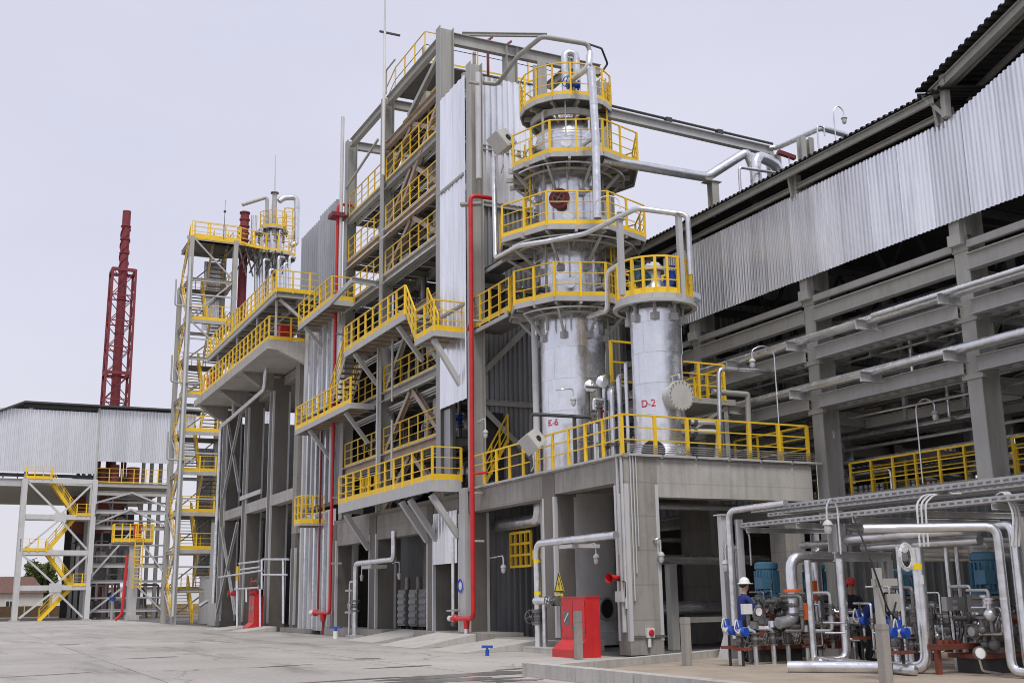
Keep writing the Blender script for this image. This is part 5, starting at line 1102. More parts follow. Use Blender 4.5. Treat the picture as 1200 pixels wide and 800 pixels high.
for i, (px, y0, y1) in enumerate(((309, 330, 303), (316, 345, 315), (326, 330, 300), (333, 345, 308), (339, 330, 300))): 
    a, b = at(px, y0+30, y=FYC-2), at(px, y1, y=FYC-2); pipe('neck_pipe', [a, b, b+V((.6, .3, 0))], .12, 'thin grey hook pipe below the far column deck, %s from the left' % ('first', 'second', 'third', 'fourth', 'fifth')[i], 'hook pipes below the far column deck')
t = thing('lightning_rod', 'very thin pale lightning rod above the far column head', 'lightning rod', (zp_(322, 225).x, FYC, 33)); a, b = zp_(322, 226), zp_(323, 182); MB().cone(a, b, .06, .03, 6).build('rod', 'board', t, True)
for i, (px, py0, py1) in enumerate(((303, 285, 275), (332, 285, 268))):
    a = at(px, py0, y=FYC-1); t = thing('deck_valve', 'small grey valve head on the far column deck, %s of the pair' % ('left', 'right')[i], 'valve', a, 'valves on the far column deck'); MB().cone(a, a+V((0, 0, .7)), .1, None, 8).build('stand', 'iron', t, True); valve(t, a+V((0, 0, .8)), (1, 0, 0), .15, 'iron')
# ================================================================== STAIR TOWER
st = thing('stair_tower', 'tall slender grey stair tower with yellow landings at the left end of the plant', 'stair tower', (15.1, 89, 0))
X0, X1, Y0, Y1, ZT = 15.1, 18.6, 89.0, 93.5, 30.2
for x, y in ((X0, Y0), (X1, Y0), (X0, Y1), (X1, Y1)):
    zb = 0 if not (x == X1 and y == Y0) else 8
    MB().ib((x, y, 0), (x, y, ZT-(3.2 if (x == X0 and y == Y1) else 0)), .42, .36, .03, (0, 1, 0)).build('column', 'steel', st)
LZ = [2.55, 8.3, 14.6, 23.4, ZT]
zl = [0, 2.6, 5.5, 8.3, 11.4, 14.5, 17.4, 20.4, 23.4, 26.8, ZT]
for z in zl[1:]:
    for a, b in (((X0, Y0), (X1, Y0)), ((X0, Y1), (X1, Y1)), ((X0, Y0), (X0, Y1)), ((X1, Y0), (X1, Y1))): MB().ib((*a, z-.14), (*b, z-.14), .26, .16).build('beam', 'steel', st)
for i in range(0, 10, 1):
    za, zb = zl[i], zl[i+1]
    for y in (Y1,): MB().bar((X0, y, za), (X1, y, zb), .1, .1).build('brace', 'steel', st)
    MB().bar((X0-.02, (Y0, Y1)[i % 2], za), (X0-.02, (Y1, Y0)[i % 2], zb), .13, .13).build('brace', 'steell', st)
for i in (6, 7, 8, 9): MB().bar(((X0, X1)[i % 2], Y0-.05, zl[i]), ((X1, X0)[i % 2], Y0-.05, zl[i+1]), .12, .12).build('brace', 'steel', st)
for k in range(1, len(zl)):
    z0, z1 = zl[k-1], zl[k]; front = k % 2 == 0
    MB().box((X0+.2, Y0 if front else Y1-1.0, z1-.06), (X1+.3, Y0+1.2 if front else Y1, z1-.01)).build('landing', 'grating', st)
    if front or k == 3 or k == 5: 
        rail(st, [(X0+.2, Y0-.05, z1), (X1+.35, Y0-.05, z1), (X1+.35, Y0+1.2, z1)], 1.2, 1.1, toe=.26, pw=.1)
        MB().box((X0-.4, Y0-.1, z1-.3), (X1+.5, Y0-.06, z1-.02)).build('landing_fascia', 'steel', st)
        if not front: MB().box((X0+.2, Y0, z1-.06), (X1+.3, Y0+1.2, z1-.01)).build('landing', 'grating', st)
    else: rail(st, [(X0+.1, Y1, z1), (X1, Y1, z1)], 1.2, 1.2, toe=.2)
    xs = X0+.35 if k % 2 else X0+1.95
    ya, yb = (Y0+1.1, Y1-1.0) if k % 2 else (Y1-1.0, Y0+1.1)
    stair(st, (xs, ya, z0), (xs, yb, z1), (1.15, 0, 0), 11, rmt='yellow', sh=.26)
    rail(st, [(X0-.06, Y1-1, z1 if not front else z0), (X0-.06, Y0+.4, z1 if front else z0)], 1.15, 1.3, toe=.1)
for k in range(1, len(zl)):
    z1 = zl[k]
    rail(st, [(X1+.02, Y0+1.2, z1), (X1+.02, Y1, z1)], 1.15, 1.1, toe=.15, pw=.08)
    if k % 2: rail(st, [(X0+1.6, Y0+1.1, zl[k-1]+.1), (X0+1.6, Y1-1.0, z1)], 1.0, 1.0, toe=.14, pw=.07)
clad(st, (17.0, Y1+.1), (18.7, Y1+.1), 23.6, 29.6, .9, .3, .06, 'corr'); clad(st, (17.2, Y1+.1), (19.4, Y1+.1), 3.6, 13.8, 1.1, .3, .06, 'corrd')
for i in range(6):
    z = (4.2, 9.3, 12.8, 16.2, 21.8, 25.4)[i]; MB().bar((X0-.6, Y0-.1, z), (X1+.3, Y0-.1, z), .1, .12).build('girt', 'steell', st)
# top bridge to the far column
MB().box((X0, Y0, ZT-.06), (X1, Y1, ZT-.01)).build('landing', 'grating', st)
brp = [(16.2, 88.8), (20.3, 71.5), (21.5, 72.5), (18.7, 89.5)]
rail(st, [(X0, Y0, ZT), (X1+.2, Y0, ZT), (X1+1.5, Y0, ZT-.3)], 1.3, 1.1, toe=.14, pw=.07, r=.02)
MB().box((X0-.1, Y0-.12, ZT-.2), (X1+.4, Y0-.06, ZT-.02)).build('landing_fascia', 'yellow', st)
for i, (px, py0, py1, r, lb) in enumerate(((206, 300, 690, .1, 'pale conduit pipe rising along the left face of the stair tower'), (251, 510, 715, .09, 'pale drain pipe at the right of the stair tower foot'))):
    a, b = at(px-2, py1, y=88.5), at(px+6, py0, y=88.5); pipe('tower_pipe', [(a.x, 88.5, .6), (a.x, 88.5, b.z)], r, lb, mt='board')
for i, z in enumerate((12.2, 24.3, 18.2)): pipe('stair_stub_pipe', [(X0-1.1, Y0-.3, z+2.1), (X0-1.1, Y0-.3, z), (X0+.9, Y0-.3, z)], .07, 'grey bent stub pipe clipped to the stair tower, %s' % ('lowest', 'topmost', 'middle')[i], 'stub pipes on the stair tower', mt='steel')
lr = thing('lightning_rod', 'thin lightning rod with a knob on the stair tower top', 'lightning rod', (17.6, 89, ZT)); MB().cone((17.6, 88.95, ZT), (17.6, 88.95, ZT+3.4), .03, .015, 6).build('rod', 'steeld', lr); MB().ball((17.6, 88.95, ZT+2.4), .12, 8).build('knob', 'steeld', lr, True)
sa_ = at(240, 705, z=0); t = thing('clad_base', 'grey sheet clad plinth block at the stair tower foot', 'plinth', (18.5, 90, 0)); MB().box((17.2, 88.2, .02), (20.2, 90.5, 3.4)).build('block', 'steell', t); MB().box((17.15, 88.15, 3.402), (20.25, 90.55, 3.5)).build('cap', 'steel', t)
gb = at(245, 712, y=87); t = thing('pump_outlet', 'silver pipe head on a stub post near the stair tower foot', 'pipework', (gb.x, 86, 0)); MB().tube([(gb.x-.9, 86, 1.3), (gb.x-.3, 86, 1.7), (gb.x+.6, 86, 1.7)], .13, 8).build('pipe_run', 'pipe', t, True); MB().cone((gb.x-.1, 86, 0), (gb.x-.1, 86, 1.6), .1).build('post', 'steel', t); valve(t, (gb.x+.7, 86, 1.5), (1, 0, 0), .12, 'iron', (0, -1, 0))
# ================================================================== FAR SHED
SY = 130.0
sh = thing('far_shed', 'far left process shed with pale corrugated upper wall and open lower storey', 'industrial shed', (5, SY, 0))
clad(sh, (-26, SY), (13.0, SY), 15.3, 22.0, 1.5, .375, .12, 'corrf'); clad(sh, (13.25, SY), (23.5, SY), 16.7, 22.4, 1.5, .375, .12, 'corrf')
MB().box((12.98, SY-.12, 14.0), (13.22, SY+.1, 22.5)).build('corner_post', 'steell', sh)
MB().prism([(5.5, SY-.6), (24, SY-.6), (24, SY+30), (5.5, SY+30)], 22.62, 22.8).build('roof', 'roof', sh)
MB().add([(5.5, SY-.6, 22.8), (5.5, SY+30, 22.8), (-8, SY+30, 16.5), (-8, SY-.6, 16.5), (5.5, SY-.6, 22.6), (5.5, SY+30, 22.6), (-8, SY+30, 16.3), (-8, SY-.6, 16.3)], [(0, 1, 2, 3), (4, 5, 6, 7), (0, 3, 7, 4)]).build('roof_slope', 'roof', sh)
MB().box((5.5, SY+.08, 22.2), (24, SY+.3, 22.6)).build('eave_beam', 'steeld', sh)
for x in (6.2, 13.1, 20.9): MB().ib((x, SY+.35, 0), (x, SY+.35, 22.2), .4, .4, .03, (0, 1, 0)).build('column', 'steel', sh)
for y in (SY+7, SY+14, SY+21): 
    for x in (13.2, 21): MB().ib((x, y, 0), (x, y, 22), .4, .4, .03, (0, 1, 0)).build('column', 'steel', sh)
for z, mt in ((14.2, 'steel'), (13.3, 'steel'), (11.3, 'steell'), (9.6, 'steel'), (5.6, 'steel'), (3.9, 'steell'), (.9, 'steell')): MB().ib((13.2, SY+.1, z), (21.2, SY+.1, z), .45 if z > 5 else .3, .2).build('floor_beam', mt, sh)
MB().box((-10, SY+.6, 14.1), (21.5, SY+28, 14.4)).build('floor', 'steel', sh)
MB().ib((-26, SY+.2, 14.2), (6, SY+.2, 14.2), .8, .3).build('floor_beam', 'steell', sh); MB().ib((-26, SY+.3, 15.0), (13, SY+.3, 15.0), .35, .2).build('floor_beam', 'steeld', sh)
for x in np.arange(-10, 6, 1.4): MB().bar((x, SY+.25, 14.5), (x, SY+.25, 15.2), .12, .1).build('strut', 'steeld', sh)
rail(sh, [(13.3, SY+.3, 14.5), (21, SY+.3, 14.5)], 1.5, 1.2, toe=.1, pw=.09)
for a, b in (((13.3, 12.2), (17, 13.4)), ((17, 13.4), (21, 11.8)), ((13.3, 9.9), (17, 11.6)), ((17, 11.6), (21, 9.7)), ((13.3, 4.4), (17, 9.0)), ((17.4, 9.2), (21, 4.6)), ((13.3, .6), (17.5, 4.0)), ((17.5, 4), (21, .6))): MB().bar((a[0], SY-.05, a[1]), (b[0], SY-.05, b[1]), .22, .18).build('brace', 'steell', sh)
rd = random.Random(11)
for i in range(14):
    x = 13.6+i*.42; y = SY+2+rd.random()*16; z0 = rd.choice((0, 0, 4.2, 9.8)); h = rd.uniform(2.5, 5)
    m_ = MB(); r = rd.uniform(.12, .7)
    if i % 3 == 0: m_.lathe((x, y, z0), [(.05, 0), (r, .2), (r, h-.3), (.05, h)], 12)
    else: m_.tube([(x, y, z0), (x, y, z0+h), (x+rd.uniform(.8, 2.5), y, z0+h), (x+2, y, z0)], .12, 6)
    m_.build('vessel' if i % 3 == 0 else 'pipe_loop', rd.choice(('steeld', 'iron', 'steel')), sh, True)
for k in range(3): MB().box((12.6, SY+6+6*k, 4.1+4.6*k), (19, SY+10+6*k, 8.0+4.5*k)).build('equipment_block', 'iron' if k != 1 else 'steeld', sh)
MB().box((12.4, SY+24, 0), (17.2, SY+24.3, 13.8)).build('back_panel', 'dark', sh); MB().box((11.8, SY+8, 9.4), (17.0, SY+9, 13.6)).build('equipment_block', 'rust', sh)  # back panel added dark so the shed interior reads shaded
rd = random.Random(31)
for i in range(30):
    x = 13.4+rd.random()*4.2; y = SY+1+rd.random()*7; z0 = rd.choice((.2, 4.2, 6, 9.8)); hh = rd.uniform(1.2, 3.6)
    if i % 2: MB().tube([(x, y, z0), (x, y, z0+hh), (x+rd.uniform(-1.5, 2), y, z0+hh)], rd.uniform(.05, .14), 6).build('pipe_loop', rd.choice(('iron', 'steel', 'steell', 'rust')), sh, True)
    else: MB().cone((x, y, z0), (x, y, z0+hh*.5), rd.uniform(.2, .5), None, 10).build('vessel', rd.choice(('iron', 'steeld', 'rust')), sh, True)
for z in (2.2, 6.6, 7.8, 10.4, 12.4): MB().tube([(13.2, SY+.9, z), (21.2, SY+.9, z)], .1, 6).build('pipe_run', 'steell', sh, True)
MB().cone((15.2, SY+1.2, 14.5), (15.2, SY+1.2, 16.5), .5, None, 12).cone((17.2, SY+1.5, 14.5), (17.2, SY+1.5, 16.3), .7, None, 12).cone((14.1, SY+2, 14.5), (14.1, SY+2, 16.2), .6, None, 12).build('drum', 'rust', sh, True)
# stair frame in front of it
sf = thing('zigzag_stairs', 'pale grey braced frame holding the zigzag yellow stairs at the far left', 'outside stairs', (6.1, 128, 0))
FY = 128.0; fx0, fx1 = 6.1, 12.95; fz = [0, 3.35, 6.9, 10.55, 14.3]
for y in (FY, FY+2.2):
    for x in (fx0, fx1):
        MB().ib((x, y, .1), (x, y, 14.5), .5, .5, .05, (0, 1, 0)).build('column', 'steelw', sf); MB().box((x-.45, y-.45, 0), (x+.45, y+.45, .12)).build('base_plate', 'steel', sf)
    for z in fz[1:]: MB().box((fx0+.26, y-.16, z-.3), (fx1-.26, y+.16, z+.2)).build('beam', 'steelw', sf)
    if y == FY:
        for lo, hi in ((0, 2), (2, 4)):
            zm = fz[lo+1]; xm = (fx0+fx1)/2+.2
            for a, b in (((fx0+.3, fz[hi]-.3), (xm, zm+.2)), ((fx1-.3, fz[hi]-.3), (xm, zm+.2)), ((fx0+.4, fz[lo]+.3), (xm, zm-.3)), ((fx1-.4, fz[lo]+.3), (xm, zm-.3))): MB().bar((a[0], y-.05, a[1]), (b[0], y-.05, b[1]), .22, .2).build('brace', 'steelw', sf)
            MB().box((xm-.6, y-.19, zm-.5), (xm+.6, y-.165, zm+.4)).build('gusset_plate', 'steelw', sf)
SYs = FY+.35
for i in range(4):
    z0, z1 = fz[i], fz[i+1]; right = i % 2 == 1        # where the flight tops out
    xa, xb = (8.6, 11.3) if i % 2 == 0 else (11.3, 8.6)
    if i == 0: xa, xb = 8.4, 11.4
    stair(sf, (xa, SYs, z0), (xb, SYs, z1), (0, 1.3, 0), 12, mt='yellow', sh=.35, rh=1.15)
    if xb > 10: lx = (xb, fx1+.2)
    else: lx = (fx0, xb)
    MB().box((lx[0], FY+.17, z1+.05), (lx[1], FY+2, z1+.1)).build('landing', 'grating', sf)
    y_ = FY-.2
    rail(sf, [(lx[0], y_, z1+.1), (lx[1], y_, z1+.1)], 1.25, .9, toe=.3, pw=.1)
# chimney
ch_ = thing('red_chimney', 'dark red chimney in a lattice frame with spiral strakes rising behind the far shed', 'chimney', (16.9, 150, 0)); CXY = (16.9, 150.0); r0 = .56
MB().cone((*CXY, 22), (*CXY, 52.2), r0*1.08, r0*.94, 20).build('flue', 'maroon', ch_, True)
MB().cone((*CXY, 0), (*CXY, 22.), r0*1.2, r0*1.1, 20).build('flue_base', 'maroon', ch_, True)
for s in range(3):
    m_ = MB(); pts = []
    for k in range(61):
        z = 43.5+k*.105; a = 2*PI*(k/60*1.35+s/3); pts.append((z, a))
    for (za, aa), (zb, ab) in zip(pts[:-1], pts[1:]):
        f1 = lambda z, a, r: (CXY[0]+r*math.cos(a), CXY[1]+r*math.sin(a), z)
        m_.add([f1(za, aa, r0*.9), f1(za, aa, r0*1.17), f1(zb, ab, r0*1.17), f1(zb, ab, r0*.9), f1(za+.07, aa, r0*.9), f1(za+.07, aa, r0*1.17), f1(zb+.07, ab, r0*1.17), f1(zb+.07, ab, r0*.9)], [(0, 1, 2, 3), (4, 7, 6, 5), (1, 5, 6, 2), (0, 3, 7, 4)])
    m_.build('strake', 'maroon', ch_)
for z in (44, 46.3, 48.2, 50, 40, 35.5, 30): MB().cone((*CXY, z), (*CXY, z+.14), r0*1.16, None, 20).build('ring_joint', 'maroon', ch_, True)
w0, w1 = 1.6, 1.42
cn = [(-1, -1), (1, -1), (1, 1), (-1, 1)]
for sx_, sy_ in cn: MB().bar((CXY[0]+sx_*w0, CXY[1]+sy_*w0, 0), (CXY[0]+sx_*w1, CXY[1]+sy_*w1, 43.9), .28, .28).build('lattice_leg', 'maroon', ch_)
lz = [20+i*3.4 for i in range(8)]
for i, z in enumerate(lz):
    for k in range(4):
        a, b = cn[k], cn[(k+1) % 4]; W = w0-(w0-w1)*z/43.9
        MB().bar((CXY[0]+a[0]*W, CXY[1]+a[1]*W, z), (CXY[0]+b[0]*W, CXY[1]+b[1]*W, z), .14 if i not in (3, 7) else .3, .14 if i not in (3, 7) else .4).build('lattice_tie', 'maroon', ch_)
        if i < 7:
            MB().bar((CXY[0]+a[0]*W, CXY[1]+a[1]*W, z), (CXY[0]+b[0]*W, CXY[1]+b[1]*W, lz[i]+3.4), .1, .1).build('lattice_brace', 'maroon', ch_)
            MB().bar((CXY[0]+b[0]*W, CXY[1]+b[1]*W, z), (CXY[0]+a[0]*W, CXY[1]+a[1]*W, lz[i]+3.4), .1, .1).build('lattice_brace', 'maroon', ch_)
# yellow pulpit with caged ladder before the shed
yq = thing('ladder_platform', 'small yellow railed pulpit on a pale post with caged ladder before the shed', 'platform', (15.8, 118, 0))
PZ = 7.5; MB().box((14.0, 118, PZ-.2), (17.7, 119.6, PZ)).build('deck', 'grating', yq)
rail(yq, [(14, 119.5, PZ), (14, 118, PZ), (17.7, 118, PZ), (17.7, 119.5, PZ)], 1.75, .75, toe=.35, pw=.11); MB().box((15.6, 118.3, .5), (16.5, 118.9, PZ-.2)).build('post', 'steell', yq); MB().box((15.5, 118.2, 0), (16.8, 119.2, .5)).build('footing', 'concl', yq)
for dx in (0, .75): MB().bar((16.0+dx, 117.8, 3.0), (16.0+dx, 117.8, PZ+1.6), .1, .08).build('ladder_rail', 'yellow', yq)
me_ = MB().box((-.38, -.03, -.03), (.38, .03, .03)).mesh('rung', 'yellow')
for k in range(15): inst('rung', me_, yq, (16.37, 117.8, 3.2+.36*k))
for k in range(5): 
    z = 4+k*1.0; MB().tube([(16.0, 117.8, z), (15.9, 117.1, z), (16.8, 117.1, z), (16.75, 117.8, z)], .03, 5, .3).build('cage_hoop', 'yellow', yq)
t = thing('red_cabinet', 'red box on the small yellow pulpit before the far shed', 'cabinet', (16.2, 118.4, PZ)); MB().box((15.9, 118.2, PZ+.02), (16.5, 118.8, PZ+1.8)).build('casing', 'red', t); MB().box((15.95, 118.17, PZ+.1), (16.45, 118.2, PZ+1.7)).build('door', 'red', t)
pipe('fire_main', [(14.5, 117.6, .05), (15.1, 117.6, .6), (15.3, 117.6, 6.2)], .14, 'thick red fire main rising beside the far yellow pulpit', mt='red', cat='fire pipe')
t = thing('blue_valve', 'blue painted valve beside the red fire main under the far shed', 'valve', (14.9, 122, 0)); valve(t, (14.7, 122, 2.1), (1, 0, 0), .15, 'bluei', (0, -1, .3), 'bluei'); MB().cone((14.7, 122, 0), (14.7, 122, 1.9), .12).build('stand', 'steel', t)
# ================================================================== FAR BACKGROUND
hs = thing('far_house', 'pale low house with brown roof behind the stair frame at the far left', 'house', (6, 200, 0))
MB().box((-14, 200, 0), (13.5, 210, 3.6)).build('wall', 'wallp', hs); MB().add([(-15, 199.4, 3.6), (14, 199.4, 3.6), (14, 211, 3.6), (-15, 211, 3.6), (-13, 204, 6.2), (12, 204, 6.2)], [(0, 1, 5, 4), (1, 2, 5), (2, 3, 4, 5), (3, 0, 4)]).build('roof', 'tile', hs)
for x in (6.0, 8.6, 3.0): fr = MB().box((x-.6, 199.93, .9), (x+.6, 200.0, 2.4)).build('window', 'white', hs); MB().box((x-.5, 199.9, 1.0), (x-.04, 199.925, 2.3)).box((x+.04, 199.9, 1.0), (x+.5, 199.925, 2.3)).build('pane', 'black', fr)
h2 = thing('far_house', 'white low building seen under the far shed and stair frame', 'house', (24, 215, 0)); MB().box((16, 215, 0), (42, 225, 4.2)).build('wall', 'white', h2); MB().box((15.6, 214.6, 4.202), (42.4, 225.4, 4.5)).build('roof', 'tile', h2)
for x in (18, 22, 26, 30): MB().box((x, 214.93, 1.2), (x+1.4, 214.98, 2.6)).build('window', 'black', h2)
tb = thing('board_fence', 'tan board fence low behind the stair frame', 'fence', (14, 165, 0))
me_ = MB().box((0, -.05, .1), (2.9, .05, 1.5)).mesh('fence_panel', 'sand')
for k in range(9): inst('fence_panel', me_, tb, (6+3*k, 165, 0))
def tree(x, y, h, R, lb, mt='leaf', n=900, seed=1, trunk=.35, name='leafy_tree'):
    rd = random.Random(seed); t = thing(name, lb, 'tree', (x, y, 0), None)
    MB().cone((x, y, 0), (x, y, h*.55), trunk, trunk*.4, 8).build('trunk', 'bark', t, True)
    m_ = MB(); l_ = MB(); cl = [(x+rd.uniform(-R, R)*.65, y+rd.uniform(-R, R)*.65, h*rd.uniform(.32, .88), R*rd.uniform(.28, .5)) for _ in range(26)]
    for cx, cy, cz, r in cl: m_.cone((x, y, h*.3), (cx, cy, cz), trunk*.25, .02, 5)
    for i in range(n):
        cx, cy, cz, r = rd.choice(cl); u = V((rd.gauss(0, 1), rd.gauss(0, 1), rd.gauss(0, 1))).normalized()*r*rd.uniform(.35, 1)
        p = V((cx, cy, cz))+u; s = .22 if mt == 'leaf' else .05
        a, b = V((rd.gauss(0, 1), rd.gauss(0, 1), rd.gauss(0, 1))).normalized()*s*2, V((rd.gauss(0, 1), rd.gauss(0, 1), rd.gauss(0, 1))).normalized()*s
        l_.add([p-a-b, p+a-b, p+a+b, p-a+b], [(0, 1, 2, 3)])
    m_.build('limbs', 'bark', t); o = l_.build('crown', mt, t); o['kind'] = 'stuff'
tree(14.2, 225, 9.6, 3.6, 'round green tree behind the stair frame at the far left', 'leaf', 2200, 3)
for i, (x, y, h) in enumerate(((4.5, 235, 8), (0, 240, 8.5), (8, 250, 7.5))): tree(x, y, h, 3.2, 'bare brown tree behind the far house roof, %s' % ('second from the left', 'leftmost', 'rightmost, nearest the green tree')[i], 'leafb', 900, 20+i, .25, 'bare_tree')
rnd = random.Random(9)
m_ = MB()
for i in range(900):
    x = rnd.uniform(-300, 420); y = rnd.uniform(520, 700); h = rnd.uniform(2.5, 7); r = h*.5
    m_.lathe((x, y, 0), [(.1, 0), (r, h*.35), (r*.8, h*.7), (.05, h)], 6)
o = m_.build('far_scrub', 'leafb', None); o['kind'] = 'stuff'; o['label'] = 'thin brown line of far scrub on the flat horizon'; o['category'] = 'scrub'
# ================================================================== FACADE PIPES, FIRE LINES, SMALL THINGS
RX = 15.6
def rp(px, py, x=RX): return at(px, py, x=x)
a, b = rp(551.3, 229), rp(554, 724)
t = pipe('fire_riser', [a+V((.9, 0, .02)), a, V((RX, (a.y+b.y)/2, b.z)), V((RX, (a.y+b.y)/2+.75, b.z-.02)), V((RX, (a.y+b.y)/2+1.3, b.z-.02))], .08, 'long bright red fire riser beside the steel tower and its bright cladding', mt='red', cat='fire pipe', bend=.22)
ym = (a.y+b.y)/2
MB().cone((RX, ym+.55, b.z), (RX, ym+.55, b.z-.35), .12, .08, 12).build('tee', 'red', t, True); MB().cone((RX, ym+.55, .02), (RX, ym+.55, b.z-.35), .075).build('stub_post', 'pipe', t, True)
MB().box((RX-.3, ym+.2, 0), (RX+.3, ym+.9, .14)).build('footing', 'concl', t)
MB().ball((RX, ym+1.5, b.z-.02), .14, 10).cone((RX, ym+1.5, b.z-.02), (RX, ym+1.85, b.z-.02), .1, .06, 10).build('red_valve', 'red', t, True); MB().ball((RX, ym+2.0, b.z-.02), .1, 10).build('cap', 'white', t, True)
for z in (3.4, 5.0, 11.0, 20.0): MB().bar((RX-.02, ym, z), (FX, ym, z), .14, .07).build('support_bracket', 'steel', t)
c = rp(551, 556); MB().tube([(RX, ym, c.z), (RX+.3, ym-.55, c.z+.02)], .05, 8).build('branch', 'red', t, True)
c = rp(551, 378); MB().tube([(RX, ym, c.z), (RX+.1, ym+.5, c.z-.15)], .06, 8).build('branch', 'red', t, True)
MB().bar((RX-.25, ym+.3, a.z-.28), (RX+.4, ym-.1, a.z-.28), .3, .08).build('shelf', 'steel', t)
t = thing('wheel_valve', 'grey pipe with crossbar wheel just left of the red riser foot', 'valve', (RX, ym+1.4, 0)); q = at(531, 715, x=15.7); MB().cone((q.x, q.y, q.z-.4), (q.x, q.y, q.z+2.5), .06, None, 8).build('pipe', 'pipe', t, True); hw(t, (q.x, q.y, q.z), (0, .1, 1), .22, 'steel'); MB().ball((q.x, q.y, q.z-.45), .1, 8).build('body', 'iron', t, True)
a, b = rp(394, 241), rp(388.5, 718); ym2 = (a.y+b.y)/2
t = pipe('fire_riser', [V((RX, ym2, a.z))+V((.8, 0, .02)), V((RX, ym2, a.z)), V((RX, ym2, b.z)), V((RX, ym2+2.2, b.z))], .072, 'long darker red fire riser running past the tower stairs near the concrete building', mt='red', cat='fire pipe', bend=.25)
MB().cone((RX, ym2+1.0, b.z), (RX, ym2+1.0, b.z-.4), .17, .1, 12).build('tee', 'red', t, True); MB().cone((RX, ym2+1.0, 0), (RX, ym2+1.0, b.z-.4), .07).build('stub_post', 'maroon', t, True); MB().ball((RX, ym2+2.3, b.z), .16, 10).build('red_valve', 'red', t, True); MB().ball((RX, ym2+3.0, b.z), .13, 10).build('cap', 'white', t, True)
MB().box((RX-.35, ym2-.3, a.z-.7), (RX+.45, ym2+.5, a.z-.5)).build('shelf', 'maroon', t)
for z in (3.2, 6.2, 9.9, 14): MB().bar((RX, ym2, z), (FX+.1, ym2, z), .16, .08).build('support_bracket', 'steell', t)
a, b = rp(372.5, 500), rp(372.7, 714); pipe('fire_riser', [V((RX+.2, a.y, a.z+.6)), V((RX+.2, a.y, b.z))], .05, 'thin dark red pipe among the grey sheets near the concrete building', mt='maroon', cat='fire pipe')
for i, (px, y0, y1, r, lb, mt) in enumerate(((399.5, 140, 375, .09, 'white vertical pipe at the far left edge of the steel tower', 'board'), (442, 400, 600, .05, 'thin white conduit on the middle column of the steel tower', 'board'), (460, 345, 470, .045, 'thin white lamp conduit in the right bay of the steel tower', 'board'), (560.5, 85, 210, .11, 'white pipe at the tower corner beside the bright corrugated wall', 'board'), (459, 492, 560, .045, 'thin white conduit before the second tower deck', 'board'))):
    x = 15.75 if i != 3 else 16.2
    a, b = at(px, y0, x=x), at(px, y1, x=x); ymm = (a.y+b.y)/2; pipe('conduit_pipe', [(x, ymm, a.z), (x, ymm, b.z)], r, lb, mt=mt)
mast = at(452, 40, x=15.9); lr = thing('lightning_rod', 'tall thin white lightning mast on the tower middle column', 'lightning rod', (15.9, mast.y, 18)); MB().cone((15.85, mast.y, 20.0), (15.85, mast.y, 27.0), .075, .07, 8).build('mast', 'white', lr, True); MB().cone((15.85, mast.y, 27.0), (15.85, mast.y, 33), .05, .02, 8).build('tip', 'board', lr, True); MB().bar((15.6, mast.y, 26.95), (16.6, mast.y, 26.95), .08, .08).build('clamp', 'steeld', lr)
# hydrants
for px, py, lb in ((393, 748, 'white and blue hydrant stub beside the far red riser foot'), (571, 768, 'blue T handle valve on the ground right of the near red riser')):
    q = at(px, py, z=0); t = thing('hydrant', lb, 'hydrant', q, 'small blue hydrants'); s = .9 if px == 393 else .48
    MB().cone((q.x, q.y, 0), (q.x, q.y, .34*s), .11*s, None, 12).build('body', 'white' if px == 393 else 'bluei', t, True); MB().cone((q.x, q.y, .34*s), (q.x, q.y, .5*s), .06*s, None, 10).build('stem', 'bluei', t, True); MB().bar((q.x-.2*s, q.y+.25*s, .5*s), (q.x+.2*s, q.y-.25*s, .5*s), .07, .07).build('handle', 'bluei', t)
# big silver pipe beside the fire cabinet
X1_ = 15.2
p0, p1, p2, p3 = at(722, 628.5, x=X1_), at(629, 635, x=X1_), at(622.5, 700, x=X1_), at(622, 760, x=X1_)
zH = (p0.z+p1.z)/2; ya = p1.y
t = pipe('yard_pipe', [(X1_, p0.y, zH), (X1_, ya, zH), (X1_, ya, .12)], .105, 'large silver pipe bending down to the valves left of the red fire cabinet', bend=.3, flanges=[((X1_, ya, 1.15), (0, 0, 1)), ((X1_, ya, .8), (0, 0, 1))], n=16)
valve(t, (X1_, ya, .98), (0, 0, 1), .11, 'iron', (-.2, 1, 0), 'iron')
MB().box((X1_-.3, ya-1.2, 0), (X1_+.3, ya+.4, .16)).build('footing', 'concl', t)
for z in (.9+.7, 2.5): MB().cone((X1_, ya, z), (X1_, ya, z+.09), .108, None, 16).build('yellow_band', 'signy', t, True)
MB().cone((X1_-.02, ya+.1, 1.42), (X1_-.02, ya-1.0, 1.42), .11, None, 14).build('branch_pipe', 'pipe', t, True); MB().cone((X1_, ya-.4, .16), (X1_, ya-.4, 1.32), .07, None, 10).build('prop', 'pipe', t, True)
valve(t, (X1_, ya-1.15, 1.42), (0, 1, 0), .09, 'iron', (-1, 0, 0), 'iron')
MB().box((X1_-.1, p0.y+2.2, zH-.22), (FX, p0.y+2.9, zH-.12)).build('shelf', 'box', t)
q = at(643, 683, x=15.55); t = thing('warning_sign', 'yellow triangular warning sign on the column beside the silver pipe', 'sign', q)
MB().extr([(15.9, q.y+.3, q.z-.25), (15.9, q.y-.3, q.z-.25), (15.9, q.y, q.z+.32)], (-.012, 0, 0)).build('plate', 'signy', t); MB().box((15.88, q.y-.22, q.z-.5), (15.9, q.y+.22, q.z-.29)).build('text_plate', 'signy', t)
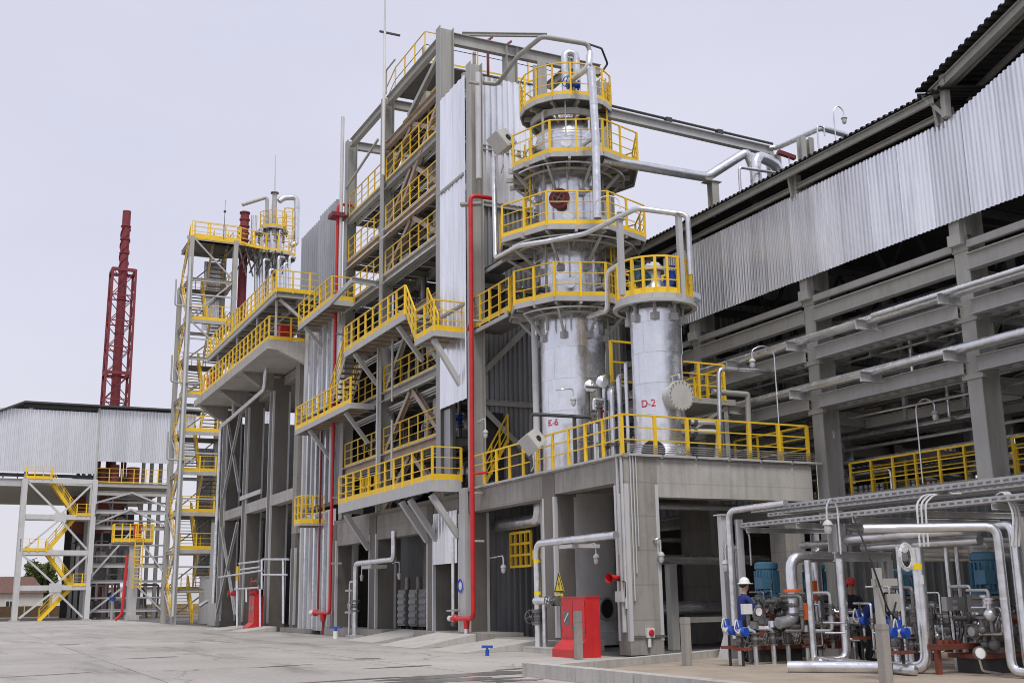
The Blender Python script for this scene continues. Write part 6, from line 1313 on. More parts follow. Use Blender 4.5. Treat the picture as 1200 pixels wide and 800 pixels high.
MB().extr([(15.885, q.y+.05, q.z+.1), (15.885, q.y-.06, q.z-.03), (15.885, q.y+.0, q.z-.03), (15.885, q.y-.05, q.z-.18), (15.885, q.y+.06, q.z-.0), (15.885, q.y+.0, q.z+.0)], (-.004, 0, 0)).build('bolt_symbol', 'black', t)
for s, e in (((q.y+.27, q.z-.235), (q.y-.27, q.z-.235)), ((q.y-.27, q.z-.235), (q.y, q.z+.285)), ((q.y, q.z+.285), (q.y+.27, q.z-.235))): MB().bar((15.884, *s), (15.884, *e), .035, .006, (1, 0, 0)).build('border', 'black', t)
q = at(538.5, 686, x=15.8); t = thing('round_sign', 'half hidden round blue sign low on the tower casing beside the red riser', 'sign', q); MB().lathe((15.84, q.y, q.z), [(.001, 0), (.25, 0), (.25, .012), (.001, .012)], 24, (-1, 0, 0)).build('disc', 'white', t); MB().lathe((15.826, q.y, q.z), [(.15, 0), (.24, 0), (.24, .008), (.15, .008)], 24, (-1, 0, 0)).build('ring', 'sblue', t)
p0, p1, p2 = at(461.6, 622, x=15.3), at(461.6, 655, x=15.3), at(417, 660, x=15.3)
zL = (p1.z+p2.z)/2; t = pipe('yard_pipe', [(15.3, p0.y, p0.z), (15.3, p0.y, zL), (15.3, p2.y, zL), (15.3, p2.y, .1)], .105, 'silver pipe stepping down to the ground before the tower loading bays', bend=.25, flanges=[((15.3, p2.y, 1.5), (0, 0, 1)), ((15.3, p2.y, 1.1), (0, 0, 1))])
valve(t, (15.3, p2.y, 1.3), (0, 0, 1), .1, 'iron', (-.3, 1, 0), 'steel'); MB().box((15.0, p2.y-.3, 0), (15.6, p2.y+.3, .12)).build('footing', 'concl', t); MB().tube([(15.35, p2.y+.9, .1), (15.35, p2.y+.9, 2.3), (15.35, p2.y+.1, 2.3)], .05, 7).build('side_pipe', 'pipe', t, True)
for k in (1.0, 1.9): MB().box((15.2, p2.y+.3, k), (15.3, p2.y+1.1, k+.08)).build('rung', 'steel', t)
t = thing('pipe_shelf', 'small white shelf bracket on the tower column under the stepped silver pipe', 'bracket', at(437, 662, x=15.9)); q = at(437, 663, x=15.6); MB().box((15.3, q.y-.6, q.z-.1), (16, q.y+.6, q.z+.04)).build('shelf', 'box', t)
duct = [at(583, 616, x=17.2), at(632, 609, x=17.2)]
t = pipe('duct', [V((17.2, duct[0].y, duct[0].z)), V((17.2, duct[1].y, duct[0].z)), V((17.2, duct[1].y, duct[0].z+.6))], .2, 'silver duct slung under the platform beam above the yellow cage', n=14, bend=.35)
q = at(599, 664, x=17.4); t = thing('ladder_cage', 'yellow box shaped ladder cage in the bay under the platform', 'ladder', (17.4, q.y, q.z)); q2 = at(622, 622, x=17.4)
m_ = []
for k in range(5): y = q.y+(q2.y-q.y)*k/4; MB().bar((17.4, y, q.z), (17.4, y, q2.z), .08, .06).build('bar', 'yellow', t)
for k in range(4): z = q.z+(q2.z-q.z)*k/3; MB().box((17.36, q2.y, z-.04), (17.44, q.y, z+.04)).build('hoop', 'yellow', t)
MB().box((17.4, q2.y-1.6, q.z+.2), (17.46, q2.y-.05, q.z+.5)).build('side_plate', 'yellow', t)
for dx in (0, .4): MB().bar((17.5+dx, q2.y-.1, .1), (17.5+dx, q2.y-.1, q.z+.2), .05, .04).build('ladder_rail', 'steel', t)
clad(plat, (16.9, 36.9), (22.8, 36.9), .1, 5.0, 1.2, .22, .06, 'corrd'); MB().box((17, 37.0, .05), (23.2, 37.1, 5.1)).build('rear_wall', 'dark', plat)  # sheets and dark wall added to darken the bay under the platform
# radiator cabinets in the bay
for i, px in enumerate((474, 487, 499)):
    q = at(px-6, 736, x=18.3); t = thing('radiator_unit', 'grey slatted cooling unit in the dark tower bay, %s of the three' % ('leftmost', 'middle', 'rightmost')[i], 'cooling unit', (18.3, q.y, .05), 'cooling units in the tower bay')
    w_ = 1.0; MB().box((18.2, q.y-w_, .4), (18.9, q.y-.08, 1.95)).build('casing', 'steel', t)
    for k in range(5): MB().box((18.14, q.y-w_+.06, .5+.28*k), (18.196, q.y-.14, .66+.28*k)).build('slat', 'steell', t)
    for s in (.12, .86): MB().box((18.3, q.y-s-.08, .05), (18.8, q.y-s, .4)).build('foot', 'iron', t)
    MB().cone((18.5, q.y-.5, 1.95), (18.5, q.y-.5, 2.5), .12, None, 10).build('neck', 'steel', t, True)
# lamps
def wlamp(px0, py0, px1, py1, lb, **k):
    a = at(px0, py0, **k); b = at(px1, py1, **k); t = thing('wall_lamp', lb, 'lamp', a, 'gooseneck lamps')
    top = V((b.x, b.y, a.z+.05)); MB().tube([a+V((.3 if 'x' in k else 0, 0 if 'x' in k else .3, .02)), a, top, V((b.x, b.y, b.z+.18))], .024, 7, .12).build('stem', 'pipe', t, True)
    q = V((b.x, b.y, b.z+.2)); MB().lathe(q, [(.03, 0), (.07, -.03), (.10, -.1), (.095, -.12)], 12).build('lamp_cap', 'box', t, True); MB().lathe(q, [(.075, -.12), (.08, -.2), (.055, -.28), (.001, -.31)], 12).build('lamp_glass', 'glass', t, True)
wlamp(572, 654, 590, 668, 'gooseneck lamp in the bay between red riser and silver pipe', x=16.4)
wlamp(678, 640, 699, 657, 'gooseneck lamp hanging before the grey column skirt', x=16.3)
wlamp(768, 632, 775, 655, 'gooseneck lamp at the right edge of the platform corner column', y=25.9)
wlamp(459, 660, 468, 676, 'gooseneck lamp in the dark tower bay above the cooling units', x=16.3)
wlamp(420, 663, 424, 678, 'gooseneck lamp in the left tower bay behind the stepped pipe', x=16.4)
wlamp(558, 495, 569, 510, 'gooseneck lamp on the steel column above the platform railing', x=16.0)
wlamp(657, 456, 672, 472, 'gooseneck lamp before the silver shell of the tall column foot', y=30.2)
lamp((17.0, 28.8, ZD[1]-.2), 'gooseneck lamp hanging at the loop pipe above the D-2 vessel', .4, (.6, -.5), .35)
lamp(at(868, 500, y=26.1), 'tall gooseneck lamp behind the right part of the platform railing', 2.6, (-.4, 0), .25) if False else None
a = at(916, 545, y=26.3); lamp((a.x, a.y, 5.28), 'tall gooseneck lamp behind the right part of the platform railing', 3.3, (-.75, .1), .25)
pipe('goalpost_pipe', [(21.3, 27.6, 5.3), (21.3-.9, 27.6, 5.3), (at(842, 432, y=27.6).x, 27.6, at(842, 432, y=27.6).z), (24.2, 27.6, at(842, 432, y=27.6).z-.02)] if False else [(at(842, 500, y=27.6).x, 27.6, 5.3), at(842, 432, y=27.6), at(1000, 440, y=27.6)], .07, 'silver goalpost pipe above the right end of the platform railing', mt='pipe', bend=.2)
pipe('goalpost_pipe', [(at(876, 500, y=28.2).x, 28.2, 5.3), at(876, 462, y=28.2), at(835, 459, y=28.2)], .09, 'grey lower goalpost pipe behind the right end of the platform railing', mt='steel', bend=.05)
for i, (py, lb) in enumerate(((494, 'upper white stub pipe with flanges right of the D-2 foot'), (505, 'lower white stub pipe with flanges right of the D-2 foot'))):
    a, b = at(797, py, y=27.2), at(842, py-3, y=27.2); pipe('stub_pipe', [(a.x, 27.2, a.z), (b.x, 27.2, a.z+.05), (b.x, 27.4, 5.3)], .075, lb, 'white stub pipes on the platform', mt='board', flanges=[((a.x+.25, 27.2, a.z), (1, 0, 0)), ((a.x+.5, 27.2, a.z), (1, 0, 0))])
# siren, box, call point on the corner column
q = at(722, 677, x=15.9); t = thing('siren', 'red horn siren with grey box on the platform corner column', 'siren', q); MB().lathe((15.9, q.y, q.z), [(.07, -.1), (.08, 0), (.08, .16), (.13, .3)], 14, (-.6, -.2, 0)).build('horn', 'red', t, True); MB().box((15.86, q.y-.34, q.z-.62), (15.985, q.y+.02, q.z-.34)).build('box', 'box', t); MB().tube([(15.93, q.y, q.z-.05), (15.93, q.y-.4, q.z-.1), (15.93, q.y-.4, q.z-.5)], .015, 6).build('cable', 'black', t, True)
q = at(761, 741, y=25.95); t = thing('call_point', 'white fire call point with red disc low on the platform corner column', 'call point', q); MB().box((q.x-.11, 25.88, q.z-.12), (q.x+.12, 25.985, q.z+.13)).build('housing', 'white', t); MB().lathe((q.x+.02, 25.875, q.z), [(.001, 0), (.09, 0), (.07, .03), (.001, .03)], 16, (0, -1, 0)).build('disc', 'red', t); MB().cone((q.x-.02, 25.93, q.z-.36), (q.x-.02, 25.93, q.z-.14), .05, None, 8).build('gland', 'white', t, True); MB().bar((16.1, 25.96, q.z-.08), (17.05, 25.96, q.z-.08), .03, .03).build('rail', 'iron', t)
# bollards
for i, (x, y, h, lb) in enumerate(((14.2, 25.55, 1.18, 'grey concrete post standing before the large red fire cabinet'), (14.45, 21.2, 1.05, 'grey concrete post standing alone on the pump pad right of the platform corner'), (13.95, 14.75, 1.0, 'nearest grey concrete post at the foot of the cable post'))):
    t = solo('concrete_post', MB().extr([(x-.08, y-.08, 0), (x+.08, y-.08, 0), (x+.08, y+.08, 0), (x-.08, y+.08, 0)], (0, 0, h-.015)).extr([(x-.07, y-.07, h-.015), (x+.07, y-.07, h-.015), (x+.07, y+.07, h-.015), (x-.07, y+.07, h-.015)], (0, 0, .015)), 'conc', lb, 'bollard', 'concrete posts round the pump pad')
# ================================================================== PUMP ROW
def G(px, py): return at(px, py, z=.03)
PX = 16.9
rk = thing('cable_rack', 'grey overhead rack of perforated cable trays above the pump row', 'cable rack', (PX, 23, 0))
q0, q1 = at(864, 617, x=PX), at(1184, 588, x=PX); q2, q3 = at(864, 602, x=PX+.3), at(1184, 565, x=PX+.3); YN = 9.0
def tray(x, z, ya, yb, w=.35, h=.11):
    m_ = MB().box((x, yb, z), (x+.012, ya, z+h)).box((x+w-.012, yb, z), (x+w, ya, z+h)).box((x+.012, yb, z), (x+w-.012, ya, z+.01)); m_.build('cable_tray', 'steell', rk)
    m_ = MB(); y = yb+.1
    while y < ya-.1: m_.box((x-.004, y, z+.035), (x-.0005, y+.12, z+.07)); y += .2
    o = m_.build('tray_slots', 'iron', rk); o['kind'] = 'stuff'
    m_ = MB()
    for k in range(4): m_.tube([(x+.06+.07*k, ya, z+.035), (x+.06+.07*k, yb, z+.035)], .025, 5)
    m_.build('cables', 'black', rk, True)
zt1, zt2 = (q0.z+q1.z)/2, (q2.z+q3.z)/2
tray(PX, zt1, 22.3, YN); tray(PX+.35, zt2, 22.3, YN, .45, .12); tray(PX+1.4, zt2+.02, 22.5, YN, .4); tray(PX+2.6, zt2+.1, 24.5, YN, .4); tray(PX+3.4, zt2+.25, 24.5, YN, .4)
for k in range(8):
    y = 22.0-1.8*k; MB().ch((PX-.05, y, zt1-.08), (PX+4.2, y, zt1-.08), .12, .06).build('cross_arm', 'steell', rk)
    MB().box((PX+.82, y-1.7, zt1+.16), (PX+1.38, y-.1, zt1+.19)).build('cover_plate', 'steell', rk)
for i, (x, y) in enumerate(((PX+.15, 13.0), (PX+4.0, 22), (PX+4.0, 16), (PX+2, 22.0), (PX+2, 16))): MB().ib((x, y, .03), (x, y, zt1-.15), .16, .14).build('post', 'steell', rk)
w1 = thing('rack_post', 'white steel post with flared foot at the left end of the pump row', 'post', (17.05, 23.2, 0))
MB().bar((17.05, 23.2, .5), (17.05, 23.2, zt1+.35), .17, .17).build('shaft', 'board', w1); MB().add([(16.85, 23.0, .03), (17.25, 23.0, .03), (17.25, 23.4, .03), (16.85, 23.4, .03), (16.965, 23.115, .55), (17.135, 23.115, .55), (17.135, 23.285, .55), (16.965, 23.285, .55)], [(0, 1, 5, 4), (1, 2, 6, 5), (2, 3, 7, 6), (3, 0, 4, 7), (4, 5, 6, 7)]).build('foot', 'board', w1); MB().box((16.9, 23.05, zt1+.352), (17.2, 23.35, zt1+.38)).build('cap', 'board', w1)
vt = thing('vertical_tray', 'grey perforated vertical cable tray next to the white rack post', 'cable tray', (16.95, 22.4, 0)); MB().bar((16.98, 22.45, .5), (16.98, 22.45, zt1+.2), .03, .28, (0, 1, 0)).bar((16.9, 22.33, .5), (16.9, 22.33, zt1+.2), .16, .03, (0, 1, 0)).build('tray', 'steell', vt)
m_ = MB(); z = .6
while z < zt1: m_.box((16.955, 22.38, z), (16.964, 22.5, z+.05)); z += .14
o = m_.build('slots', 'iron', vt); o['kind'] = 'stuff'
pipe('arch_pipe', [(16.85, 22.65, .5), (16.85, 22.65, zt1+.42), (16.85, 20.5, zt1+.44)], .08, 'silver pipe arching up over the left end of the cable rack', bend=.25)
def pump(x, y, lb, mh=.62, seed=0, ang=0, big=1.):
    t = thing('pump', lb, 'pump', (x, y, .03), 'pumps with blue motors')
    rd = random.Random(seed)
    MB().box((x-.75, y-.42, .30), (x+.75, y+.42, .38)).build('skid_frame', 'rust', t); MB().box((x-.6, y-.34, .03), (x+.6, y+.34, .30)).build('plinth', 'steeld', t)
    MB().lathe((x, y, .38), [(.34, 0), (.34, .1), (.22, .14), (.22, .5), (.36, .54), (.36, .62), (.26, .66), (.26, .95), (.34, .98), (.34, 1.04)], 18).build('bearing_stool', 'iron', t, True)
    MB().lathe((x-.05, y-.2, .78), [(.05, -.34), (.2, -.3), (.24, -.18), (.24, .18), (.2, .3), (.05, .34)], 16, (1, 0, 0)).build('pump_casing', 'iron', t, True)
    z0 = 1.45
    for s in (-1, 1): MB().box((x+s*.24-.05, y-.25, 1.0), (x+s*.24+.05, y+.25, z0)).build('motor_leg', 'iron', t)
    MB().lathe((x, y, z0), [(.3, 0), (.3, .05), (.245, .06), (.245, mh), (.27, mh+.02), (.27, mh+.13), (.2, mh+.17), (.01, mh+.18)], 20).build('motor', 'blue', t, True)
    fm = MB().box((-.012, 0, 0), (.012, .05, mh-.12)).mesh('fin', 'blue')
    for k in range(18):
        a = 2*PI*k/18; inst('fin', fm, t, (x+.24*math.cos(a), y+.24*math.sin(a), z0+.09), (0, 0, a-PI/2))
    MB().box((x-.42, y-.36, z0+.18), (x-.16, y-.10, z0+.44)).cone((x-.3, y-.3, z0+.1), (x-.3, y-.3, z0+.18), .05, None, 8).build('terminal_box', 'blue', t, True)
    MB().box((x-.16, y-.262, z0+.3), (x-.02, y-.25, z0+.4)).build('name_plate', 'red', t)
    for k in range(3): a = rd.uniform(0, 6.28); MB().tube([(x+.3*math.cos(a), y-.3, .5), (x+.4*math.cos(a), y-.45, .8+.1*k), (x+.2*math.cos(a), y-.45, 1.15)], .02, 6).build('small_line', 'pipe', t, True)
    # suction and discharge stubs with flanges
    for s in (-1, 1):
        MB().cone((x+s*.3, y-.2, .78), (x+s*.75, y-.2, .78), .085, None, 12).build('nozzle', 'pipe', t, True); MB().cone((x+s*.55, y-.2, .78), (x+s*.6, y-.2, .78), .15, None, 14).cone((x+s*.62, y-.2, .78), (x+s*.66, y-.2, .78), .15, None, 14).build('flange', 'iron', t, True)
    return t
def cluster(t, x, y, seed, n=9):
    rd = random.Random(seed)
    for k in range(n):
        px_, py_, pz = x+rd.uniform(-.85, .85), y-rd.uniform(.2, .85), rd.uniform(.4, 1.35)
        c_ = rd.random(); mt = rd.choice(('iron', 'iron', 'pipe', 'steeld', 'rust'))
        if c_ < .4: MB().ball((px_, py_, pz), rd.uniform(.07, .13), 10).cone((px_, py_, pz), (px_, py_, pz+.22), .05, None, 8).cone((px_, py_, pz+.2), (px_, py_, pz+.24), .10, None, 10).build('strainer', mt, t, True)
        elif c_ < .7:
            d = V((rd.uniform(-1, 1), rd.uniform(-.4, .4), 0)).normalized(); p = V((px_, py_, pz)); MB().cone(p-d*.3, p+d*.3, .05, None, 10).cone(p-d*.04, p-d*.01, .11, None, 12).cone(p+d*.01, p+d*.04, .11, None, 12).build('flanged_line', mt, t, True)
        else: hw(t, (px_, py_, pz), (rd.uniform(-1, 1), -1, rd.uniform(-.3, .8)), rd.uniform(.07, .12), 'iron')
def pos(px, py, y): 
    q = at(px, py, y=y); return q
pm = [pos(900, 700, 21.6), pos(956, 700, 22.4), pos(1158, 700, 15.9), pos(1060, 700, 19.6)]
pump(pm[0].x, 21.6, 'pump with bright blue upright motor nearest the white helmeted worker', seed=1)
pump(pm[1].x, 22.4, 'pump with blue motor half hidden behind the thick silver elbow pipe', seed=2)
pump(pm[2].x, 15.9, 'pump with dim blue motor between the two pairs of tall pipes at the far right', seed=3)
pump(pm[3].x, 19.6, 'pump with blue motor deep behind the two blue transmitters', seed=4, mh=.4)
_ps = [o for o in sc.objects if o.name.split('.')[0] == 'pump']
for k, o in enumerate(_ps): cluster(o, o.location.x, o.location.y, 50+k, 24)
# thick elbow pipe over pump one, with orange flanges
e0, e1, e2 = pos(982, 652, 20.2), pos(926, 651, 20.2), pos(926, 695, 20.2)
t = pipe('elbow_pipe', [e0, V((e1.x, 20.2, e0.z)), V((e1.x, 20.2, .95)), V((e1.x-.45, 20.2, .9))], .125, 'thick bright silver elbow pipe dropping to the pump valve right of the first blue motor', bend=.3, n=18)
MB().cone((e1.x, 20.2, e2.z+.03), (e1.x, 20.2, e2.z+.09), .2, None, 16).build('orange_flange', 'orange', t, True); MB().cone((e1.x, 20.2, e2.z-.06), (e1.x, 20.2, e2.z), .21, None, 16).build('flange', 'iron', t, True)
valve(t, (e1.x, 20.2, e2.z-.25), (0, 0, 1), .11, 'iron', (1, -.25, 0), 'iron'); MB().bar((e1.x+.25, 20.1, .95), (e1.x+.25, 20.1, 1.3), .14, .02, (0, 1, 0)).build('tag', 'orange', t)
q = G(934, 773); MB().box((q.x-.02, 19.95, .03), (q.x+.5, 20.45, .32)).build('footing', 'concl', t); MB().ib((q.x+.2, 20.2, .32), (q.x+.2, 20.2, .95), .12, .1).build('prop', 'rust', t)
q = pos(954, 654, 21.2); t = pipe('elbow_pipe', [pos(1000, 636, 21.2)+V((0, .6, 0)), V((pos(963, 645, 21.2).x, 21.5, pos(963, 645, 21.2).z)), V((pos(966, 645, 21.2).x, 21.5, .9))], .11, 'second silver elbow pipe behind, dropping to the half hidden pump', bend=.3, n=14)
MB().box((pos(966, 690, 21.2).x-.22, 21.3, 1.35), (pos(966, 690, 21.2).x-.12, 21.45, 1.8)).build('orange_tag', 'orange', t); MB().cone((pos(966, 645, 21.2).x, 21.5, 1.35), (pos(966, 645, 21.2).x, 21.5, 1.45), .2, None, 14).build('flange', 'iron', t, True)
# slim and thick uprights
def upright(px0, y, top, r, lb, foot=None, mt='pipe', arm=None, px1=None, **k):
    a = at(px0, top, y=y); x = a.x; P = [V((x, y, a.z))]
    if arm: P = [V((x+arm[0], y+arm[1], a.z+arm[2]))]+P
    P.append(V((x, y, .13 if foot else .03)))
    if foot: P.append(V((x+foot[0], y+foot[1], .13)))
    return pipe('upright_pipe', P, r, lb, 'upright pipes of the pump row', mt=mt, **k)
upright(946, 19.5, 656, .07, 'slim silver upright crossing in front of the half hidden motor')
upright(984, 19.2, 654, .10, 'thick silver upright with foot elbow right of the half hidden pump', foot=(-.75, .1))
t = upright(1074, 16.3, 641, .115, 'thickest silver upright with yellow tag joined to the pipe on the ground', foot=(-1.7, 1.9), n=18, bend=.25)
a = at(1074, 664, y=16.3); MB().cone((a.x, 16.3, a.z-.05), (a.x, 16.3, a.z+.06), .117, None, 18).build('yellow_tag', 'signy', t, True); MB().box((a.x-.07, 16.18, a.z-.32), (a.x+.03, 16.183, a.z-.15)).build('paper_tag', 'white', t)
upright(1052, 17.3, 640, .05, 'thin silver upright behind the thickest one', foot=None)
u1 = upright(1168, 14.6, 617, .082, 'left one of the twin silver uprights at the right edge', foot=(.1, -.5), arm=(-1.9, 1.3, .02), n=16, bend=.2)
u2 = upright(1186, 14.5, 614, .085, 'right one of the twin silver uprights at the right edge', foot=(.1, -.5), arm=(.7, 3.2, -.03), n=16, bend=.2)
upright(1108, 17.0, 640, .05, 'slim upright pair left member behind the junction box'); upright(1120, 17.0, 640, .045, 'slim upright pair right member behind the junction box'); upright(1135, 17.2, 620, .06, 'perforated slim upright right of the junction box', mt='steell')
t = thing('cable_post', 'square grey post with black cable and junction box leaning before the pumps', 'post', (14.6, 15.6, 0))
pa, pb_ = at(1026, 665, y=15.6), at(1038, 795, y=15.6); MB().bar((pb_.x, 15.6, .03), (pa.x+.02, 15.6, pa.z), .12, .12).build('post', 'steel', t); MB().bar((pa.x-.1, 15.58, pa.z-.25), (pa.x+.42, 15.58, pa.z-.25), .1, .13).build('crossplate', 'steel', t); MB().box((pa.x+.12, 15.5, pa.z-.75), (pa.x+.42, 15.55, pa.z-.45)).build('junction_box', 'steel', t)
MB().tube([at(1000, 605, y=16.2), at(1020, 655, y=15.5), at(1040, 712, y=15.45), at(1046, 722, y=15.45), at(1050, 705, y=15.45)], .018, 6, .2).build('cable', 'black', t, True)
# horizontal pipes across the row
for i, (p0, p1, x, r, lb) in enumerate((((992, 634), (1090, 622), 17.3, .10, 'upper long silver pipe crossing before the rack to the twin uprights'), ((1012, 645), (1092, 632), 17.6, .10, 'second silver pipe just under the upper one in the pump row'), ((940, 640), (1000, 633), 18.2, .08, 'short grey pipe left behind the cable rack post'))):
    a, b = at(*p0, x=x), at(*p1, x=x); z = (a.z+b.z)/2; pipe('row_pipe', [(x, a.y, z), (x, b.y-1.2, z)], r, lb, 'pipes across the pump row', n=14)
for i, (py, y, r, lb) in enumerate(((641, 17.6, .11, 'middle silver cross pipe behind the thickest upright'), (652, 18.6, .10, 'lower bright cross pipe deep behind the junction box'), (633, 19.4, .09, 'upper dim cross pipe under the cable trays'))):
    a, b = at(1060, py, y=y), at(1200, py+3, y=y); pipe('row_pipe', [(a.x, y, a.z), (b.x+1, y, a.z)], r, lb, 'pipes across the pump row', n=14)
q = at(1010, 655, y=19.4); t = thing('rack_beam', 'grey steel beam on short post carrying the pipes at mid pump row', 'beam', (q.x, 19.4, 0)); a, b = at(978, 652, y=19.3), at(1044, 656, y=19.3); MB().ib((a.x, 19.3, a.z), (b.x, 19.3, a.z), .2, .14).build('beam', 'steell', t); MB().ib((a.x+.1, 19.3, a.z+.1), (a.x+.1, 19.3, zt1-.1), .3, .25).build('post', 'steell', t); MB().ib((b.x-.1, 19.3, .03), (b.x-.1, 19.3, a.z-.1), .16, .14).build('leg', 'steell', t)
g0, g1 = G(955, 779), G(1085, 792)
pipe('ground_pipe', [g0+V((0, 0, .1)), V((g1.x-.1, g1.y+.2, .13)), V((g1.x-.1+1.2, g1.y+1.6, .13))], .10, 'bright silver pipe lying along the pad edge before the pumps', n=16, bend=.02)
# instruments
def transmitter(c, lb, h=.75, base=True):
    c = V(c); t = thing('pressure_transmitter', lb, 'transmitter', c, 'blue capped transmitters')
    MB().cone(c, c+V((0, 0, h)), .03, None, 8).build('stand', 'black', t, True)
    MB().box((c.x-.16, c.y-.1, h-.25), (c.x+.16, c.y+.1, h-.19)).build('base_shelf', 'rust', t)
    p = c+V((0, 0, h+.1)); MB().cone(p+V((.0, .12, 0)), p+V((0, -.06, 0)), .085, None, 14).build('body', 'pipe', t, True)
    MB().cone(p+V((0, -.061, 0)), p+V((.02, -.15, 0)), .098, None, 14).build('blue_cap', 'bluei', t, True); MB().cone(p+V((0, .06, .07)), p+V((0, .06, .24)), .065, None, 12).build('blue_head', 'bluei', t, True)
    MB().tube([p+V((-.05, .02, -.05)), p+V((-.18, .02, .05)), p+V((-.1, .02, .3)), p+V((.1, .05, -.4))], .014, 6, .1).build('impulse_line', 'white', t, True)
for i, (px, py, dist, lb) in enumerate(((854, 738, 20.6, 'leftmost blue capped transmitter before the white helmeted worker'), (869, 740, 20.3, 'blue capped transmitter just right of the leftmost one'), (1041, 741, 16.4, 'left blue capped transmitter right of the square cable post'), (1056, 741, 16.4, 'right blue capped transmitter beside the thickest upright'), (1008, 727, 19.0, 'dim blue transmitter at the crouching workers'))):
    a = at(px, py, y=dist); transmitter((a.x, dist, .03), lb, max(.4, a.z-.13))
t = thing('gauge_panel', 'white instrument box with round gauge before the white helmeted worker', 'instrument', (16.6, 20.7, .03)); a = at(880, 713, y=20.7); MB().box((a.x-.2, 20.7, a.z-.11), (a.x+.04, 20.8, a.z+.11)).build('box', 'white', t); MB().lathe((a.x+.13, 20.65, a.z-.06), [(.001, 0), (.1, 0), (.1, .05), (.09, .06), (.001, .05)], 18, (0, -1, 0)).build('gauge', 'white', t, True); MB().lathe((a.x+.13, 20.62, a.z-.06), [(.1, 0), (.115, 0), (.115, .04), (.1, .04)], 18, (0, -1, 0)).build('bezel', 'iron', t, True); MB().bar((a.x-.05, 20.75, .03), (a.x-.05, 20.75, a.z-.11), .06, .06).build('stand', 'iron', t)
a = at(1147, 765, y=15.2); t = thing('pressure_gauge', 'round white pressure gauge on a bent pipe close to the ground at far right', 'gauge', (a.x, 15.2, .03)); MB().lathe((a.x, 15.2, a.z), [(.001, 0), (.1, 0), (.1, .05), (.001, .055)], 20, (-.3, -1, .2)).build('dial', 'white', t, True); MB().lathe((a.x, 15.2, a.z), [(.1, -.01), (.115, -.01), (.115, .06), (.1, .06)], 20, (-.3, -1, .2)).build('bezel', 'iron', t, True); MB().tube([(a.x, 15.2, a.z-.1), (a.x+.05, 15.2, a.z-.3), (a.x+.4, 15.1, .06)], .022, 6).build('stem', 'pipe', t, True)
a = at(1117, 708, y=16.6); t = thing('junction_box', 'grey junction box with paper labels among the slim uprights', 'junction box', a); MB().box((a.x-.22, 16.55, a.z-.12), (a.x+.26, 16.68, a.z+.15)).build('casing', 'steel', t)
for dz in (-.06, .06): MB().box((a.x-.06, 16.545, a.z+dz-.03), (a.x+.06, 16.549, a.z+dz+.03)).build('paper_label', 'white', t)
for k in range(4): MB().tube([(a.x-.15+.1*k, 16.6, a.z-.12), (a.x-.18+.12*k, 16.55, a.z-.5), (a.x-.1+.05*k, 16.6, .5)], .012, 5, .1).build('cable', 'black', t, True)
a0, a1 = at(1095, 758, y=16.0), at(1142, 758, y=16.0); t = thing('pipe_manifold', 'rusty red manifold table carrying stub pipes before the slim uprights', 'manifold', (a0.x, 16, .03)); zt_ = a0.z
MB().bar((a0.x, 16, zt_), (a1.x, 16, zt_), .3, .1).build('table', 'rust', t)
for x in (a0.x+.06, a1.x-.06): MB().bar((x, 16, .03), (x, 16, zt_-.05), .09, .09).build('leg', 'rust', t)
for k in range(4): x = a0.x+.14+.15*k; MB().cone((x, 16, zt_+.05), (x, 16, zt_+.12), .06, None, 10).build('socket', 'rust', t, True)
# filler small valves and pipes on the skids (each a thing)
rd = random.Random(21)
nm = ['first', 'second', 'third', 'fourth', 'fifth', 'sixth', 'seventh', 'eighth', 'ninth', 'tenth', 'eleventh', 'twelfth', 'thirteenth', 'fourteenth']
for i, px in enumerate((866, 884, 905, 922, 945, 960, 975, 1000, 1020, 1048, 1066, 1128, 1146, 1160)):
    y = 20.9-.25*max(0, (px-900))/40*1.0-rd.random()*.4 if px < 1030 else 16.9+rd.random()*.6
    a = at(px, 735+rd.uniform(-8, 12), y=y); t = thing('valve_set', 'small iron valve with hand wheel among the pump pipes, %s from the left' % nm[i], 'valve', (a.x, y, .03), 'small valves of the pump row')
    MB().tube([(a.x, y, .03), (a.x, y, a.z), (a.x+rd.choice((-.5, .5)), y+.2, a.z+.02)], .05, 8).build('pipe_run', 'pipe', t, True); valve(t, (a.x, y, a.z*.6+.1), (0, 0, 1), .075, 'iron', (rd.uniform(-1, 1), -1, 0), rd.choice(('iron', 'iron', 'rust')))
    MB().cone((a.x, y, a.z+.02), (a.x, y, a.z+.16), .10, .09, 12).build('bonnet', rd.choice(('pipe', 'iron', 'board')), t, True)
nm2 = ['leftmost', 'second', 'third', 'fourth', 'fifth', 'sixth', 'seventh', 'eighth', 'ninth', 'tenth', 'eleventh', 'twelfth', 'thirteenth', 'fourteenth', 'fifteenth', 'sixteenth', 'seventeenth', 'rightmost']
rd = random.Random(77)
for i in range(18):
    px = 893+i*16.5+rd.uniform(-5, 5); y = (20.9-(px-893)*.021)+rd.uniform(-.3, .9); z0 = rd.uniform(.35, .8); zt2_ = rd.uniform(.9, 1.7); a = at(px, 720, y=y); r = rd.choice((.018, .022, .028, .035)); dx = rd.choice((-1, 1))*rd.uniform(.15, .4)
    pipe('process_line', [(a.x+dx, y+.35, z0), (a.x, y, z0), (a.x, y, zt2_), (a.x+dx*.3, y+.6, zt2_)], r, 'thin bent process line in the pump row, %s counted from the left' % nm2[i], 'thin process lines in the pump row', mt=rd.choice(('pipe', 'iron', 'iron', 'steell')), n=8, flanges=[((a.x, y, (z0+zt2_)/2), (0, 0, 1)), ((a.x, y, (z0+zt2_)/2+.12), (0, 0, 1))])
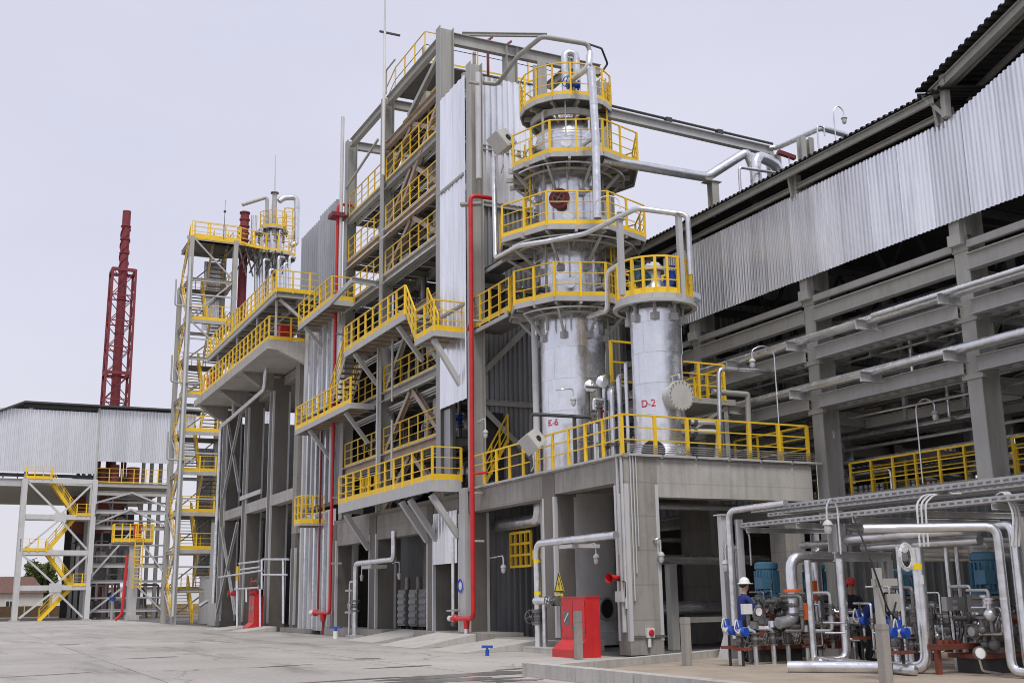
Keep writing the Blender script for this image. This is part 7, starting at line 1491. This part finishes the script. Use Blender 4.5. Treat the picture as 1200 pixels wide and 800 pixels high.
for i in range(7):
    px = 1000+i*14; a = at(px, 690, y=21.6); pipe('rear_riser', [(a.x, 21.6, .05), (a.x, 21.6, 3.0)], .06, 'dim grey riser standing at the back of the pump row, %s counted from the left' % nm2[i], 'risers at the back of the pump row', mt='iron', n=8)
pl_ = lamp
pl_((at(985, 640, y=18.6).x, 18.6, 2.3), 'gooseneck lamp hanging under the cable trays at mid pump row', 1.0, (-.3, 0), .3); pl_((at(905, 660, y=21.8).x, 22.6, 2.2), 'gooseneck lamp above the first blue motor', .75, (-.35, 0), .25); pl_((at(882, 660, y=22).x+.2, 22.9, 1.9), 'gooseneck lamp left of the first blue motor', .75, (-.3, 0), .3)
t = thing('cable_coil', 'loop of pale cable hanging on the top of the thickest upright', 'cable', at(1070, 640, y=16.1)); c = at(1062, 652, y=16.1)
for k in range(4): MB().tube([c+V((math.cos(2*PI*j/14)*(.13+.02*k)+.03*k, .03*k, math.sin(2*PI*j/14)*(.2+.02*k))) for j in range(15)], .012, 5, 0).build('cable_loop', 'white', t, True)
for k in range(3): MB().tube([at(1078+5*k, 640, y=16.1), at(1074+5*k, 590, y=16.2), at(1082+6*k, 580, y=16.4), at(1110+8*k, 578, y=16.6)], .02, 6, .15).build('cable_run', 'board', t, True)
t = thing('cable_coil', 'hooped pale cable bundle rising over the rack at the right edge', 'cable', at(1180, 600, y=14.6))
for k in range(3): MB().tube([at(1186+4*k, 640, y=14.4), at(1188+4*k, 600, y=14.4), at(1176+3*k, 575, y=14.6), at(1168+3*k, 580, y=14.8)], .022, 6, .2).build('cable_run', 'board', t, True)
# ================================================================== PEOPLE
def skin_mesh(name, nodes, edges):
    """nodes {key:(pos,radius)}, first key is the root"""
    ks = list(nodes); me = bpy.data.meshes.new(name); me.from_pydata([nodes[k][0] for k in ks], [(ks.index(a), ks.index(b)) for a, b in edges], [])
    ob = bpy.data.objects.new(name+'_tmp', me); COL.objects.link(ob); md = ob.modifiers.new('skin', 'SKIN'); md.use_smooth_shade = True
    for i, k in enumerate(ks):
        r = nodes[k][1]; r = (r, r) if not isinstance(r, tuple) else r; me.skin_vertices[0].data[i].radius = r; me.skin_vertices[0].data[i].use_root = (i == 0)
    s_ = ob.modifiers.new('sub', 'SUBSURF'); s_.levels = 2; s_.render_levels = 2
    dg = bpy.context.evaluated_depsgraph_get(); out_ = bpy.data.meshes.new_from_object(ob.evaluated_get(dg)); bpy.data.objects.remove(ob); return out_
def person(loc, face, pose, label, helmet, jacket='cloth', h=1.76):
    """pose: 'stand' reading/working with hands in front, 'bend' leaning forward"""
    s = h/1.76; R_ = Matrix.Rotation(face, 4, 'Z'); f = 1 if pose == 'bend' else 0
    n = {}; e = []
    def P(k, x, y, z, r, frm=None):      # local: +y is where the person faces
        n[k] = ((x, y, z), r)
        if frm: e.append((frm, k))
    lean = .48 if f else .05
    P('pelvis', 0, 0-.12*f, .95, (.15, .11)); P('waist', 0, .05*lean+.0, 1.08, (.14, .105), 'pelvis'); P('chest', 0, .42*lean, 1.30-.08*f, (.165, .12), 'waist'); P('neckb', 0, .72*lean, 1.46-.17*f, (.085, .08), 'chest')
    P('neck', 0, .82*lean+.01, 1.53-.19*f, .055, 'neckb'); P('jaw', 0, .92*lean+.035, 1.60-.2*f, (.07, .075), 'neck'); P('head', 0, .98*lean+.02, 1.68-.21*f, (.08, .095), 'jaw'); P('crown', 0, 1.0*lean+.01, 1.74-.21*f, (.07, .085), 'head'); P('nose', 0, .97*lean+.125, 1.655-.21*f, .014, 'head')
    for sd, sx in (('L', -1), ('R', 1)):
        sh = (sx*.185, .66*lean, 1.42-.15*f); P('sh'+sd, *sh, .068, 'chest'); el = (sx*.25, .62*lean+.12+.1*f, 1.16-.2*f); P('el'+sd, *el, .05, 'sh'+sd)
        wr = (sx*.15, .62*lean+.36+.06*f, 1.14-.28*f); P('wr'+sd, *wr, .034, 'el'+sd); pm_ = (sx*.12, wr[1]+.07, wr[2]); P('pm'+sd, *pm_, (.038, .022), 'wr'+sd)
        for q in range(4):
            o = (q-1.5)*.019; L_ = (.034, .04, .037, .028)[q]; P('f%d%s' % (q, sd), pm_[0]+o, pm_[1]+.05, pm_[2]-.002, .0095, 'pm'+sd); P('g%d%s' % (q, sd), pm_[0]+o, pm_[1]+.05+L_*.6, pm_[2]-.03, .0085, 'f%d%s' % (q, sd))
        P('t'+sd, pm_[0]-sx*.045, pm_[1]+.01, pm_[2]-.012, .011, 'pm'+sd); P('u'+sd, pm_[0]-sx*.05, pm_[1]+.045, pm_[2]-.025, .009, 't'+sd)
        P('hp'+sd, sx*.095, -.1*f, .88, .095, 'pelvis'); P('kn'+sd, sx*.11, .06+.06*f, .49, .062, 'hp'+sd); P('an'+sd, sx*.115, -.01, .09, .046, 'kn'+sd); P('ft'+sd, sx*.12, .15, .045, (.045, .03), 'an'+sd)
    n2 = {k: (tuple((R_ @ V(v[0]))*s), (tuple(q*s for q in v[1]) if isinstance(v[1], tuple) else v[1]*s)) for k, v in n.items()}
    me = skin_mesh('body', n2, e); me.materials.clear()
    for mt in ('skin', jacket, 'clothd', 'black'): me.materials.append(M[mt])
    Ri = R_.inverted()
    for p in me.polygons:
        c = (Ri @ p.center)/s; hd = n['neck'][0]
        near = min(n, key=lambda k: (V(n[k][0])-c).length)
        p.material_index = 0 if near[:2] in ('ne', 'ja', 'he', 'cr', 'no', 'pm') and near != 'neckb' or near[0] in 'fgtu' and near[:2] != 'ft' else 3 if near[:2] in ('ft', 'an') and c.z < .14 else 2 if c.z < .93 and near[:2] in ('hp', 'kn', 'an', 'ft', 'pe') else 1
        p.use_smooth = True
    t = thing('person', label, 'person', loc); o = bpy.data.objects.new('body', me); COL.objects.link(o); o.parent = t
    def part(name, mb, mt, smooth=True):
        mb.v = [tuple(R_ @ V(v)*s+V(loc)) for v in mb.v]; mb.build(name, mt, t, smooth)
    hd = V(n['head'][0]); c = hd+V((0, .0, .035))
    part('helmet', MB().lathe(c, [(.155, -.005), (.158, .01), (.118, .03), (.115, .06), (.098, .105), (.06, .135), (.02, .148), (.001, .15)], 20).box((c.x-.06, c.y+.1, c.z-.004), (c.x+.06, c.y+.19, c.z+.006)), helmet)
    part('hair', MB().lathe(hd+V((0, -.035, 0)), [(.05, -.05), (.088, -.02), (.098, .03)], 14), 'black')
    for sx in (-1, 1):
        part('eye', MB().ball((hd.x+sx*.032, hd.y+.088, hd.z-.0), .011, 8), 'black'); part('ear', MB().ball((hd.x+sx*.088, hd.y, hd.z-.02), .022, 8), 'skin')
    part('mouth', MB().box((hd.x-.022, hd.y+.098, hd.z-.078), (hd.x+.022, hd.y+.106, hd.z-.07)), 'maroon')
    return t
q = at(872, 770, z=.03)
person((at(870, 700, y=21.1).x, 21.1, .03), math.radians(-100), 'stand', 'worker in white helmet and blue jacket working at the instruments left of the pumps', 'helmw', h=1.76)
q = at(997, 700, y=20.4); person((q.x, 20.4, .03), math.radians(150), 'stand', 'worker in red helmet with dark clothes standing behind the pump pipes', 'helmr', 'clothd', 1.72)
q = at(1012, 700, y=19.5); person((q.x, 19.5, .03), math.radians(-112), 'bend', 'worker in blue jacket bending over the pumps left of the square cable post', 'helmw', 'cloth', 1.74)
